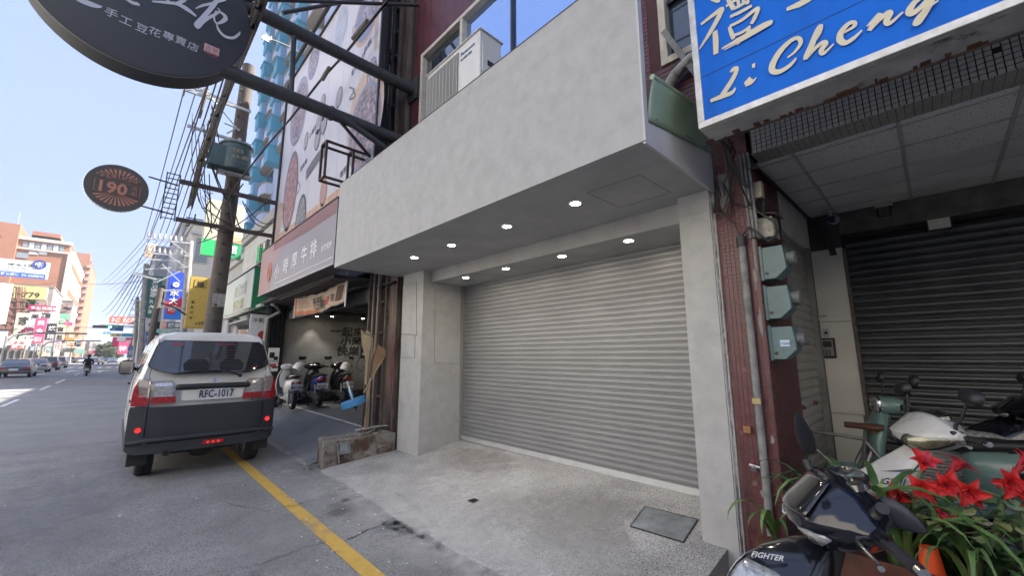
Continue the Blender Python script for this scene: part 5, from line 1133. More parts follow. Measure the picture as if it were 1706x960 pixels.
LB(o).bx(3.0, 3.05, 15.6, 18, .2, 2.6).build('entrance', gdk, t); LB(o).bx(2.98, 3.1, 13.2, 15.4, .15, 2.6).build('shop_wall', mat('grey_wall', (.25, .24, .235)), t)
gb = mat('sign_green', (.02, .19, .09), .45, var=.06)
t = thing('green_signboard', 'pale faced lightbox sign with solid green end under the white siding', 'signboard', (2.55, 14.5, 2.85)); o = Vector(t.location)
LB(o).bx(2.41, 2.74, 12.5, 16.7, 2.88, 3.98).build('box', gb, t); LB(o).bx(2.395, 2.41, 12.52, 16.68, 2.90, 3.96).build('face', mat('pale_green_face', (.42, .47, .42), .4, var=.06, vs=1.5), t)
LB(o).bx(2.38, 2.76, 12.49, 16.71, 3.98, 4.01).build('trim', black, t)
ltext(o, '便當快餐', .42, mat('faded_print', (.5, .52, .44), .5), (2.39, 14.9, 3.38), (0, -1, 0), (0, 0, 1), t); ltext(o, '外送專線', .36, mat('faded_print2', (.52, .47, .25), .5), (2.39, 14.9, 2.97), (0, -1, 0), (0, 0, 1), t)
t = thing('shop_banner', 'white hanging shop banner with a red print beside the black corrugated panel', 'banner', (2.6, 12.9, 1.9)); o = Vector(t.location)
a, b = at(418, 523, 'Y', 12.9), at(443, 560, 'Y', 12.9)
LB(o).bx(a.x, b.x, 12.9, 12.93, b.z - .8, a.z).build('cloth', white, t); LB(o).bx(a.x - .03, b.x + .03, 12.87, 12.96, a.z, a.z + .04).build('rod', black, t); LB(o).lathe([(0, -.01), (.12, 0)], ((a.x + b.x) / 2 + .12, 12.885, b.z + .02), Matrix.Rotation(R(90), 3, 'X'), 12).build('red_print', mat('notice_red', (.45, .06, .06)), t)
ltext(o, '冷氣', .14, ink, (a.x + .04, 12.89, a.z - .22), (1, 0, 0), (0, 0, 1), t)
t = thing('shop_banner', 'plain white cloth banner hanging left of the green ended sign', 'banner', (2.2, 16, 2)); o = Vector(t.location); a, b = at(368, 530, 'Y', 16), at(396, 560, 'Y', 16)
LB(o).grid(lambda u, v: (a.x + (b.x - a.x) * u, 16 + .03 * math.sin(u * 12), a.z + (b.z - .6 - a.z) * v), 12, 4).build('cloth', white, t, fix=False, solid=.004); LB(o).bx(a.x - .02, b.x + .02, 15.98, 16.03, a.z, a.z + .03).build('rod', steel, t)

t, o = bwall('shop_row_building', 'low grey shop row, added to shade the road, between the white siding and the cream building', 3.4, 12, 19.1, 33.6, 0, 5.6, P_('mid_row', (.4, .39, .37)) if False else mat('mid_row', (.4, .39, .37), .8, var=.15, vs=.8)); wins(t, o, 'X', 3.38, (21, 24, 27, 30), (3.3,), 1.8, 1.3)  # row added to close a gap that let sun onto the road
for k in range(5): LB(o).bx(3.3, 3.38, 19.6 + k * 2.8, 22 + k * 2.8, .2, 2.6).build('shopfront', gdk, t)
# generic box signs facing down the street
def bsign(px0, py0, px1, py1, Y, mcol, lab, txt=(), name='hanging_sign', dep=.25, frame=None, cat='sign', bands=(), lean=True):
    a, b = at(px0, py0, 'Y', Y), at(px1, py1, 'Y', Y); zb, x0, x1, zt = b.z, a.x, b.x, a.z
    t = thing(name, lab, cat, ((x0 + x1) / 2, Y, zb)); o = Vector(t.location)
    LB(o).bx(x0, x1, Y, Y + dep, zb, zt).build('box', frame or mcol, t); LB(o).bx(x0 + .02, x1 - .02, Y - .02, Y, zb + .02, zt - .02).build('face', mcol, t)
    H_, W_ = zt - zb, x1 - x0
    for k, (u0, u1, v0, v1, m_) in enumerate(bands): LB(o).bx(x0 + W_ * u0, x0 + W_ * u1, Y - .03 - .008 * k, Y - .02, zt - H_ * v1, zt - H_ * v0).build('printed_band', m_, t)
    for s_, u, v, sz, m_ in txt: ltext(o, s_, sz * H_, m_, (x0 + W_ * u, Y - .05, zt - H_ * v), (1, 0, 0), (0, 0, 1), t, ext=.004, bold=.02)
    return t, o
P = lambda n, c, **k: mat('paint_' + n, c, .55, **k)
red_, wh_, blu_, yel_, ora_, grn_, pnk_, blk_, gry_, gold_, nav_ = P('red', (.5, .03, .05)), P('white', (.72, .72, .7)), P('blue', (.02, .12, .55)), P('yellow', (.68, .60, .22)), P('orange', (.75, .32, .04)), P('green', (.03, .3, .13)), P('pink', (.62, .08, .2)), P('black', (.03, .03, .035)), P('grey', (.35, .36, .38)), P('gold', (.46, .32, .07), var=.08), P('navy', (.03, .06, .3))
crm_ = P('cream', (.66, .60, .46))
# white building with the green hotel sign
t, o = bwall('white_building', 'cream white mid-rise building behind the poles with stacked characters on its side', at(322, 380, 'Y', 34).x, at(322, 380, 'Y', 34).x + 10, 34, 44, 0, at(350, 380, 'Y', 34).z, P('cream_wall', (.5, .475, .42), var=.05, vs=.5))
p = at(332, 400, 'Y', 33.9); wins(t, o, 'Y', 33.98, (p.x + .2, p.x + 2.4), (p.z - 1.6, p.z - 5), .8, 1.8, fr_w, gpale)
LB(o).bx(p.x - .5, p.x + 3, 33.7, 34, p.z + .35, p.z + .5).build('ledge', fr_w, t)
t2, o2 = bwall('grey_building', 'pale grey corner building left of the white one with black characters', at(300, 400, 'Y', 38).x, at(322, 400, 'Y', 38).x, 37.9, 47, 0, at(310, 372, 'Y', 38).z, P('pale_grey_wall', (.38, .38, .37), var=.06, vs=.6))
for k, (px, py) in enumerate(((308, 395), (305, 420), (302, 440), (306, 375))): p = at(px, py, 'Y', 37.8); ltext(o2, '民中信大'[k], 1.2, blk_, (p.x, 37.8, p.z), (1, 0, 0), (0, 0, 1), t2, ext=.01)
ad = at(345, 407, 'Y', 20); ag = at(400, 433, 'Y', 20)
t, o = bsign(346, 330, 400, 433, 20, P('pale_sign', (.5, .48, .38)), 'tall pale lightbox with bright green lower half behind the utility pole', [('館', .62, .9, .16, wh_)], bands=[(0, 1, .72, 1, grn_), (0, .3, .72, 1, P('bright_green', (.03, .5, .15))), (.62, 1, .6, .72, P('peach', (.6, .4, .25)))])
bsign(318, 460, 345, 548, 24, gold_, 'long gold vertical sign with a square black emblem near its top', [('福', .3, .19, .12, blk_), ('飯店食堂', .35, .38, .0, blk_), ('福', .15, .52, .05, blk_), ('氣', .15, .62, .05, blk_), ('酒', .15, .72, .05, blk_), ('食', .15, .82, .05, blk_), ('LV2', .45, .93, .08, blk_)], bands=[(.18, .72, .07, .21, blk_), (.2, .7, .078, .202, gold_)])
t, o = bsign(283, 452, 306, 533, 28, P('cobalt', (.02, .07, .5)), 'blue vertical sign with white emblem and red star burst', [('永', .15, .50, .15, wh_), ('大', .15, .67, .15, wh_), ('國', .15, .83, .14, wh_), ('※', .2, .34, .2, wh_)], bands=[(0, 1, .7, 1, P('azure', (.03, .2, .7))), (.0, 1, .63, .8, red_), (.1, .5, .8, .9, red_), (.6, 1, .55, .7, red_)])
bsign(246, 459, 262, 530, 45, P('dark_green', (.02, .13, .11)), 'dark green vertical sign with white characters and letters', [('好', .35, .18, .17, wh_), ('品', .3, .34, .15, wh_), ('家', .3, .5, .15, wh_), ('R', .35, .66, .12, wh_), ('A', .35, .78, .12, wh_), ('B', .35, .9, .12, wh_)])
t, o = bsign(246, 531, 258, 552, 46, wh_, 'white square sign with a blue ring below the dark green sign', [('C', .15, .75, .8, blu_)])
bsign(244, 554, 256, 572, 47, blu_, 'small blue sign low down beside the brown pole', [('停車', .05, .6, .4, wh_)])
bsign(278, 536, 302, 548, 30, P('slate', (.1, .17, .25)), 'slate blue shop sign above the van roof with white characters', [('機車行', .1, .8, .7, wh_)]); bsign(271, 536, 278, 548, 30.1, P('salmon', (.7, .3, .2)), 'narrow salmon shop sign left of the slate blue one', [('行', .1, .7, .5, wh_)])
bsign(262, 548, 306, 556, 31, P('aqua', (.2, .42, .4)), 'pale green shop fascia just above the van roof', [('COFFEE', .2, .8, .8, wh_)])
bsign(244, 405, 262, 430, 60, P('peach', (.6, .4, .25)), 'peach coloured panel high up behind the cross arms', [('花園', .1, .5, .3, wh_)], bands=[(0, 1, 0, .15, wh_)])
rowc = [(.34, .35, .37), (.42, .40, .36), (.30, .31, .33), (.46, .43, .40), (.38, .36, .33)]
for k, (px, py, Y, lb) in enumerate(((262, 414, 50, 'pale tall building behind the peach panel'), (253, 440, 62, 'grey mid-rise building beyond the dark green sign'), (245, 470, 80, 'beige mid-rise building above the far poles'), (238, 500, 105, 'low grey building near the far junction on the right'), (228, 528, 150, 'faraway cream building on the right of the street'))):
    p = at(px, py, 'Y', Y); t, o = bwall('street_building', lb, p.x, p.x + 12, Y, Y + 14 + Y * .1, 0, p.z, P('row%d' % k, rowc[k], var=.1, vs=.4)); wins(t, o, 'Y', Y, (p.x + 1.2, p.x + 3.6), [3.4 * i + 3.5 for i in range(max(1, int(p.z / 3.4) - 1))], 1.3, 1.4); t['group'] = 'right-hand street buildings'
rs2 = [(232, 500, 240, 520, 85, yel_, '茶', 'yellow vertical sign near the far poles'), (228, 512, 236, 528, 90, red_, '鍋', 'red sign beside the yellow vertical one'), (225, 540, 233, 548, 95, yel_, '當', 'small yellow round sign near the mirror'), (198, 570, 212, 590, 150, pnk_, '特賣', 'pink far sign under the traffic lights'), (228, 566, 240, 590, 80, P('maroon', (.3, .06, .1)), '汽車', 'maroon shop sign at the far right kerb'), (214, 576, 226, 596, 120, P('steel_blue', (.15, .25, .4)), '修', 'steel blue shop sign low at the right kerb'), (238, 572, 246, 588, 70, ora_, '炸', 'orange sign close to the brown pole')]
for x0, y0, x1, y1, Y, c_, s_, lb in rs2: bsign(x0, y0, x1, y1, Y, c_, lb, [(s_, .1, .75, .5, wh_)])
# overhead road signs, traffic light
t, o = bsign(183, 527, 228, 540, 170, P('sign_red', (.75, .16, .1)), 'big red rooftop sign reading 3C far down the street', [('3C', .06, .8, .8, wh_), ('配件', .48, .8, .75, wh_)], name='rooftop_sign')
bsign(184, 543, 205, 552, 128, P('road_blue', (.03, .12, .42)), 'blue and green overhead road sign beside the traffic light', [('中央路', .1, .4, .32, wh_), ('市區 →', .1, .85, .32, wh_)], bands=[(0, 1, 0, .48, P('road_green', (.02, .22, .16)))], name='road_sign')
bsign(172, 553, 184, 557, 140, P('sky_blue', (.12, .3, .6)), 'small light blue board under the traffic light', [('P', .3, .9, .8, wh_)])
bsign(184, 555, 222, 562, 160, P('lime_yellow', (.6, .6, .2)), 'yellow and turquoise board below the road sign', [('優惠', .1, .85, .7, blu_)], bands=[(.5, 1, 0, 1, P('turquoise', (.05, .35, .5)))])
bsign(188, 562, 222, 578, 158, P('magenta', (.55, .06, .16)), 'magenta and white shop hoarding far down the right side', [('特賣會', .3, .7, .5, wh_)], bands=[(.2, .6, 0, .4, wh_)])
t = thing('traffic_light', 'horizontal traffic light showing green on an arm over the far junction', 'traffic light', tuple(at(232, 595, 'Y', 125))); o = Vector(t.location)
a, b = at(154, 545, 'Y', 125), at(176, 545, 'Y', 125)
LB(o).bx(a.x, b.x, 124.8, 125.1, b.z - .25, b.z + .3).build('housing', black, t); LB(o).bx(b.x, b.x + 1.4, 124.8, 125, b.z - .3, b.z + .35).build('lamp_plate', P('teal_plate', (.03, .3, .2)), t)
LB(o).lathe([(0, -.02), (.26, 0)], (b.x + .7, 124.75, b.z), Matrix.Rotation(R(90), 3, 'X'), 14).build('green_lamp', mat('green_glow', (.1, .9, .4), .4, emit=(.15, 1, .5), es=2), t)
c_ = at(233, 547, 'Y', 125); LB(o).tube([(a.x + 1, 125.2, b.z + .5), (c_.x - 1, 125.2, c_.z + .3), (c_.x, 125.2, c_.z - .6), (c_.x, 125.2, 0)], .13, 8).build('arm_pole', galv, t)
# blue tower: its street face with blue corner boxes and stacked balconies
TX, TY = at(437, 304, 'Y', 50).x, 50
bt = mat('tower_blue', (.09, .30, .42), .6, var=.05, vs=.5); bw = mat('tower_white_tile', (.42, .47, .58), .6, var=.05, vs=.6)
t, o = bwall('blue_tower', 'tall apartment tower with blue corner boxes and stacked pale balconies', TX, TX + 14, 28, TY, 0, 64, bw, roof=False)
tan_ = mat('tower_tan', (.3, .26, .22), .7)
for k in range(20):
    z = 1.2 + k * 3.15
    for yy in (TY, TY - 6.3, TY - 12.6):
        if yy < TY and k < 6: continue
        f = LB(o).prism([(TX - 1.3, yy - .15, z), (TX - 1.3, yy - 1.6, z), (TX, yy - 1.6, z), (TX, yy - .15, z)], (0, 0, 1.5)).build('corner_box', bt, t)
        LB(o).prism([(TX - 1.42, yy, z + 1.5), (TX - 1.42, yy - 1.7, z + 1.5), (TX, yy - 1.7, z + 1.5), (TX, yy, z + 1.5)], (0, 0, .15)).build('box_cap', bt, f)
        LB(o).bx(TX - 1.1, TX, yy - 1.5, yy - .3, z + 1.65, z + 3.15).build('blue_strip', P_bl if False else mat('tower_pale_blue', (.22, .38, .55), .5), t)
        q_ = [(TX, yy - 1.6), (TX - .6, yy - 2.0), (TX - .85, yy - 2.9), (TX - .85, yy - 4.3), (TX - .6, yy - 5.0), (TX, yy - 5.2)]
        f = LB(o).prism([(x, y, z + .9) for x, y in q_], (0, 0, 1.1)).build('balcony', bw, t)
        LB(o).prism([(x - .1, y, z + 2.0) for x, y in q_], (0, 0, .13)).build('balcony_rail', tan_, f); LB(o).prism([(x - .06, y, z + .8) for x, y in q_], (0, 0, .1)).build('balcony_slab', tan_, f)
        LB(o).bx(TX - .05, TX + .02, yy - 4.7, yy - 2.1, z + 2.2, z + 3.7).build('window', gdk, t)

# ================================================================ left-hand side, far away
brick = bpy.data.materials.new('brick_facing'); brick.use_nodes = True; q = brick.node_tree; b_ = q.nodes['Principled BSDF']
g_ = q.nodes.new('ShaderNodeNewGeometry'); sx_ = q.nodes.new('ShaderNodeSeparateXYZ'); ad_ = q.nodes.new('ShaderNodeMath'); cb_ = q.nodes.new('ShaderNodeCombineXYZ'); bk = q.nodes.new('ShaderNodeTexBrick'); n_ = q.nodes.new('ShaderNodeTexNoise'); mx_ = q.nodes.new('ShaderNodeMix')
q.links.new(g_.outputs['Position'], sx_.inputs[0]); q.links.new(sx_.outputs['X'], ad_.inputs[0]); q.links.new(sx_.outputs['Y'], ad_.inputs[1]); q.links.new(ad_.outputs[0], cb_.inputs['X']); q.links.new(sx_.outputs['Z'], cb_.inputs['Y']); q.links.new(cb_.outputs[0], bk.inputs['Vector'])
bk.inputs['Scale'].default_value = 1; bk.inputs['Brick Width'].default_value = .9; bk.inputs['Row Height'].default_value = .5; bk.inputs['Mortar Size'].default_value = .03
bk.inputs['Color1'].default_value = (.33, .11, .045, 1); bk.inputs['Color2'].default_value = (.25, .085, .038, 1); bk.inputs['Mortar'].default_value = (.33, .2, .14, 1)
n_.inputs['Scale'].default_value = .35; n_.inputs['Detail'].default_value = 4; q.links.new(g_.outputs['Position'], n_.inputs['Vector']); mx_.data_type = 'RGBA'; mx_.inputs['B'].default_value = (.36, .17, .10, 1); q.links.new(n_.outputs['Fac'], mx_.inputs['Factor']); q.links.new(bk.outputs['Color'], mx_.inputs['A']); q.links.new(mx_.outputs['Result'], b_.inputs['Base Color']); b_.inputs['Roughness'].default_value = .85
trimc = P('cream_trim', (.62, .56, .46))
YB_ = 190; p = at(118, 408, 'Y', YB_); pl = at(-60, 400, 'Y', YB_); q40 = at(40, 372, 'Y', YB_)
t, o = bwall('brick_building', 'long orange brick building with cream cornice behind the rooftop billboards', pl.x, p.x, YB_, YB_ + 55, 0, p.z, brick)
q33 = at(36, 376, 'Y', YB_); LB(o).bx(pl.x, q33.x, YB_ - 1.5, YB_ + 20, 0, q33.z).build('corner_tower', brick, t)
LB(o).bx(q33.x, p.x + .5, YB_ - .6, YB_, p.z - .2, p.z + .7).build('cornice', trimc, t); LB(o).bx(q33.x, p.x + .4, YB_ - .5, YB_, p.z - 3.2, p.z - 2.7).build('cornice', trimc, t)
LB(o).bx(p.x - .2, p.x + .6, YB_ - .4, YB_ + .8, 0, p.z - 3).build('corner_trim', trimc, t)
for k in range(7): LB(o).bx(q33.x + 1 + k * (p.x - q33.x - 2) / 7, q33.x + 2 + k * (p.x - q33.x - 2) / 7, YB_ - .15, YB_ - .02, p.z - 2.5, p.z - .8).build('window', wh_ if k % 2 else gpale, t)
a = at(28, 420, 'Y', YB_ - .1); b = at(46, 431, 'Y', YB_ - .1); LB(o).bx(a.x, b.x, YB_ - .2, YB_, b.z, a.z).build('window', gpale, t)
for px, py in ((56, 424), (70, 424)): c_ = at(px, py, 'Y', YB_); LB(o).bx(c_.x - 1, c_.x + 1, YB_ - .2, YB_, c_.z, c_.z + .9).build('window', wh_, t)
for i in range(3):
    z = q33.z - 4.5 - i * 3.9
    LB(o).bx(pl.x + 2, q33.x - 3, YB_ - 1.7, YB_ - 1.5, z - .2, z + .3).build('ledge', mat('brick_dark', (.2, .08, .05), .9), t); LB(o).bx(q33.x - 5, q33.x - 3.2, YB_ - 1.65, YB_ - 1.5, z - 2.8, z - .8).build('window', gpale, t)
for i in range(14):   # street face: balconies and cream piers
    y = YB_ + 3 + i * 3.8; LB(o).bx(p.x, p.x + .8, y, y + .9, 0, p.z - 2).build('pier', trimc, t)
    for k in range(8): LB(o).bx(p.x, p.x + 1.0, y + 1, y + 3.3, 5 + k * 4.2, 6.6 + k * 4.2).build('balcony', (brick, trimc)[k % 2], t)
for u, z in ((.3, 3.2), (.36, 5)): LB(o).bx(q33.x + 2, q33.x + 8, YB_ + 3, YB_ + 12, p.z, p.z + z * .7).build('roof_house', brick, t)
LB(o).cyl((pl.x + 9, YB_, q33.z), (pl.x + 9, YB_, q33.z + 4), .1).build('mast', galv, t)
Y2 = 270; p = at(152, 436, 'Y', Y2); pl = at(124, 430, 'Y', Y2)
t, o = bwall('brick_tower', 'tall red brick apartment tower with rows of small windows behind the brick building', at(112, 430, 'Y', Y2).x, p.x, Y2, Y2 + 60, 0, p.z, brick)
LB(o).bx(pl.x - 4, pl.x + 5, Y2 - .5, Y2 + 8, 0, p.z + 3.5).build('stair_tower', brick, t)
mw_ = MB().bx(-.8, .8, -.3, 0, 0, 1.4).mesh('window', fr_w); mb2 = MB().bx(-.9, .9, -1.2, 0, 0, .9).mesh('balcony', P('pinkish', (.5, .33, .28)))
for k in range(17):
    z = 6 + k * 3.05
    if z > p.z - 3: break
    for j in range(5): link('window', mw_, t, loc=Vector((p.x - 9.5 + j * 2.2 - (j > 2) * .3, Y2, z)) - o)
    link('balcony', mb2, t, loc=Vector((p.x - .3, Y2 + .2, z)) - o); link('balcony', mb2, t, loc=Vector((p.x - 11, Y2 - .5, z)) - o)
# mid-distance left buildings carrying the signs
lowm = P('low_row', (.25, .22, .2), var=.35, vs=.35); lowm2 = P('low_row_b', (.36, .33, .3), var=.3, vs=.5)
def sgn(*a, **k): return bsign(*a, **k)
lbs = [(-40, 470, 92, 135, lowm, 'jumbled low building under the yellow 779 billboard'), (-10, 520, 98, 150, lowm2, 'low shop building left of the magenta eyeglass sign'), (80, 500, 122, 175, lowm, 'shop building under the cream corner of the brick building'), (110, 560, 140, 300, lowm2, 'row of low shops beyond the brick tower')]
for x0, yt, x1, Y, m_, lb in lbs:
    a, b = at(x0, yt, 'Y', Y), at(x1, yt, 'Y', Y); t, o = bwall('shop_row_building', lb, a.x, b.x, Y, Y + 20, 0, a.z, m_); t['group'] = 'left-hand street buildings'
    m = LB(o); rnd = random.Random(int(Y))
    for k in range(90):
        x, z = rnd.uniform(a.x, b.x - 1.5), rnd.uniform(3.5, a.z - 1); w, h = rnd.uniform(.5, 2), rnd.uniform(.4, 1.4); m.bx(x, x + w, Y - rnd.uniform(.2, 1.2), Y, z, z + h)
    m.build('facade_clutter', (P('clutter_a', (.42, .40, .37), var=.5, vs=.6), P('clutter_b', (.3, .22, .19), var=.5, vs=.8))[int(Y) % 2], t, kind='stuff')
    m = LB(o)
    for k in range(12): x = a.x + (b.x - a.x) * k / 12; m.bx(x + .2, x + (b.x - a.x) / 12 - .3, Y - .1, Y, .2, 3.0)
    m.build('dark_shopfront', blk_, t, kind='stuff')
t, o = sgn(-30, 427, 79, 466, 125, wh_, 'white rooftop billboard with a round blue logo and blue phone strip', [('HP AI 工作站', .38, .35, .19, blk_), ('高效能 運算創新 / 台灣', .38, .5, .1, gry_), ('( 商用筆電 ) ( 平板 ) 企業服務', .28, .66, .075, gry_), ('03-6588890', .60, .92, .17, wh_), ('辦公設備', .3, .92, .17, wh_)], name='rooftop_billboard', bands=[(0, .96, .72, 1, blu_)])
a = at(66, 441, 'Y', 124.9); LB(o).lathe([(.62, 0), (.95, 0)], a, Matrix.Rotation(R(90), 3, 'X'), 20).build('logo_ring', nav_, t, fix=False); ltext(o, 'hp', 1.2, nav_, a + Vector((-.6, -.05, -.35)), (1, 0, 0), (.25, 0, 1), t)
sgn(-30, 471, 76, 500, 118, yel_, 'yellow rooftop billboard reading 779', [('779', .62, .88, .58, blk_)], name='rooftop_billboard', dep=1.5, frame=P('board_side', (.45, .43, .38)), bands=[(.0, .36, .1, .5, P('cream_patch', (.6, .55, .42))), (.4, .5, .1, .2, blk_)])
m = MB(); rnd = random.Random(17); tr = thing('roof_scaffold', 'rusty steel scaffold of posts and rails in front of the yellow billboard', 'scaffold', tuple(at(28, 560, 'Y', 114)))
o = Vector(tr.location)
for k in range(9):
    a, b = at(2 + k * 5, 478, 'Y', 114), at(-2 + k * 5, 570, 'Y', 114); LB(o).bar(a, b, .16 if k % 3 else .4).build('post', P('rust_post', (.25, .12, .09), var=.3), tr)
for k in range(7): LB(o).bar(at(0, 488 + k * 12, 'Y', 113.8), at(46, 490 + k * 12, 'Y', 113.8), .14).build('rail', P('rust_post', (.25, .12, .09)), tr)
LS = [(-20, 470, 8, 540, 95, wh_, '', 'white panel at the left edge of the picture'), (0, 552, 7, 580, 90, P('pale_blue', (.35, .45, .7)), '診所', 'pale blue clinic sign at the far left edge'),
 (48, 508, 92, 519, 110, P('crimson', (.5, .02, .12)), '金益美眼鏡', 'crimson horizontal sign with five white characters'), (28, 521, 44, 570, 112, crm_, '家\n具', 'cream vertical panel left of the white signs'), (50, 520, 66, 534, 108, wh_, '美', 'white sign with a grey bird mark'), (44, 534, 60, 544, 107, P('pale_grey_sign', (.55, .57, .6)), '牙醫', 'pale grey small sign under the bird sign'),
 (41, 544, 58, 560, 106, wh_, '', 'white sign with a dark red oval'), (66, 522, 83, 530, 109, blk_, 'X2', 'black sign with white letters under the crimson one'), (60, 530, 71, 572, 105, pnk_, '美\n食\n街', 'pink and white checked vertical sign'), (72, 532, 82, 540, 108, gry_, '髮', 'grey sign with white marks right of the pink vertical one'),
 (79, 539, 90, 567, 115, blk_, '烘\n焙', 'black vertical sign with a white column of characters'), (92, 541, 105, 568, 118, crm_, '森\n田', 'cream vertical sign near the green clinic sign'), (101, 523, 114, 532, 122, P('mint', (.2, .6, .35)), '', 'mint green and white rounded sign'), (98, 534, 105, 541, 121, grn_, '藥', 'small green sign under the mint one'), (106, 537, 120, 543, 130, P('rose', (.65, .1, .22)), '餐', 'rose coloured lens shaped sign'), (104, 544, 114, 556, 128, P('amber', (.7, .42, .06)), '旺', 'amber square sign right of the cream vertical one'), (112, 553, 122, 577, 125, ora_, '當\n舖', 'orange vertical sign left of the far trees'),
 (18, 571, 38, 582, 104, P('dull_red', (.45, .12, .14)), '茶飲', 'dull red shop sign near the left lamp post'), (50, 575, 62, 586, 108, P('denim', (.15, .2, .35)), '通訊', 'denim blue shop sign behind the cars'), (74, 577, 88, 588, 112, P('grey_teal', (.25, .36, .38)), '西服', 'grey teal shop sign behind the cars'), (92, 572, 106, 582, 118, P('dusty_rose', (.6, .45, .4)), '百貨', 'dusty rose shop fascia behind the cars'), (104, 580, 122, 587, 122, P('pale_lime', (.5, .58, .35)), '水果', 'pale lime awning sign'), (86, 566, 100, 573, 114, P('lilac', (.5, .35, .5)), '', 'small lilac sign below the cream vertical one'), (122, 566, 132, 580, 140, wh_, '燈', 'white sign among the distant shops'), (62, 586, 74, 592, 109, P('low_cream', (.55, .48, .33)), '麵', 'low cream sign by the left cars'), (124, 582, 140, 590, 150, P('teal_far', (.2, .38, .36)), '', 'teal strip sign at the far end of the street')]
for x0, y0, x1, y1, Y, c_, s_, lb in LS:
    tx = [] 
    if s_:
        L_ = s_.split('\n'); dk_ = c_ in (wh_, crm_) ; ink_ = blk_ if dk_ else wh_
        for i, q_ in enumerate(L_): tx.append((q_, .08 if len(q_) > 1 else .18, (i + .8) / len(L_), .62 / len(L_) * (1 if len(L_) > 1 else 1.1), ink_))
    sgn(x0, y0, x1, y1, Y, c_, lb, tx, dep=.5)
a = at(49.5, 552, 'Y', 105.9); t = thing('oval_logo', 'dark red oval badge on the white sign', 'badge', tuple(a)); m = MB().add([(1.0 * math.cos(i * .3927), -.1, .55 * math.sin(i * .3927)) for i in range(16)], [tuple(range(16))]); m.build('oval', P('oval_red', (.4, .03, .1)), t, fix=False, solid=.05); text('KHS', .55, wh_, (-.5, -.14, -.2), (1, 0, 0), (0, 0, 1), t)
# street lamps / posts with gantry arms on the left
for k, (px, y0, y1, Y) in enumerate(((4, 620, 560, 70), (42, 606, 564, 85), (56, 604, 572, 95), (66, 606, 572, 90), (88, 600, 548, 110), (105, 600, 570, 120), (118, 598, 575, 140), (136, 598, 560, 170))):
    b = at(px, y0, 'Y', Y); t_ = at(px + (y0 - y1) * .13, y1, 'Y', Y); t = thing('street_post', ['pale post at the left picture edge', 'cream post behind the silver car', 'second cream post behind the dark red car', 'thin pale post with a curved arm', 'tall thin post beside the black vertical sign', 'thin post near the amber sign', 'thin post near the orange sign', 'very distant post right of the brick tower'][k], 'post', (t_.x, Y, 0), 0, 'posts on the left pavement'); o = Vector(t.location)
    LB(o).cyl((t_.x, Y, 0), (t_.x, Y, t_.z), .16, .12, 10).build('shaft', (lp, P('cream_post', (.5, .47, .38)))[k % 2], t)
    if k in (0, 3): LB(o).tube([(t_.x, Y, t_.z - .6), (t_.x + .5, Y, t_.z + .1), (t_.x + 1.6, Y, t_.z + .4), (t_.x + 6, Y, t_.z + .45)], .1, 8).build('arm', lp, t)
# small green-lit signal on the left arm
# distant low mass where the street closes: buildings and trees
fm_ = P('far_row', (.3, .3, .32), var=.5, vs=.12)
for k in range(16):
    rnd = random.Random(k + 60); px = 128 + k * 4.4; Y = 330 + rnd.uniform(0, 60); a = at(px, rnd.uniform(562, 585), 'Y', Y); b = at(px + rnd.uniform(5, 8), 580, 'Y', Y)
    t, o = bwall('distant_building', ['pale', 'bluish', 'cream', 'brown', 'light blue'][k % 5] + ' faraway building with ' + ('red', 'white', 'blue', 'yellow', 'green', 'pink')[k % 6] + ' shop sign, %s from the brick tower' % ('nearest', 'second', 'third', 'fourth', 'fifth', 'sixth', 'seventh', 'eighth', 'ninth', 'tenth', 'eleventh', 'twelfth', 'thirteenth', 'fourteenth', 'fifteenth', 'farthest')[k], a.x, b.x, Y, Y + 15, 0, a.z, P('far%d' % (k % 5), [(.4, .38, .36), (.28, .3, .33), (.5, .46, .4), (.35, .25, .24), (.42, .45, .5)][k % 5], var=.5, vs=.3), roof=False); t['group'] = 'distant buildings'
    LB(o).bx(a.x + .5, b.x - .5, Y - .4, Y, 3.2, 5.2).build('shop_sign', (red_, wh_, blu_, yel_, grn_, pnk_)[k % 6], t)
leafm = mat('far_foliage', (.06, .085, .045), .8, var=.5, vs=.6)
for k, (px, py, Y, s_) in enumerate(((182, 585, 260, 5.5), (176, 588, 270, 4), (190, 588, 250, 4), (36, 503, 128, 2.2))):
    c_ = at(px, py, 'Y', Y); t = thing('tree', ['round dark tree at the end of the street', 'smaller tree left of the round dark one', 'smaller tree right of the round dark one', 'small rooftop bush beside the yellow billboard'][k], 'tree', (c_.x, Y, 0 if k < 3 else c_.z - 1)); o = Vector(t.location); rnd = random.Random(k); m = LB(o)
    for i in range(900):
        v = Vector((rnd.gauss(0, 1), rnd.gauss(0, 1), rnd.gauss(0, 1))).normalized() * s_ * rnd.uniform(.55, 1) * (.8 + .2 * math.sin(i)); q_ = Matrix.Rotation(rnd.uniform(0, 6), 3, 'X') @ Matrix.Rotation(rnd.uniform(0, 6), 3, 'Z'); h = s_ * .09
        p_ = c_ + Vector((v.x, v.y, v.z * .75)); m.add([p_ + q_ @ Vector(w) for w in ((-h, -h, 0), (h, -h, 0), (h, h, 0), (-h, h, 0))], [(0, 1, 2, 3)])
    m.build('crown', leafm, t, fix=False); LB(o).cyl((c_.x, Y, o.z), (c_.x, Y, c_.z), .3, .15).build('trunk', polem, t)
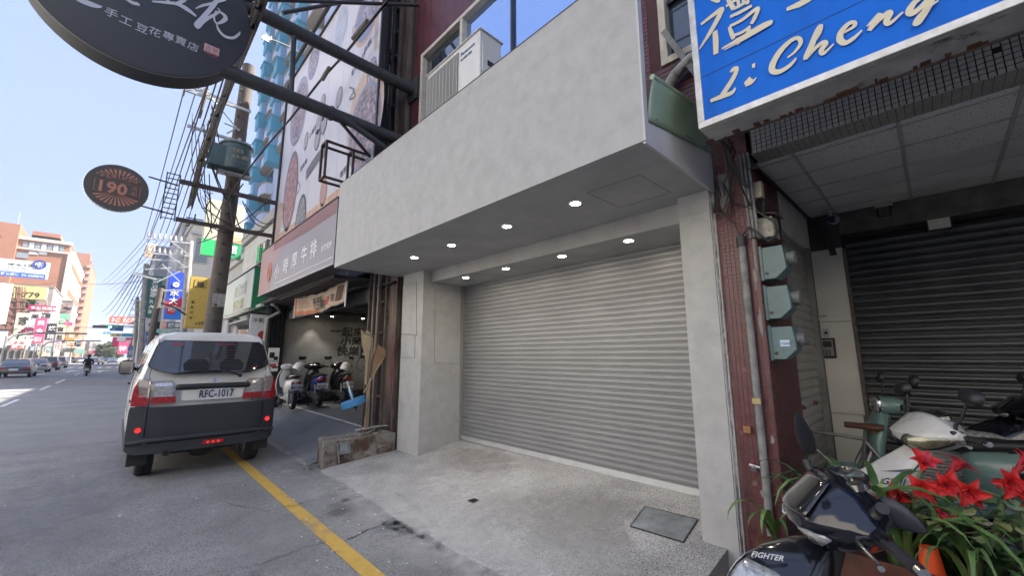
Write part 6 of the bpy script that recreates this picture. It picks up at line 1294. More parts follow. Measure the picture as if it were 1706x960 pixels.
# unseen block behind the camera, whose shade falls on this side of the street
t, o = bwall('rear_building', 'apartment block continuing the street behind the viewpoint', 3.6, 16, -75, -3.2, 0, 24, P('rear_wall', (.3, .27, .25), var=.2, vs=.5)); wins(t, o, 'X', 3.58, [-6 - i * 4 for i in range(6)], (4, 7.5, 11), 2.2, 1.6)
t, o = bwall('opposite_building', 'pale shop block across the street from the grey shopfront', -26, -16, -70, 100, 0, 14, P('opp_wall', (.62, .60, .57), var=.2, vs=.4)); wins(t, o, 'Xr', -16, [-36 + i * 7 for i in range(13)], (4.5, 8, 11), 2.6, 1.7)  # unseen block, enlarged and made pale to bounce light into the shade
# ================================================================ the van
van = thing('van', 'cream white van with black lower cladding parked on the yellow line, plate RFC-1017', 'van', (1.03, 9.1, 0)); VO = Vector(van.location)
vw = mat('van_cream_paint', (.83, .82, .76), .28, coat=.6, var=.03, vs=2); vb = mat('van_black_cladding', (.03, .033, .040), .55, var=.12, vs=6, bump=.15, bs=300)
vg = glassmat('van_glass', (.012, .016, .022), .03)
H_ = [(.40, .80), (.47, .825), (.70, .832), (.95, .832), (1.22, .815), (1.32, .785), (1.5, .745), (1.72, .69), (1.84, .655), (1.92, .60), (1.955, .45), (1.965, 0)]
def hw(z):
    for (a, p), (b, q) in zip(H_, H_[1:]):
        if z <= b: return p + (q - p) * max(0, (z - a) / (b - a))
    return 0
def rearY(x, z):   # world Y of the rear skin
    s = abs(x) / .83
    y = 7.30 + .10 * s ** 4
    if z > 1.22: y += (z - 1.22) * .30
    if z > 1.88: y += (z - 1.88) * 1.6
    return y
def vring(y, k=1., zb=.36, top=1.965, wk=1.):
    pts = []
    for z, w in H_: zz = zb + (z - .40) / (1.965 - .40) * (top - zb); pts.append((w * wk * k, zz))
    r_ = [Vector((x, y, z)) for x, z in pts] + [Vector((-x, y, z)) for x, z in pts[-2::-1]]
    return r_
B_ = LB((1.03 - 1.03 + 1.03, 9.1, 0))
rings = []
prof0 = [(w, z) for z, w in H_]
def sk(y_of): return [Vector((1.03 + x, y_of(x, z), z)) for x, z in prof0] + [Vector((1.03 - x, y_of(x, z), z)) for x, z in prof0[-2::-1]]
rings.append([Vector((1.03 + (p.x - 1.03) * .955, p.y - .0, .40 + (p.z - .40) * .985)) for p in sk(lambda x, z: rearY(x, z) + .0)])
rings.append(sk(lambda x, z: rearY(x, z) + .05))
for y, tp, wk in ((7.8, 1.965, 1), (8.6, 1.975, 1), (9.6, 1.965, 1), (10.2, 1.90, .99), (10.5, 1.62, .97), (10.75, 1.2, .95), (10.9, .9, .9)):
    rings.append([Vector((1.03 + p.x, y, p.z)) for p in vring(y, 1, .36, tp, wk)])
B_.loft(rings).build('body', vw, van, smooth=50)
def vpatch(rows, d, m_, name, parent=van, nc=14, smooth=40, th=.012, side=False, bev=0):
    """a panel on the rear skin: rows of (z, x_left, x_right), lifted d behind the skin"""
    mb = LB(VO); n = len(rows)
    def V(u, j, dd): z, a, b = rows[j]; x = a + (b - a) * u / nc; return Vector((1.03 + x, rearY(x, z) - dd, z))
    F_ = [[V(u, j, d) for u in range(nc + 1)] for j in range(n)]; G_ = [[V(u, j, d - th) for u in range(nc + 1)] for j in range(n)]
    k = nc + 1; vs = [p for r_ in F_ for p in r_] + [p for r_ in G_ for p in r_]; fs = [(j * k + i, j * k + i + 1, (j + 1) * k + i + 1, (j + 1) * k + i) for j in range(n - 1) for i in range(nc)]; o_ = n * k
    for i in range(nc): fs += [(i, i + 1, o_ + i + 1, o_ + i), ((n - 1) * k + i, (n - 1) * k + i + 1, o_ + (n - 1) * k + i + 1, o_ + (n - 1) * k + i)]
    for j in range(n - 1): fs += [(j * k, (j + 1) * k, o_ + (j + 1) * k, o_ + j * k), (j * k + nc, (j + 1) * k + nc, o_ + (j + 1) * k + nc, o_ + j * k + nc)]
    return mb.add(vs, fs).build(name, m_, parent, smooth=smooth)
# rear window with rounded corners
rw = []
for i in range(13):
    t_ = i / 12; z = 1.375 + t_ * .44; w = .735 - .115 * t_; w -= .06 * max(0, 1 - t_ / .12) ** 2 + .05 * max(0, (t_ - .85) / .15) ** 2; w -= (.22 * max(0, 1 - t_ * 4.2) ** 1.3)
    rw.append((z, -w, w))
bl_ = rw
vpatch([(z, a - .018, b + .018) for z, a, b in [(rw[0][0] - .014, rw[0][1], rw[0][2])] + rw + [(rw[-1][0] + .014, rw[-1][1], rw[-1][2])]], .006, black, 'window_seal')
win_ = vpatch(rw, .011, vg, 'rear_window', nc=20)
gl_ = mat('defroster', (.09, .08, .07), .5)
for k in range(8): z = 1.46 + k * .04; w = .60 - .1 * (z - 1.4); mb = LB(VO); mb.tube([(1.03 - w + 2 * w * i / 12, rearY(-w + 2 * w * i / 12, z) - .0125, z) for i in range(13)], .0012, 4); mb.build('heating_line', gl_, win_)
for (x0, x1, z0, z1, m_, nm) in ((-.50, -.36, 1.765, 1.785, red_, 'red_sticker'), (.0, .25, 1.765, 1.80, mat('sticker_dull_red', (.12, .03, .04), .4), 'brake_light_bar'), (.05, .0, 0, 0, None, '')):
    if m_: vpatch([(z0, x0, x1), (z1, x0, x1)], .014, m_, nm, win_, 4)
def vtext(s_, x, z, sz, m_, par=van, d=.02, **k): return ltext(VO, s_, sz, m_, (1.03 + x, rearY(x, z) - d, z), (1, .0, 0), (0, .28 if z > 1.3 else 0, 1), par, **k)
vtext('A T', .47, 1.425, .045, red_, win_, xs=1.2)
# seats seen through the glass
for x in (-.2, .22): vpatch([(1.40, x - .14, x + .14), (1.50, x - .15, x + .15), (1.56, x - .1, x + .1)], .0122, mat('seat_silhouette', (.006, .006, .007), .5), 'headrest', win_, 6, th=.001)
# wiper
mb = LB(VO); P5 = lambda x, z, d=.03: Vector((1.03 + x, rearY(x, z) - d, z))
mb.tube([P5(.33, 1.318), P5(.28, 1.345, .045), P5(.06, 1.40, .04), P5(.0, 1.41, .035)], [.014, .011, .008, .006], 8); wp = mb.build('wiper_arm', black, van, smooth=50)
LB(VO).tube([P5(-.42, 1.372, .024), P5(-.2, 1.395, .026), P5(.12, 1.40, .026)], .008, 6).build('wiper_blade', rubber, wp); LB(VO).cyl(P5(.33, 1.318, 0), P5(.33, 1.318, .045), .024, n=14).build('wiper_hub', black, wp, smooth=50)
# tailgate shut lines, plate recess and bar, emblem, plate
jm = mat('shut_line', (.03, .03, .03), .8)
def line(pts, w=.004, par=van, m_=jm):
    mb = LB(VO); mb.tube([P5(x, z, .001) for x, z in pts], w, 5); mb.build('shut_line', m_, par)
line([(-.655, 1.24), (-.665, .93), (-.66, .55), (-.60, .47), (0, .45), (.60, .47), (.66, .55), (.665, .93), (.655, 1.24)]); line([(-.655, 1.24), (-.69, 1.34), (-.63, 1.85)]); line([(.655, 1.24), (.69, 1.34), (.63, 1.85)])
vpatch([(1.00, -.31, .37), (1.03, -.33, .39), (1.16, -.33, .39), (1.19, -.31, .37)], .004, mat('van_cream_recess', (.72, .71, .65), .35), 'plate_recess', th=.005)
mb = LB(VO); mb.loft([ring(1.03 + x, rearY(x, 1.175) - .03, 1.185, .03 * s_, .034 * s_, 12, 2.6, 'Q') if False else [Vector((1.03 + x, rearY(x, 1.18) - .02 + .03 * s_ * math.cos(t * math.pi / 6), 1.185 + .040 * s_ * math.sin(t * math.pi / 6))) for t in range(12)] for x, s_ in ((-.41, .5), (-.40, .9), (-.36, 1), (.42, 1), (.46, .9), (.47, .5))]); mb.build('handle_bar', black, van, smooth=50)
pl_ = mat('plate_white', (.68, .70, .73), .4); pk_ = mat('plate_ink', (.02, .03, .04), .5)
lp_ = vpatch([(1.0, -.155, .225), (1.155, -.155, .225)], .022, pl_, 'licence_plate', nc=4, th=.006)
vtext('RFC-1017', -.145, 1.03, .145, pk_, lp_, d=.03, xs=.66, bold=.02)
for x in (-.1, .17): LB(VO).cyl(P5(x, 1.142, .02), P5(x, 1.142, .03), .007, n=8).build('bolt', chrome, lp_)
em = LB(VO)
em.add([P5(x, z, .014) for x, z in ((-.065, 1.262), (.025, 1.29), (.115, 1.262), (.025, 1.237))], [(0, 1, 2, 3)]); e_ = em.build('emblem', chrome, van, fix=False, solid=.006)
LB(VO).bx(1.03 + .012, 1.03 + .018, 7.275, 7.29, 1.245, 1.28).build('emblem_bar', black, e_); LB(VO).bx(1.03 + .034, 1.03 + .04, 7.275, 7.29, 1.245, 1.28).build('emblem_bar', black, e_)
vtext('A180', .49, .945, .055, black, xs=1.15, bold=.02, d=.035)
# tail lights: corner part and tailgate part on each side
lred = mat('lamp_red', (.36, .008, .014), .15, coat=1, var=.5, vs=28); lclr = mat('lamp_clear', (.5, .5, .5), .12, .5, coat=1, var=.3, vs=30); lgry = mat('lamp_smoke', (.22, .2, .19), .15, coat=1)
for sgn_ in (-1, 1):
    def rr(rows): return [(z, min(sgn_ * a, sgn_ * b), max(sgn_ * a, sgn_ * b)) for z, a, b in rows]
    o1 = vpatch(rr([(.955, .67, .835), (1.00, .67, .835), (1.12, .67, .832), (1.22, .665, .818), (1.30, .67, .79)]), .012, lgry, 'tail_light', nc=8)
    vpatch(rr([(.96, .675, .838), (1.00, .675, .838), (1.06, .675, .836), (1.10, .735, .835)]), .02, lred, 'red_lens', o1, 8); vpatch(rr([(1.10, .775, .836), (1.20, .79, .824), (1.27, .79, .80)]), .02, lred, 'red_lens', o1, 4)
    vpatch(rr([(1.06, .68, .745), (1.09, .68, .76), (1.27, .69, .77), (1.28, .69, .76)]), .018, mat('lamp_bronze', (.28, .2, .16), .2, coat=1), 'clear_lens', o1, 5); vpatch(rr([(1.06, .672, .685), (1.28, .672, .685)]), .022, chrome, 'chrome_rib', o1, 2); vpatch(rr([(1.075, .68, .77), (1.09, .68, .77)]), .022, chrome, 'chrome_rib', o1, 3)
    o2 = vpatch(rr([(.97, .40, .66), (.985, .385, .66), (1.12, .40, .66), (1.24, .42, .66), (1.275, .45, .66)]), .012, lgry, 'tail_light', nc=8)
    vpatch(rr([(.985, .40, .652), (1.0, .392, .652), (1.055, .392, .652), (1.065, .40, .652)]), .02, lred, 'red_lens', o2, 6)
    for za, zb in ((1.075, 1.13), (1.14, 1.195), (1.205, 1.25)): vpatch(rr([(za, .43 + (za - 1.07) * .1, .62), (zb, .43 + (zb - 1.07) * .1, .62)]), .02, lclr, 'clear_lens', o2, 5)
    for za in (1.068, 1.133, 1.198): vpatch(rr([(za, .42, .64), (za + .008, .42, .64)]), .023, chrome, 'chrome_rib', o2, 4)
    # bumper reflector
    c_ = P5(sgn_ * .735, .66, .09); LB(VO).lathe([(0, -.012), (.03, -.008), (.034, 0)], c_, Matrix.Rotation(R(90), 3, 'X'), 16).build('reflector', mat('reflector_red_glow', (.7, .03, .03), .3, emit=(1, .05, .05), es=.1), van, smooth=40)  # faint emission stands in for light the reflector throws back
# bumper and cladding (rounded, proud of the skin), tailgate lower cladding
def bump(rows, d, name, th=.05, nc=24, m_=vb): return vpatch(rows, d, m_, name, nc=nc, th=th, smooth=50)
bump([(.47, -.62, .62), (.52, -.655, .655), (.90, -.665, .665), (.935, -.66, .66)], .022, 'tailgate_cladding', .02)
bump([(.60, -.40, .42), (.615, -.44, .46), (.80, -.44, .50), (.90, -.44, .56), (.915, -.36, .53)], .028, 'cladding_panel', .012) 

bm_r = [(.34, -.70, .70), (.37, -.80, .80), (.42, -.835, .835), (.55, -.845, .845), (.90, -.845, .845), (.945, -.835, .835)]
for s_ in (-1, 1):
    q_ = [(z, (-b if s_ < 0 else .672), (-.672 if s_ < 0 else b)) for z, a, b in bm_r[2:]]; bump(q_, .035, 'bumper_corner', .05, 10)
bump([(.345, -.72, .72), (.36, -.79, .79), (.40, -.83, .83), (.455, -.84, .84), (.465, -.80, .80)], .045, 'bumper', .08)
bump([(.445, -.70, .70), (.46, -.84, .84), (.475, -.74, .74)], .06, 'bumper_step', .03)
LB(VO).tube([(1.03 + x, rearY(x, .52) - .055, .52 - .02 * (abs(x) > .7)) for x in [-.83 + i * .083 for i in range(21)]], .035, 10).build('bumper_roll', vb, van, smooth=60)
fl_ = bump([(.395, -.01, .16), (.40, -.055, .205), (.445, -.055, .205), (.45, -.01, .16)], .075, 'fog_lamp', .01, 8, mat('lamp_red', (.42, .012, .02)))
for x in (0, .06, .12): bump([(.408, x, x + .03), (.437, x, x + .03)], .08, 'lens_cell', .005, 3, mat('reflector_red_glow', (.7, .03, .03)))
LB(VO).cyl((.60, 7.22, .345), (.60, 7.5, .345), .042, n=16).build('exhaust', mat('exhaust_metal', (.1, .095, .09), .5, .8), van, smooth=50); LB(VO).cyl((.60, 7.217, .345), (.60, 7.225, .345), .033, n=16).build('exhaust_bore', dark, van)
# side cladding, wheel arches, side glass, door lines (left side shows at a grazing angle)
for s_ in (-1, 1):
    X_ = lambda a: 1.03 + s_ * a
    LB(VO).prism([(X_(.838), 7.4, .42), (X_(.838), 7.4, .95), (X_(.845), 7.5, .60), (X_(.845), 8.0, .52), (X_(.845), 10.2, .50), (X_(.83), 10.2, .30), (X_(.83), 8.0, .30)], (-s_ * .03, 0, 0)).build('side_cladding', vb, van)
    for y0, y1 in ((7.75, 8.55), (8.7, 9.4), (9.5, 10.15)):
        q_ = [Vector((X_(hw(z) + .004), y, z)) for y, z in ((y0, 1.36), (y1, 1.36), (y1 - .03, 1.8), (y0 + .05, 1.8))]
        LB(VO).prism(q_, (-s_ * .01, 0, 0)).build('side_window', vg, van)
    for y in (8.62, 9.45): LB(VO).tube([(X_(hw(z) + .002), y, z) for z in (.4, .8, 1.2, 1.35, 1.6, 1.85)], .004, 5).build('shut_line', jm, van)
    LB(VO).bx(*sorted((X_(.84), X_(.87))), 8.75, 8.9, 1.18, 1.21).build('door_handle', black, van, bevel=.005)
    LB(VO).bx(*sorted((X_(.60), X_(.80))), 7.40, 7.43, .20, .42).build('mudflap', rubber, van)
LB(VO).cyl((X_(.84) if False else .19, 7.42, 1.02), (.175, 7.42, 1.02), .02, n=10).build('bump_stop', black, van)
# mirror on the left front door
mb = LB(VO); mc = Vector((.135, 9.75, 1.42)); mb.loft([[mc + Vector((.10 * k * math.copysign(abs(math.cos(t * math.pi / 8)) ** .6, math.cos(t * math.pi / 8)), y, .125 * k * math.copysign(abs(math.sin(t * math.pi / 8)) ** .6, math.sin(t * math.pi / 8)))) for t in range(16)] for y, k in ((-.03, .92), (-.02, 1), (.05, .95), (.1, .6))]); mr_ = mb.build('mirror', black, van, smooth=50)
LB(VO).bx(mc.x - .08, mc.x + .08, mc.y - .034, mc.y - .031, mc.z - .1, mc.z + .1).build('mirror_glass', mat('mirror_glass', (.3, .28, .25), .06, .9), mr_); LB(VO).bar(mc + Vector((.08, .03, -.02)), mc + Vector((.22, .1, -.06)), .05).build('mirror_arm', black, mr_)
# wheels and axle
tyre_prof = [(.20, -.085), (.275, -.09), (.295, -.075), (.302, -.05), (.302, -.02), (.297, -.018), (.297, -.008), (.302, -.006), (.302, .006), (.297, .008), (.297, .018), (.302, .02), (.302, .05), (.295, .075), (.275, .09), (.20, .085)]
def wheel(parent, o, c, r=.302, w=1., rimm=steel, tw=1., tread=True):
    k = r / .302; Q = Matrix.Rotation(R(90), 3, 'Y')
    wl = thing('wheel', None, None, Vector(c) - o); wl.parent = parent
    if 'label' in wl: del wl['label']
    MB().lathe([(a * k, b * tw) for a, b in tyre_prof], (0, 0, 0), Q, 32).build('tyre', rubber, wl, smooth=35)
    MB().lathe([(0, -.03 * tw), (.06 * k, -.05 * tw), (.1 * k, -.03 * tw), (.17 * k, -.04 * tw), (.2 * k, -.075 * tw), (.205 * k, -.08 * tw)], (0, 0, 0), Q, 24).build('rim', rimm, wl, smooth=35); MB().lathe([(0, .03 * tw), (.17 * k, .04 * tw), (.205 * k, .08 * tw)], (0, 0, 0), Q, 24).build('rim', rimm, wl, smooth=35)
    return wl
for x, y in ((.42, 7.78), (1.66, 7.78), (.42, 10.1), (1.66, 10.1)): wheel(van, VO, (x, y, .302))
m = LB(VO)
m.bx(.6, 1.5, 7.7, 7.86, .24, .36); m.build('axle', black, van, bevel=.03); LB(VO).lathe([(0, -.14), (.15, -.1), (.18, 0), (.15, .1), (0, .14)], (1.05, 7.78, .32), Matrix.Rotation(R(90), 3, 'X'), 16).build('differential', mat('dusty_black', (.04, .038, .036), .8), van, smooth=50)
LB(VO).tube([(.6, 7.5, .34), (.75, 7.7, .33), (.9, 8.2, .3)], .045, 10).build('silencer', mat('exhaust_metal', (.1, .095, .09)), van)
LB(VO).bx(.35, 1.71, 7.5, 10.7, .30, .36).build('underbody', dark, van)
# ================================================================ motor scooters
alu = mat('cast_alloy', (.35, .35, .36), .4, .8); seatm = mat('seat_vinyl', (.018, .018, .02), .5, bump=.2, bs=200)
amb = mat('amber_lens', (.65, .2, .03), .15, coat=1); clr = mat('clear_lens', (.40, .41, .41), .08, .35, coat=1, var=.45, vs=45); dusty = mat('dusty_plastic', (.05, .052, .056), .6, var=.25, vs=8)
def sring(x, zc, ry, rz, n=16, p=2.5, cy=0): return ring(x, cy, zc, ry, rz, n, p, 'X')
def apring(z, cx, rx, ry, n=20, point=.4):
    o_ = []
    for i in range(n):
        t_ = 2 * math.pi * i / n; c_, s_ = math.cos(t_), math.sin(t_); o_.append(Vector((cx + rx * c_, ry * s_ * (1 - point * max(0, c_) ** 1.5), z)))
    return o_
def scooter(label, loc, rz, body, trim=dusty, seat=seatm, st=0., style='sport', plate=None, name='motor_scooter', helmet=None, s=1., rimm=alu, lean=0., group=None, tail=None, mirrors=True, lens=clr, stripe=None, bars=.36, eye=False, cowl=(1, 1, 0), rear=None, slim=False):
    t = thing(name, label, 'motor scooter', loc, 0, group, rot=(lean, 0, rz)); t.scale = (s, s, s)
    S = Matrix.Rotation(st, 3, 'Z'); Qy = Matrix.Rotation(R(90), 3, 'X')
    def b(mb, n, m_, par=t, steer=False, **k):
        if steer: mb.v = [tuple(S @ Vector(v)) for v in mb.v]
        return mb.build(n, m_, par, **k)
    def whl(x, steer):
        W_ = b(MB().lathe([(a * .235 / .302, b_ * .55) for a, b_ in tyre_prof], (x, 0, .235), Qy, 28), 'wheel', rubber, steer=steer, smooth=35)
        m = MB().lathe([(.0, -.05), (.03, -.05), (.04, -.02), (.12, -.015), (.15, -.04), (.157, -.045), (.157, .045), (.15, .04), (.12, .015), (.04, .02), (.03, .05), (0, .05)], (x, 0, .235), Qy, 24)
        b(m, 'rim', rimm, W_, steer, smooth=35)
    whl(.36, True); whl(-.93, False)
    # front fender and forks
    def fen(u, v):
        a = R(5 + 150 * u); w = (v - .5) * 2; r_ = .262 - .035 * w * w; return (.36 + r_ * math.cos(a), .075 * w, .235 + r_ * math.sin(a))
    b(MB().grid(fen, 16, 6), 'front_fender', body if style != 'sport' else trim, steer=True, smooth=60, solid=.006, fix=False)
    m = MB()
    for y in (-.085, .085): m.tube([(.36, y, .235), (.27, y, .5), (.12, y * .8, .80)], [.02, .022, .024], 8)
    b(m, 'fork', alu, steer=True, smooth=50)
    if eye:
        AP = [(.26, .20, .03, .08, .2), (.36, .28, .06, .11, .5), (.46, .35, .10, .14, .8), (.54, .37, .13, .155, .85), (.63, .32, .15, .155, .85), (.72, .24, .14, .145, .8), (.80, .16, .11, .12, .7), (.87, .09, .08, .095, .6), (.93, .03, .06, .07, .4)]
    elif slim:
        AP = [(.26, .20, .05, .10, .2), (.36, .23, .08, .13, .4), (.50, .25, .12, .155, .6), (.64, .25, .16, .165, .7), (.72, .23, .17, .16, .7), (.79, .20, .15, .14, .7), (.85, .16, .12, .11, .6), (.885, .11, .07, .07, .4), (.90, .08, .03, .03, .3)]
    elif style == 'sport':
        AP = [(.26, .16, .05, .13, .2), (.36, .18, .09, .17, .3), (.50, .19, .15, .205, .5), (.64, .18, .21, .205, .6), (.74, .15, .24, .19, .6), (.82, .11, .22, .17, .6), (.89, .06, .16, .14, .5), (.945, .02, .09, .10, .4), (.965, .0, .05, .06, .3)]
    else:
        AP = [(.26, .10, .03, .12, .1), (.34, .13, .045, .17, .15), (.50, .155, .06, .20, .25), (.68, .15, .07, .195, .3), (.82, .12, .075, .165, .3), (.92, .08, .065, .11, .3), (.96, .06, .05, .06, .2)]
    b(MB().loft([apring(z, cx, rx, ry, 24, pt) for z, cx, rx, ry, pt in AP]), 'front_apron', body, smooth=60)
    b(MB().loft([apring(z, cx - .035, max(.02, rx * .3), ry * .97, 20, 0) for z, cx, rx, ry, pt in AP[:-1]]), 'leg_shield', trim, smooth=60)
    if style == 'sport' and not eye:
        for sg in (-1, 1):   # headlamp wings and lower indicators on the nose, one each side
            q_ = []
            for z, u0, u1 in ((.715, .16, .62), (.745, .10, .80), (.78, .07, .80), (.81, .12, .55)):
                k = min(range(len(AP)), key=lambda i: abs(AP[i][0] - z)); rowp = []
                for i in range(9):
                    th = (u0 + (u1 - u0) * i / 8) * math.pi / 2.0 * 1.25; za = AP[k]; zb_ = AP[min(k + 1, len(AP) - 1)] if z >= za[0] else AP[k - 1]; f_ = (z - za[0]) / (zb_[0] - za[0]) if zb_[0] != za[0] else 0
                    cx, rx, ry, pt = [za[j] + (zb_[j] - za[j]) * f_ for j in (1, 2, 3, 4)]; c_, s_ = math.cos(th), math.sin(th)
                    rowp.append(Vector((cx + (rx + .008) * c_, sg * (ry + .008) * s_ * (1 - pt * max(0, c_) ** 1.5), z)))
                q_.append(rowp)
            b(MB().loft(q_, closed=False), 'headlamp_lens', lens, smooth=60, solid=.004, fix=False)
            b(MB().lathe([(0, .012), (.030, .008), (.036, 0), (.045, -.006)], (.215, sg * .175, .70), Matrix.Rotation(-sg * R(62), 3, 'X') @ Matrix.Rotation(R(30), 3, 'Y'), 20), 'indicator', lens if body != blkp else clr, smooth=40)
    elif not eye:
        b(MB().bx(.225, .232, -.03, .03, .60, .72), 'badge', chrome, bevel=.004)
        for sg in (-1, 1): b(MB().lathe([(0, .02), (.03, .012), (.036, -.01)], (.16, sg * .13, .80), Matrix.Rotation(R(90), 3, 'Y'), 14), 'indicator', amb, smooth=40)
    # handlebar cowl
    if style == 'sport':
        sec = [(.10, .905), (.17, .955), (.175, .985), (.05, 1.085), (.02, 1.092), (-.10, 1.05), (-.13, 1.0), (-.10, .93), (-.02, .90)]
        K = [(-.30, .16, 1.0), (-.25, .34, 1.0), (-.20, .62, 1.005), (-.14, .86, 1.005), (-.06, .98, 1), (0, 1, 1), (.06, .98, 1), (.14, .86, 1.005), (.20, .62, 1.005), (.25, .34, 1.0), (.30, .16, 1.0)]
        cy_, cz_, dz_ = cowl; rings_ = [[Vector((-.02 + (x + .02) * k, y * cy_, 1.0 + dz_ + (z - 1.0) * k * cz_)) for x, z in sec] for y, k, _ in K]
        cw = b(MB().loft(rings_), 'handlebar_cowl', body, steer=True, smooth=45)
        def on(y, f, d=.004):   # point on the screen face between (.175,.985) and (.05,1.085)
            k = 1 - .9 * (abs(y) / .25) ** 2 * .42; x, z = .175 - .125 * f, .985 + .10 * f; return Vector((-.02 + (x + .02) * k + d * .7, y * cy_, 1.0 + dz_ + (z - 1.0) * k * cz_ + d * .8))
        if not eye: b(MB().grid(lambda u, v: on((u - .5) * 2 * (.155 - .035 * v), .02 + .93 * v, .007), 14, 6), 'screen_panel', blkg, cw, True, smooth=60, fix=False, solid=.003)
        b(MB().loft([[Vector((-.03 + .052 * math.cos(a * math.pi / 10) * k, .125 * math.sin(a * math.pi / 10) * k, 1.078 + .078 * (cz_ - 1) + dz_ + z - .28 * (-.03 + .052 * math.cos(a * math.pi / 10) * k + .03))) for a in range(20)] for k, z in ((1.08, -.012), (1.05, .008), (.9, .011), (.85, .006), (.01, .004))]), 'gauge', glassmat('gauge_glass', (.02, .022, .025), .1), cw, True, smooth=45)
        if eye:
            for sg in (-1, 1):
                c_ = Vector((.105, sg * .125, .955)); nn = Vector((.62, sg * .75, .12)).normalized(); ax1 = Vector((-.55, sg * .45, .10)).normalized(); ax1 = (ax1 - nn * ax1.dot(nn)).normalized(); ax2 = nn.cross(ax1)
                def er(k, d): return [c_ + nn * d + ax1 * (.115 * k * math.cos(i * math.pi / 12) * (1.15 if math.cos(i * math.pi / 12) > 0 else .8)) + ax2 * (.052 * k * math.sin(i * math.pi / 12) * (1 - .35 * max(0, math.cos(i * math.pi / 12)))) for i in range(24)]
                e1 = b(MB().loft([er(1.12, -.04), er(1.12, -.005), er(1.0, .006)]), 'headlamp_rim', black, cw, True, smooth=50); b(MB().loft([er(1.0, -.01), er(.97, .008), er(.7, .02), er(.3, .026), er(.02, .027)]), 'headlamp_lens', lens, e1, True, smooth=60) if False else b(MB().loft([er(1.0, -.01), er(.97, .008), er(.7, .02), er(.3, .026), er(.02, .027)]), 'headlamp_lens', lens, cw, True, smooth=60)
        for sg in (() if eye else (-1, 1)):
            st_ = []; sb_ = []
            for y, zz, h in (((.03, .955, .05), (.08, .955, .085), (.14, .955, .07), (.2, .965, .035), (.25, .975, .008)) if eye else ((.10, .945, .018), (.15, .945, .03), (.2, .95, .026), (.25, .965, .008))):
                k = 1 - .42 * (y / .25) ** 2 * .9; zz = 1.0 + dz_ + (zz - 1.0) * cz_; h *= cz_; st_.append([Vector((.02 + .14 * k + .014, sg * y * cy_, zz + h * .5)), Vector((.02 + .115 * k + .01, sg * y * cy_, zz - h * .5))])
            b(MB().loft(st_, closed=False), 'position_lamp', lens, cw, True, smooth=40, solid=.008, fix=False)
    else:
        cw = b(MB().loft([ring(x, 0, 1.0, ry, rz_, 18, 2.6, 'X') for x, ry, rz_ in ((-.10, .05, .04), (-.07, .14, .06), (0, .16, .075), (.07, .105, .08), (.11, .085, .078))]), 'handlebar_cowl', body, steer=True, smooth=50)
        b(MB().loft([ring(x, 0, 1.0, ry, rz_, 18, 3.2, 'X') for x, ry, rz_ in ((.105, .078, .07), (.125, .072, .064), (.132, .04, .04))]), 'headlamp_lens', clr, cw, True, smooth=50)
        b(MB().loft([ring(x, 0, 1.0, ry, rz_, 18, 3.2, 'X') for x, ry, rz_ in ((.10, .085, .078), (.118, .086, .078), (.118, .077, .069))]), 'headlamp_rim', chrome, cw, True, smooth=50)
    # bars, grips, levers, mirrors
    b(MB().tube([(-.04, -bars, .99), (-.02, -.2, 1.0), (-.02, .2, 1.0), (-.04, bars, .99)], .012, 8), 'handlebar', black, steer=True, smooth=50)
    for sg in (-1, 1):
        g_ = b(MB().tube([(-.035, sg * (bars - .13), .992), (-.037, sg * (bars - .12), .992), (-.04, sg * (bars - .005), .99)], [.02, .0185, .0185], 12), 'grip', rubber, steer=True, smooth=50)
        b(MB().cyl((-.04, sg * bars, .99), (-.041, sg * (bars + .022), .989), .015, n=12), 'bar_end', chrome, g_, True, smooth=40)
        b(MB().tube([(.01, sg * .19, .985), (.035, sg * .22, .98), (.03, sg * .28, .975), (.025, sg * .34, .965), (.03, sg * .36, .965)], [.011, .009, .007, .006, .009], 8), 'brake_lever', chrome, steer=True, smooth=50)
        b(MB().ob((-.01, sg * .205, 1.0), (.06, .05, .055)), 'switch_box', black, steer=True, bevel=.012)
        if mirrors:
            rt_ = style == 'retro'
            ms_ = b(MB().tube([(-.01, sg * .20, 1.015), (-.015, sg * .205, 1.06), (-.03, sg * .235, 1.10), (-.05, sg * .26, 1.19 if rt_ or name == 'motor_scooter' else 1.15)], [.012, .009, .008, .007], 8), 'mirror_stem', black, steer=True, smooth=50)
            M_ = Matrix.Rotation(R(-12), 3, 'Y') @ Matrix.Rotation(sg * R(-14), 3, 'X'); c_ = Vector((-.05, sg * .30, 1.225))
            def mring(x, k): return [c_ + M_ @ Vector((x, (.075 if not rt_ else .055) * math.copysign(abs(math.cos(i * math.pi / 10)) ** .75, math.cos(i * math.pi / 10)) * k, .045 * math.copysign(abs(math.sin(i * math.pi / 10)) ** .8, math.sin(i * math.pi / 10)) * k * (1 if not rt_ else 1.1))) for i in range(20)]
            mh = b(MB().loft([mring(.03, .5), mring(.02, .85), mring(0, 1), mring(-.012, 1), mring(-.012, .9)]), 'mirror', black, ms_, True, smooth=50); 
    # floor, body, seat
    b(MB().bx(-.44, .12, -.15, .15, .27, .325), 'floorboard', trim, bevel=.02)
    b(MB().loft([sring(x, z, ry, rz_, 14, 3) for x, z, ry, rz_ in ((-.6, .27, .13, .05), (-.3, .24, .14, .05), (.05, .26, .13, .05), (.12, .32, .10, .04))]), 'lower_fairing', body if style == 'retro' else trim, smooth=50)
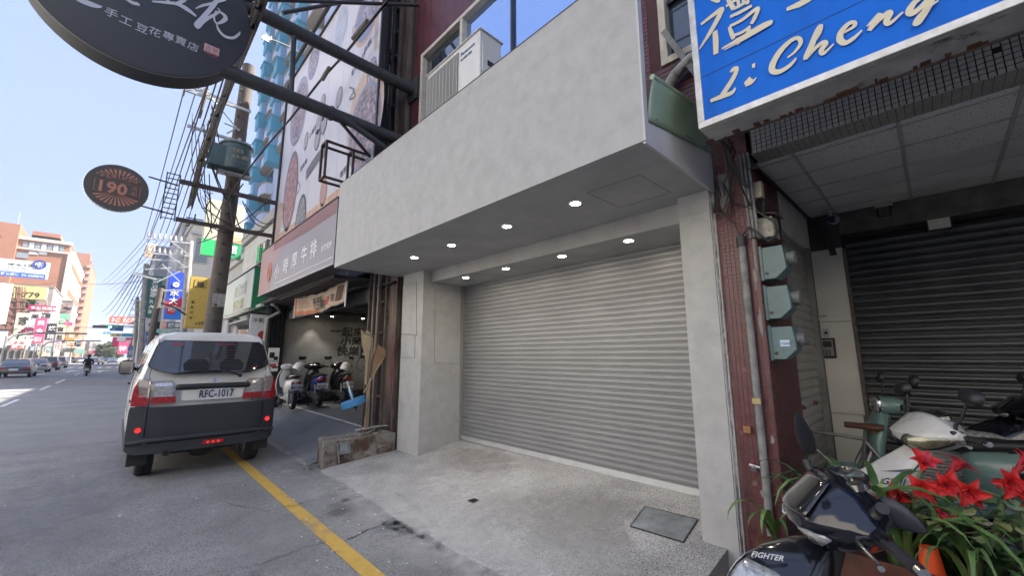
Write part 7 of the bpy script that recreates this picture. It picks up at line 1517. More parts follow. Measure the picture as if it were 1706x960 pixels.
    rbp = ((-.36, .46, .08, .13), (-.42, .50, .13, .18), (-.55, .55, .155, .18), (-.72, .60, .165, .15), (-.90, .655, .15, .11), (-1.06, .70, .115, .08), (-1.17, .735, .07, .05), (-1.21, .75, .03, .025)) if style == 'sport' else ((-.34, .48, .08, .15), (-.42, .50, .14, .2), (-.6, .52, .155, .2), (-.8, .56, .16, .17), (-.98, .60, .14, .14), (-1.1, .62, .11, .10), (-1.15, .63, .05, .05))
    rb_ = b(MB().loft([sring(*a) for a in rbp]), 'rear_body', rear or body, smooth=50)
    if stripe:
        for sg in (-1, 1): b(MB().add([(-.45, sg * .150, .60), (-.75, sg * .174, .66), (-1.0, sg * .145, .735), (-.72, sg * .176, .61)], [(0, 1, 2, 3)]), 'decal', stripe, rb_, fix=False, solid=.003)
    b(MB().loft([sring(x, z, ry, rz_, 16, 2.8) for x, z, ry, rz_ in ((-.34, .70, .05, .03), (-.38, .725, .10, .05), (-.55, .745, .135, .05), (-.72, .755, .14, .05), (-.78, .79, .135, .055), (-.95, .80, .115, .05), (-1.06, .80, .07, .035), (-1.09, .80, .03, .015))]), 'seat', seat, smooth=50)
    b(MB().tube([(-.92, -.12, .76), (-1.08, -.125, .80), (-1.18, -.08, .82), (-1.2, 0, .825), (-1.18, .08, .82), (-1.08, .125, .80), (-.92, .12, .76)], .011, 8), 'grab_rail', chrome if style == 'retro' else trim, smooth=60)
    tl_ = tail or lred
    tx_ = -1.19 if style == 'sport' else -1.13
    b(MB().loft([ring(tx_ + x, 0, .70 if style == 'sport' else .64, ry, rz_, 16, 2.6, 'X') for x, ry, rz_ in ((.05, .115, .05), (0, .10, .045), (-.02, .07, .03))]), 'tail_light', tl_, smooth=50)
    b(MB().add([(-1.13, -.07, .60), (-1.13, .07, .60), (-1.26, .065, .42), (-1.26, -.065, .42)], [(0, 1, 2, 3)]), 'rear_fender', trim, solid=.02, fix=False)
    if plate:
        pl2 = b(MB().ob((-1.235, 0, .535), (.006, .26, .15), Matrix.Rotation(R(-14), 3, 'Y')), 'licence_plate', pl_)
        text(plate, .095, pk_, (-1.252, .122, .505), (0, -1, 0), (-.24, 0, 1), pl2, xs=.62, ext=.002, bold=.015)
    b(MB().ob((-.72, .06, .28), (.40, .13, .16)), 'engine', alu, bevel=.03); b(MB().cyl((-.93, -.02, .235), (-.93, .12, .235), .10, n=18), 'transmission', alu, smooth=40)
    ex = b(MB().cyl((-.62, -.16, .24), (-1.12, -.19, .33), .052, .06, 16), 'exhaust', dusty, smooth=50, bevel=.008); b(MB().cyl((-1.12, -.19, .33), (-1.13, -.19, .331), .03, n=12), 'exhaust_tip', chrome, ex)
    m = MB()
    for y in (-.1, .1): m.tube([(-.95, y, .26), (-.88, y, .56)], .02, 8)
    b(m, 'shock_absorber', alu); b(MB().tube([(-.5, .13, .2), (-.56, .17, .02), (-.56, .20, .0)], .012, 6), 'stand', black)
    if helmet:
        hz = Vector((-.42, .12, .93)) if style == 'retro' else Vector((-.3, -.12, .95))
        h_ = thing('helmet', helmet[0], 'helmet', tuple(Vector(loc) + Matrix.Rotation(rz, 3, 'Z') @ helmet[2]))
        MB().lathe([(0, .14), (.05, .132), (.09, .105), (.118, .06), (.128, .0), (.122, -.06), (.11, -.1)], (0, 0, 0), Matrix.Rotation(R(helmet[3]), 3, 'Y'), 24).build('shell', helmet[1], h_, smooth=60); MB().lathe([(.112, -.098), (.1, -.02), (0, .05)], (0, 0, 0), Matrix.Rotation(R(helmet[3]), 3, 'Y'), 20).build('lining', black, h_, smooth=60)
    return t
blkp = mat('black_scooter_paint', (.008, .009, .014), .14, coat=.5, spec=.5); blkg = mat('black_gloss_screen', (.008, .009, .012), .03, coat=1)
whp = mat('white_scooter_paint', (.52, .51, .48), .3, coat=.4, var=.07, vs=9, stain=(.36, .34, .3), sts=12, stt=.62); tlp = mat('mint_scooter_paint', (.16, .26, .24), .35, coat=.4, var=.1, vs=6)
blu2 = mat('blue_scooter_paint', (.015, .05, .32), .2, coat=1); whp2 = mat('clean_white_paint', (.66, .66, .64), .25, coat=.6)
# foreground black scooter
hd = math.atan2(.874, -.485)
fg = scooter('black sporty motor scooter in front by the planter, chrome lever and folded mirror', (2.05, .33, -.02), hd, blkp, trim=mat('navy_black_plastic', (.03, .034, .045), .42), mirrors=False, bars=.40, s=1.03, st=R(-3), cowl=(.84, 1.35, .02), slim=True)
FS = Matrix.Rotation(R(-3), 3, 'Z')
def fgl(mb, n, m_, par=fg, **k): mb.v = [tuple(FS @ Vector(v)) for v in mb.v]; return mb.build(n, m_, par, **k)
fmm = mat('navy_black_plastic', (.03, .034, .045))
# left mirror folded down, right mirror standing up
st1 = fgl(MB().tube([(-.02, .19, 1.01), (-.025, .19, 1.05), (-.04, .20, 1.075), (-.04, .235, 1.095)], [.028, .022, .016, .018], 12), 'mirror_stem', black, smooth=50)
def mh_(c_, L_, M_, w=.05, d=.02):
    rr_ = []
    for k, y in ((.35, 0), (.9, .02), (1, .08), (.95, .14), (.6, .2), (.15, .235)):
        rr_.append([Vector(c_) + M_ @ Vector((d * k * math.cos(i * math.pi / 6), y * L_, w * k * math.sin(i * math.pi / 6) - .0)) for i in range(12)])
    return MB().loft(rr_)
def wmir(pa, pb, w, par, dd):
    Mi = fg_inv; A, B_ = Mi @ pa, Mi @ pb; ax_ = (B_ - A); L_ = ax_.length; ax_.normalize(); nn = ax_.cross(Mi.to_3x3() @ dd).normalized(); up_ = nn.cross(ax_).normalized(); rr_ = []
    for k, u in ((.25, 0), (.8, .06), (1, .3), (.95, .5), (.7, .75), (.3, .95), (.06, 1)):
        rr_.append([A + ax_ * (L_ * u) + up_ * (w * k * math.sin(i * math.pi / 7)) + nn * (w * .38 * k * math.cos(i * math.pi / 7)) for i in range(14)])
    return MB().loft(rr_).build('mirror', fmm, par, smooth=50)
fg_inv = (Matrix.Translation(fg.location) @ fg.rotation_euler.to_matrix().to_4x4() @ Matrix.Diagonal((1.03, 1.03, 1.03, 1))).inverted()
wmir(at(1458, 836, 'Z', 1.075), at(1543, 888, 'Z', 1.0), .040, st1, Vector((0, 0, 1)))
st2 = fgl(MB().tube([(-.01, -.22, 1.01), (-.0, -.235, 1.05), (.02, -.262, 1.10), (.02, -.27, 1.12)], [.026, .018, .014, .018], 12), 'mirror_stem', black, smooth=50)
wmir(at(1351, 756, 'Y', .50), at(1327, 688, 'Y', .50), .036, st2, Vector((.6, -.8, 0)))
MB().tube([(.02, 0, .96), (.10, 0, .72)], .045, 12).build('steering_column', black, fg, smooth=50)
text('FIGHTER', .025, alu, (.325, .065, .838), (-.93, .34, .10), (-.2, -.35, .75), fg, ext=.001, shear=.35, bold=.02, name='lettering')
# scooters in the arcade
ar = R(100)
sc1 = scooter('dusty white sporty motor scooter parked in the arcade behind the red flowers', (3.78, .10, .10), R(112), whp, st=R(8), plate=None, s=1.03, eye=True, cowl=(.82, 1.15, .0), lens=mat('yellowed_lens', (.2, .19, .13), .1, .4, coat=1, var=.4, vs=30))
brushp = mat('dark_decal', (.05, .05, .055), .4)
for pts in ([(.30, .135, .76), (.16, .185, .80), (.20, .18, .775)], [(.34, .115, .62), (.14, .21, .68), (.17, .21, .64), (.28, .16, .60)]): MB().add([Vector(p) * 1.0 + Vector((.012, .012, 0)) for p in pts], [tuple(range(len(pts)))]).build('decal', brushp, sc1, fix=False, solid=.003)
text('GP II 125', .05, brushp, (.335, .20, .70), (-.9, .42, .12), (-.1, .0, .98), sc1, shear=.3, ext=.002, bold=.03)
sc2 = scooter('mint green retro motor scooter with rectangular headlamp against the white panel', (4.98, .34, .14), R(102), tlp, style='retro', st=R(12), trim=tlp, s=1.02)
bk_ = mat('grey_wicker', (.22, .21, .20), .7, var=.2, vs=30)
bs2 = thing('wire_basket', 'grey woven basket standing on the mint green motor scooter', 'basket', (4.72, .16, .60)); m = MB()
for k in range(9): m.lathe([(.155 + k * .004, k * .024 - .004), (.162 + k * .004, k * .024 + .006), (.155 + k * .004, k * .024 + .016)], (0, 0, 0), None, 26)
m.build('weave', bk_, bs2, smooth=50, kind='stuff'); MB().lathe([(0, .0), (.15, 0), (.18, .21), (.175, .21), (.145, .01)], n=26).build('shell', bk_, bs2, smooth=30); MB().lathe([(.185, .205), (.2, .215), (.185, .23), (.172, .215)], n=26).build('rim', bk_, bs2, smooth=50)
scooter('black motor scooter deepest in the arcade, its seat and mirror showing over the white one', (5.25, -.42, .16), R(100), blkp, st=R(-10), s=1.02)
# small bicycle beside the column
bc_ = thing('bicycle', 'old bicycle with brown grips standing between the column and the white panel', 'bicycle', (4.75, .70, .16)); bfm = mat('bike_frame', (.2, .19, .18), .4, .6); brg = mat('brown_grip', (.12, .05, .035), .7)
for y in (-.45, .45):
    w_ = MB().lathe([(.255, -.015), (.275, -.012), (.28, 0), (.275, .012), (.255, .015)], (0, y, .28), Matrix.Rotation(R(90), 3, 'Y'), 28).build('wheel', rubber, bc_, smooth=40); m = MB()
    for k in range(12): a = k * math.pi / 6; m.bar((0, y, .28), (0, y + .26 * math.cos(a), .28 + .26 * math.sin(a)), .003)
    m.build('spokes', steel, w_, kind='stuff')
m = MB()
for a, b in (((0, .45, .28), (0, .33, .88)), ((0, .36, .75), (0, -.1, .30)), ((0, -.1, .3), (0, -.18, .80)), ((0, .36, .75), (0, -.16, .72)), ((0, -.1, .3), (0, -.45, .28)), ((0, -.17, .7), (0, -.45, .28))): m.cyl(a, b, .014, n=8)
m.build('frame', bfm, bc_); MB().tube([(-.25, .22, .98), (-.16, .30, .99), (0, .34, .97), (.16, .30, .99), (.25, .22, .98)], .011, 8).build('handlebar', bfm, bc_, smooth=50); MB().cyl((0, .33, .88), (0, .34, .98), .014, n=8).build('stem', bfm, bc_)
for s_ in (-1, 1): MB().cyl((s_ * .19, .275, .987), (s_ * .28, .19, .977), .019, n=10).build('grip', brg, bc_, smooth=50)
MB().tube([(-.2, .27, .99), (-.22, .33, .98), (-.28, .30, .95)], .006, 6).build('brake_lever', chrome, bc_); MB().loft([sring(-.0, 0, .01, .01)] and [ring(0, y, .83, w, .025, 12, 2.4, 'Y') for y, w in ((-.30, .05), (-.26, .085), (-.16, .06), (-.04, .02))]).build('saddle', brg, bc_, smooth=50)
# scooters in the steakhouse bay
scooter('white retro motor scooter with chrome rail parked in the steakhouse bay', (3.24, 11.9, .33), R(86), whp2, style='retro', plate='MXT-2838', st=R(6), helmet=('white open helmet hung on the white retro scooter', whp2, Vector((-.45, -.18, 1.0)), 35))
scooter('blue and black motor scooter with red tail in the middle of the bay', (3.95, 12.0, .33), R(82), blkp, rear=blu2, plate='269-JLN', st=R(5), tail=lred)
scooter('black motor scooter furthest right in the bay beside the wall lettering', (4.62, 11.95, .33), R(80), blkp, plate='NLU-7775', helmet=('white helmet resting on the black scooter seat in the bay', whp2, Vector((-.55, -.05, .98)), 25))
MB().bx(3.6, 5.9, 12.2, 12.35, .33, .62).build('bench', black, None, label='low black bench against the wall behind the bay scooters', cat='bench', bevel=.01)
# ================================================================ rider and distant traffic
def rider(loc, shirt, label, s=1., helm=black):
    t = thing('person', label, 'person', loc); t.scale = (s, s, s)
    me = bpy.data.meshes.new('body'); V_ = [(0, -.05, .82), (0, 0, 1.05), (0, .03, 1.32), (0, .03, 1.45), (0, .06, 1.56), (0, .06, 1.66), (-.2, .02, 1.37), (-.30, .12, 1.13), (-.30, .36, 1.06), (.2, .02, 1.37), (.30, .12, 1.13), (.30, .36, 1.06), (-.11, .0, .80), (-.17, .38, .72), (-.13, .28, .32), (-.13, .38, .29), (.11, 0, .80), (.17, .38, .72), (.13, .28, .32), (.13, .38, .29)]
    E_ = [(0, 1), (1, 2), (2, 3), (3, 4), (4, 5), (2, 6), (6, 7), (7, 8), (2, 9), (9, 10), (10, 11), (0, 12), (12, 13), (13, 14), (14, 15), (0, 16), (16, 17), (17, 18), (18, 19)]
    me.from_pydata(V_, E_, []); o_ = link('body', me, t); me.materials.append(shirt); o_.modifiers.new('skin', 'SKIN'); rad = [.16, .155, .16, .06, .07, .06, .075, .055, .04, .075, .055, .04, .10, .08, .055, .045, .10, .08, .055, .045]
    for i, r_ in enumerate(rad): me.skin_vertices[0].data[i].radius = (r_ * (1.15 if i < 3 else 1), r_ * (.75 if i < 3 else 1))
    me.skin_vertices[0].data[0].use_root = True; q_ = o_.modifiers.new('sub', 'SUBSURF'); q_.levels = q_.render_levels = 2
    h = MB().lathe([(0, .15), (.07, .13), (.115, .08), (.13, 0), (.12, -.07), (.08, -.11), (0, -.11)], (0, .06, 1.68), None, 16).build('helmet', helm, t, smooth=60); MB().lathe([(0, -.02), (.06, 0)], (0, .19, 1.67), Matrix.Rotation(R(-90), 3, 'X'), 12).build('face', mat('skin', (.35, .2, .14), .6), t)
    for s_ in (-1, 1): MB().ob((s_ * .30, .40, 1.05), (.05, .10, .04)).build('hand', mat('skin', (.35, .2, .14)), t, bevel=.015)
    return t
p = at(143, 627, 'Z', 0); RL = (p.x, p.y, 0)
q0 = scooter('dark motor scooter ridden away from the viewer across the far junction', (p.x, p.y + .9, 0), R(90), blkp, plate='ABC', name='motor_scooter')
for c_ in list(q0.children):
    if c_.name.startswith('licence_plate'):
        for g_ in list(c_.children): bpy.data.objects.remove(g_)
rider((p.x, p.y + .35, 0), mat('black_clothes', (.015, .015, .017), .9), 'person in black clothes and dark helmet riding a scooter away', 1.0)
for k, (px, py) in enumerate(((237, 600), (213, 603), (222, 604))):
    p = at(px, py + 2, 'Z', 0); s_ = copy_tree(q0, label=['dark scooter parked far off at the right kerb', 'distant scooter near the dark oncoming car', 'distant scooter just left of the mirror'][k]); s_.location = (p.x, p.y, 0); s_.rotation_euler = (0, 0, R(60 + 30 * k))
carp = {n: mat('car_' + n, c, .25, .1, coat=1) for n, c in (('black', (.02, .02, .022)), ('silver', (.4, .41, .43)), ('maroon', (.12, .015, .03)), ('white', (.62, .62, .63)), ('grey', (.16, .17, .19)), ('navy', (.05, .07, .12)))}
def car(label, x, y, m_, kind='sedan', rz=0., front=False, group='cars in the far traffic'):
    """local: tail at y = 0, nose at +y"""
    t = thing('parked_car' if False else 'car', label, 'car', (x, y, 0), rz, group); s_ = 1.12 if kind == 'suv' else 1.
    st_ = [(0, .35, .62, .76, .70), (.08, .30, .85, .86, .80), (.5, .28, .98, .89, .84), (1.0, .27, 1.0, .9, .86), (2.6, .27, .98, .9, .86), (3.4, .27, .93, .9, .84), (4.2, .28, .80, .87, .76), (4.5, .32, .62, .78, .62)]
    def crs(y_, z0, z1, w, wt): return [Vector((sx * a, y_, z)) for sx, a, z in ((-1, w * .92, z0 * s_), (-1, w, (z0 + .2) * s_), (-1, w, (z0 + (z1 - z0) * .7) * s_), (-1, wt, z1 * s_), (1, wt, z1 * s_), (1, w, (z0 + (z1 - z0) * .7) * s_), (1, w, (z0 + .2) * s_), (1, w * .92, z0 * s_))]
    MB().loft([crs(*a) for a in st_]).build('body', m_, t, smooth=40)
    cb_ = [(.35, .94, .78), (1.05, 1.40, .62), (1.6, 1.45, .60), (2.3, 1.42, .60), (3.2, .94, .78)] if kind == 'sedan' else [(.1, .98, .8), (.45, 1.42, .66), (1.5, 1.5, .64), (2.3, 1.46, .64), (3.3, .96, .8)]
    def cab(k, dz=0): return MB().loft([[Vector((-.84 * k if z < 1 else -w * 1.12 * k, y_, .86 * s_)), Vector((-w * k, y_, (z + dz) * s_)), Vector((w * k, y_, (z + dz) * s_)), Vector((.84 * k if z < 1 else w * 1.12 * k, y_, .86 * s_))] for y_, z, w in cb_])
    cab(1).build('cabin', gdk, t, smooth=40)
    MB().loft([[Vector((-w - .01, y_, (z - .03) * s_)), Vector((-w * .9, y_, (z + .015) * s_)), Vector((w * .9, y_, (z + .015) * s_)), Vector((w + .01, y_, (z - .03) * s_))] for y_, z, w in cb_[1:4]]).build('roof', m_, t, smooth=50)
    for sx in (-1, 1):
        MB().bx(*sorted((sx * .45, sx * .84)), -.02, .1, .66 * s_, .82 * s_).build('tail_light', lred, t, bevel=.02); MB().bx(*sorted((sx * .45, sx * .78)), 4.38, 4.5, .60 * s_, .74 * s_).build('headlight', clr, t, bevel=.02)
        for y_ in (.85, 3.6): w_ = MB().lathe([(.2, -.1), (.31, -.09), (.32, 0), (.31, .09), (.2, .1)], (sx * .78, y_, .32), Matrix.Rotation(R(90), 3, 'Y'), 18).build('wheel', rubber, t, smooth=40); MB().lathe([(0, -.105), (.19, -.105), (.21, -.08)], (sx * .78, y_, .32), Matrix.Rotation(R(90) * sx, 3, 'Y') if sx < 0 else Matrix.Rotation(R(-90), 3, 'Y'), 14).build('rim', alu, w_)
        MB().bx(*sorted((sx * .9, sx * 1.05)), 2.75, 2.9, .93 * s_, 1.05 * s_).build('mirror', m_, t, bevel=.02)
    MB().bx(-.8, .8, -.03, .06, .36 * s_, .56 * s_).build('bumper', dusty if kind == 'suv' else m_, t, bevel=.03); MB().bx(-.24, .24, -.045, -.03, .56 * s_, .70 * s_).build('licence_plate', pl_, t)
    return t
CR_ = [('black sedan nearest on the left with its brake lights red', 20, 630, 'black', 'sedan'), ('silver coupe queued behind the black sedan', 55, 622, 'silver', 'sedan'), ('maroon hatchback in the queue left of the rider', 76, 618, 'maroon', 'suv'), ('white hatchback ahead of the maroon one', 93, 614, 'white', 'suv'), ('grey sedan further up the left lane', 104, 606.5, 'grey', 'sedan'), ('white van shaped car in the left lane', 116, 605.5, 'white', 'suv'), ('navy car between the white ones', 128, 605, 'navy', 'sedan'), ('pale car behind the rider helmet', 136, 605.5, 'silver', 'sedan'), ('white car turning just right of the rider', 153, 608, 'white', 'sedan'), ('second white car right of the rider', 164, 605, 'white', 'sedan'), ('dark oncoming car near the centre line', 187, 605.5, 'navy', 'sedan'), ('faraway grey car beside the dark oncoming one', 178, 600, 'grey', 'sedan')]
for lb, px, py, c_, kd in CR_:
    p = at(px, py, 'Z', 0); Y = min(p.y, 170); p = at(px, py, 'Y', Y) if p.y > 170 else p
    car(lb, p.x, p.y, carp[c_], kd, R(180) if 'oncoming' in lb else R(-12) if 'turning' in lb else 0)
# ================================================================ planter with red amaryllis and strap leaves
rnd = random.Random(21)
pb = thing('planter_box', 'reddish brown wooden planter box behind the black scooter', 'planter', (3.05, .05, 0)); o = Vector(pb.location)
wbr = mat('planter_brown', (.10, .035, .022), .7, var=.35, vs=9, stain=(.05, .03, .02), sts=6)
for k in range(4): LB(o).bx(2.78, 2.80, -.75, .58, .04 + k * .145, .175 + k * .145).build('plank', wbr, pb, bevel=.004)
for k in range(4): LB(o).bx(2.80, 3.32, .575, .595, .04 + k * .145, .175 + k * .145).build('plank', wbr, pb, bevel=.004)
LB(o).bx(3.30, 3.32, -.75, .58, .02, .62).build('back_board', wbr, pb); LB(o).bx(2.80, 3.30, -.75, .575, .5, .56).build('soil', mat('soil', (.03, .024, .018), .95, bump=.8, bs=80), pb)
for y in (-.74, .56): LB(o).bx(2.765, 2.80, y, y + .05, 0, .64).build('corner_post', wbr, pb)
gl = [mat('leaf_green_%d' % i, c, .45, var=.25, vs=12, spec=.4) for i, c in enumerate(((.06, .125, .035), (.04, .085, .028), (.11, .19, .055), (.15, .17, .07)))]
def leaf_mesh(L_, w, bend, m_, tw=0., up=.9, name='leaf'):
    n = 9; mb = MB(); vs = []
    for i in range(n + 1):
        u = i / n; a = up - bend * u * u; 
        if i: x += math.cos(a) * L_ / n; z += math.sin(a) * L_ / n
        else: x = z = 0
        ww = w * math.sin(math.pi * min(1, .12 + u * .88)) ** .6 * (1 if u < .5 else 1 - (u - .5) * .9); t_ = tw * u
        vs += [(x, -ww * math.cos(t_), z + ww * .35 - ww * math.sin(t_)), (x, 0, z), (x, ww * math.cos(t_), z + ww * .35 + ww * math.sin(t_))]
    fs = []
    for i in range(n): k = 3 * i; fs += [(k, k + 1, k + 4, k + 3), (k + 1, k + 2, k + 5, k + 4)]
    mb.add(vs, fs); return mb.mesh(name, m_, 60)
LM = [leaf_mesh(.55, .018, 2.2, gl[0], .3, 1.35), leaf_mesh(.45, .02, 1.6, gl[1], -.3, 1.3), leaf_mesh(.62, .017, 2.7, gl[2], .2, 1.45), leaf_mesh(.38, .022, 1.1, gl[1], .2, 1.2), leaf_mesh(.5, .015, 2.9, gl[3], .5, 1.4), leaf_mesh(.3, .02, .7, gl[2], 0, 1.4)]
def plant(lab, c_, n, spread, idx, smin=.8, smax=1.15, nm='spider_plant', group='strap leaved plants in the planter'):
    t = thing(nm, lab, 'plant', c_, 0, group)
    for k in range(int(n * 1.35)):
        a = rnd.uniform(0, 6.283); r_ = rnd.uniform(0, spread); q_ = link('leaf', LM[idx[k % len(idx)]], t); q_.location = (r_ * math.cos(a), r_ * math.sin(a), rnd.uniform(-.02, .03)); q_.rotation_euler = (rnd.uniform(-.15, .15), rnd.uniform(-.25, .15), a + rnd.uniform(-.4, .4)); sc_ = rnd.uniform(smin, smax); q_.scale = (sc_, sc_, sc_)
    return t
PS = [((2.95, .50, .53), 24, 'strap leaved plant at the left end of the planter behind the scooter mirror'), ((3.12, .34, .53), 22, 'strap leaved plant behind the left one, under the white scooter nose'), ((2.92, .24, .53), 22, 'bright strap leaved plant just behind the folded mirror'), ((3.15, .08, .53), 20, 'dark strap leaved plant at the back of the planter centre'), ((2.90, .0, .53), 20, 'strap leaved plant beside the orange cone'), ((2.95, -.45, .53), 16, 'strap leaved plant at the right end of the planter')]
for i, (c_, n, lab) in enumerate(PS): plant(lab, c_, n, .07, [(0, 1, 2, 3), (1, 5, 0, 5), (2, 5, 0, 2), (1, 3, 1, 0), (4, 2, 0, 1), (1, 0, 3, 5)][i], (.9, 1.0, .9, .7, .6, .7)[i], (1.35, 1.45, 1.3, 1.1, .95, 1.1)[i])
t = thing('spider_plant', 'bright green arching plant at the foot of the maroon column', 'plant', (3.2, .88, .42)); 
for a, sc_, i in ((2.6, .9, 2), (2.9, .75, 0), (3.2, .8, 2), (2.3, .7, 3), (3.7, .65, 0), (-1.2, .8, 2), (4.4, .6, 5), (1.2, .5, 3), (3.0, .55, 5)):
    q_ = link('leaf', LM[i], t, rot=(0, .1, a)); q_.scale = (sc_, sc_ * 1.5, sc_)
MB().lathe([(.07, -.42), (.10, -.2), (.11, -.02), (.10, -.02), (0, -.03)], n=16).build('pot', wbr, t, smooth=40)
# amaryllis
redp = mat('amaryllis_red', (.48, .016, .016), .5, var=.22, vs=30, spec=.3); redd = mat('amaryllis_throat', (.3, .01, .015), .6); stm = mat('thick_stem', (.14, .20, .09), .5, var=.15, vs=8); redp2 = mat('amaryllis_pinkish', (.45, .03, .05), .5, var=.2, vs=30)
def petal(L_, w, m_, curl=1.0):
    n = 6; mb = MB(); vs = []
    for i in range(n + 1):
        u = i / n; x = L_ * u; z = .03 * math.sin(u * 2.2) * 1.2 - curl * .035 * u ** 3; ww = w * math.sin(math.pi * (.1 + .88 * u) ** .9) ** .8
        vs += [(x, -ww, z + ww * .35), (x, -ww * .4, z + .002), (x, 0, z - .004), (x, ww * .4, z + .002), (x, ww, z + ww * .35)]
    for i in range(n):
        for j in range(4): k = 5 * i + j; mb.f.append((k, k + 1, k + 6, k + 5))
    mb.v = vs; return mb.mesh('petal', m_, 60)
PM = [petal(.105, .036, redp), petal(.098, .028, redp, 1.6), petal(.10, .026, redp2, .4)]
def flower(par, c_, face, pm=(0, 1), open_=.62):
    f_ = thing('flower', None, None, c_); f_.parent = par
    Q = Vector(face).normalized().to_track_quat('Z', 'Y').to_matrix()
    for k in range(6):
        M_ = Q @ Matrix.Rotation(k * R(60) + rnd.uniform(-.12, .12), 3, 'Z') @ Matrix.Rotation(-(R(90) - R(90) * open_) + rnd.uniform(-.15, .1), 3, 'Y'); q_ = link('petal', PM[pm[k % len(pm)]], f_); q_.rotation_euler = M_.to_euler(); s_ = rnd.uniform(.7, .88); q_.scale = (s_, s_, s_)
    MB().cyl(Q @ Vector((0, 0, -.05)), Q @ Vector((0, 0, .012)), .008, .016, 8).build('flower_tube', redd, f_, smooth=50); m = MB()
    for k in range(5): a = k * 1.25; m.tube([Q @ Vector((0, 0, .01)), Q @ Vector((.012 * math.cos(a), .012 * math.sin(a), .05)), Q @ Vector((.022 * math.cos(a), .022 * math.sin(a) - .01, .075))], .0016, 4)
    m.build('stamens', redp2, f_, kind='stuff')
    return f_
AX = 3.0
def ap(px, py, X=AX): return at(px, py, 'X', X)
for lab, base, top, fl in (
    ('tall amaryllis with four open red flowers left of centre in the planter', (1565, 935), (1520, 830), [((1515, 772), (-.7, -.2, .75), (0, 2)), ((1486, 823), (-.6, .9, -.1), (1, 0)), ((1510, 812), (-.9, -.1, .25), (0, 1))]),
    ('amaryllis with one drooping dark red flower low in the planter', (1560, 950), (1475, 862), [((1478, 870), (-.6, .3, -.9), (1, 0))]),
    ('amaryllis with wide open bright red flower at the right of the planter', (1572, 940), (1552, 822), [((1552, 805), (-1, -.1, .15), (0, 0)), ((1562, 780), (.2, -.6, .8), (2, 2)), ((1538, 845), (-.2, -.6, -.7), (2, 2))]),
    ('amaryllis leaning toward the right edge with red flowers', (1640, 945), (1672, 830), [((1672, 800), (-.8, -.5, .1), (0, 1)), ((1688, 815), (-.4, -.9, -.1), (1, 0)), ((1700, 775), (.1, -.6, .9), (2, 2)), ((1615, 815), (-1, .0, 0), (0, 1))])):
    # pixel positions here were read on the photograph
    b0 = ap(*base, 3.02); t0 = ap(*top); t = thing('amaryllis', lab, 'plant', (b0.x, b0.y, .52), 0, 'amaryllis plants'); o = Vector(t.location)
    MB().tube([(0, 0, 0), (t0 - o) * .5 + Vector((0, .01, 0)), t0 - o], [.017, .014, .012], 10).build('stem', stm, t, smooth=50)
    for (px, py), fc, pm in fl:
        c_ = ap(px + 24 if px < 1600 else px, py + 4) ; flower(t, c_ - o, fc, pm); MB().tube([t0 - o, (t0 + c_) / 2 - o + Vector((0, 0, .012)), c_ - o], .006, 6).build('flower_stalk', stm, t)
    for k in range(5):
        a = rnd.uniform(0, 6.28); q_ = link('leaf', LM[(1, 3, 5)[k % 3]], t, rot=(0, 0, a)); q_.scale = (1.0, 2.0, 1.0)
t = thing('amaryllis', 'cluster of thick bare amaryllis stems at the right end of the planter', 'plant', (3.0, -.14, .52), 0, 'amaryllis plants')
for k in range(7): x = rnd.uniform(-.05, .08); y = -.02 - k * .033; MB().tube([(x, y, 0), (x, y - .01 - .008 * k, .22), (x + .01, y - .02 - .02 * k, .42 - .02 * (k % 3))], [.022, .019, .012], 10).build('stem', stm, t, smooth=50)
bigl = leaf_mesh(.22, .05, 1.5, gl[1], .3, 1.0)
for k in range(7): q_ = link('leaf', bigl, t, rot=(rnd.uniform(-.3, .3), .1, 2.6 + k * .35)); q_.location = (-.04, .05 - k * .05, .12 + .05 * (k % 3))
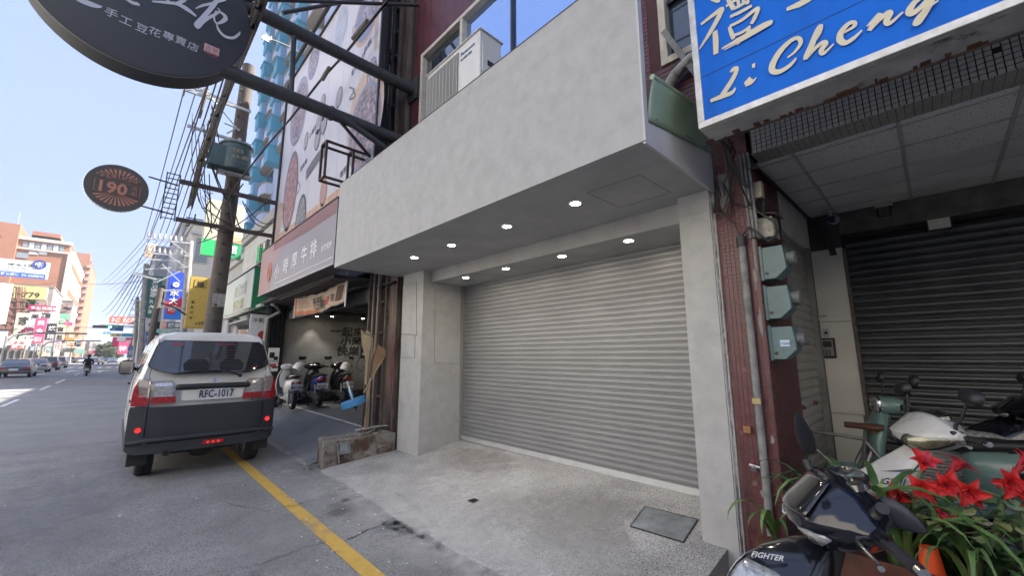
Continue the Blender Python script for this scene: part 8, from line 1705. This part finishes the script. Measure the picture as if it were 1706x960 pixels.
# creeping vine with round pale leaves
t = thing('vine', 'thin creeping vine with small round pale leaves among the red flowers', 'plant', (3.0, -.05, .55)); o = Vector(t.location)
ovm = [MB().add([(.02 * math.cos(a * .7854) * 1.25 + .02, .02 * math.sin(a * .7854), .004 * math.sin(a * 1.57)) for a in range(8)], [tuple(range(8))]).mesh('leaf', m_) for m_ in (mat('vine_pale', (.30, .34, .15), .5, var=.25, vs=40), mat('vine_blueish', (.13, .20, .13), .5, var=.2, vs=30), gl[1], mat('vine_pinkish', (.38, .26, .2), .5))]
vp = [[(1530, 905), (1500, 880), (1480, 850), (1465, 815)], [(1465, 860), (1540, 875), (1600, 890), (1660, 885), (1700, 870)], [(1600, 920), (1570, 870), (1600, 840), (1640, 850)], [(1650, 930), (1680, 880), (1695, 850), (1706, 840)]]
for P6 in vp:
    pts = [ap(x, y, 2.98) for x, y in P6]; LB(o).tube(pts, .0035, 6).build('stem', mat('vine_stem', (.12, .1, .06), .7), t, smooth=60)
    for a, b in zip(pts, pts[1:]):
        for k in range(6):
            c_ = a.lerp(b, rnd.random()) + Vector((rnd.uniform(-.05, .03), rnd.uniform(-.04, .04), rnd.uniform(-.02, .05))); q_ = link('leaf', ovm[rnd.choice((0, 1, 1, 2, 3, 0))], t, rot=(rnd.uniform(-1, 1), rnd.uniform(-1, .6), rnd.uniform(0, 6.28))); q_.location = c_ - o; s_ = rnd.uniform(.7, 1.35); q_.scale = (s_, s_, s_)
# orange cone
cb0 = at(1549, 928, 'Z', .66)
cn = thing('traffic_cone', 'hollow orange road cone between the scooter grip and the flowers', 'traffic cone', (cb0.x, cb0.y, 0)); orc = mat('cone_orange', (.85, .10, .02), .55, emit=None)
MB().lathe([(.155, .02), (.06, .50), (.033, .70), (.028, .70), (.05, .5), (.14, .03)], n=28).build('cone_body', orc, cn, smooth=40); MB().bx(-.19, .19, -.19, .19, 0, .025).build('base', black, cn, bevel=.01)
# ================================================================ light haze over the whole street
hm = bpy.data.materials.new('thin_haze'); hm.use_nodes = True; t = hm.node_tree; t.nodes.clear(); o = t.nodes.new('ShaderNodeOutputMaterial'); v = t.nodes.new('ShaderNodeVolumePrincipled')
v.inputs['Color'].default_value = (.9, .93, 1, 1); v.inputs['Density'].default_value = .0006; v.inputs['Anisotropy'].default_value = .2; t.links.new(v.outputs[0], o.inputs['Volume'])
MB().bx(-910, 910, -310, 1510, -1.1, 66).build('haze', hm, kind='stuff')
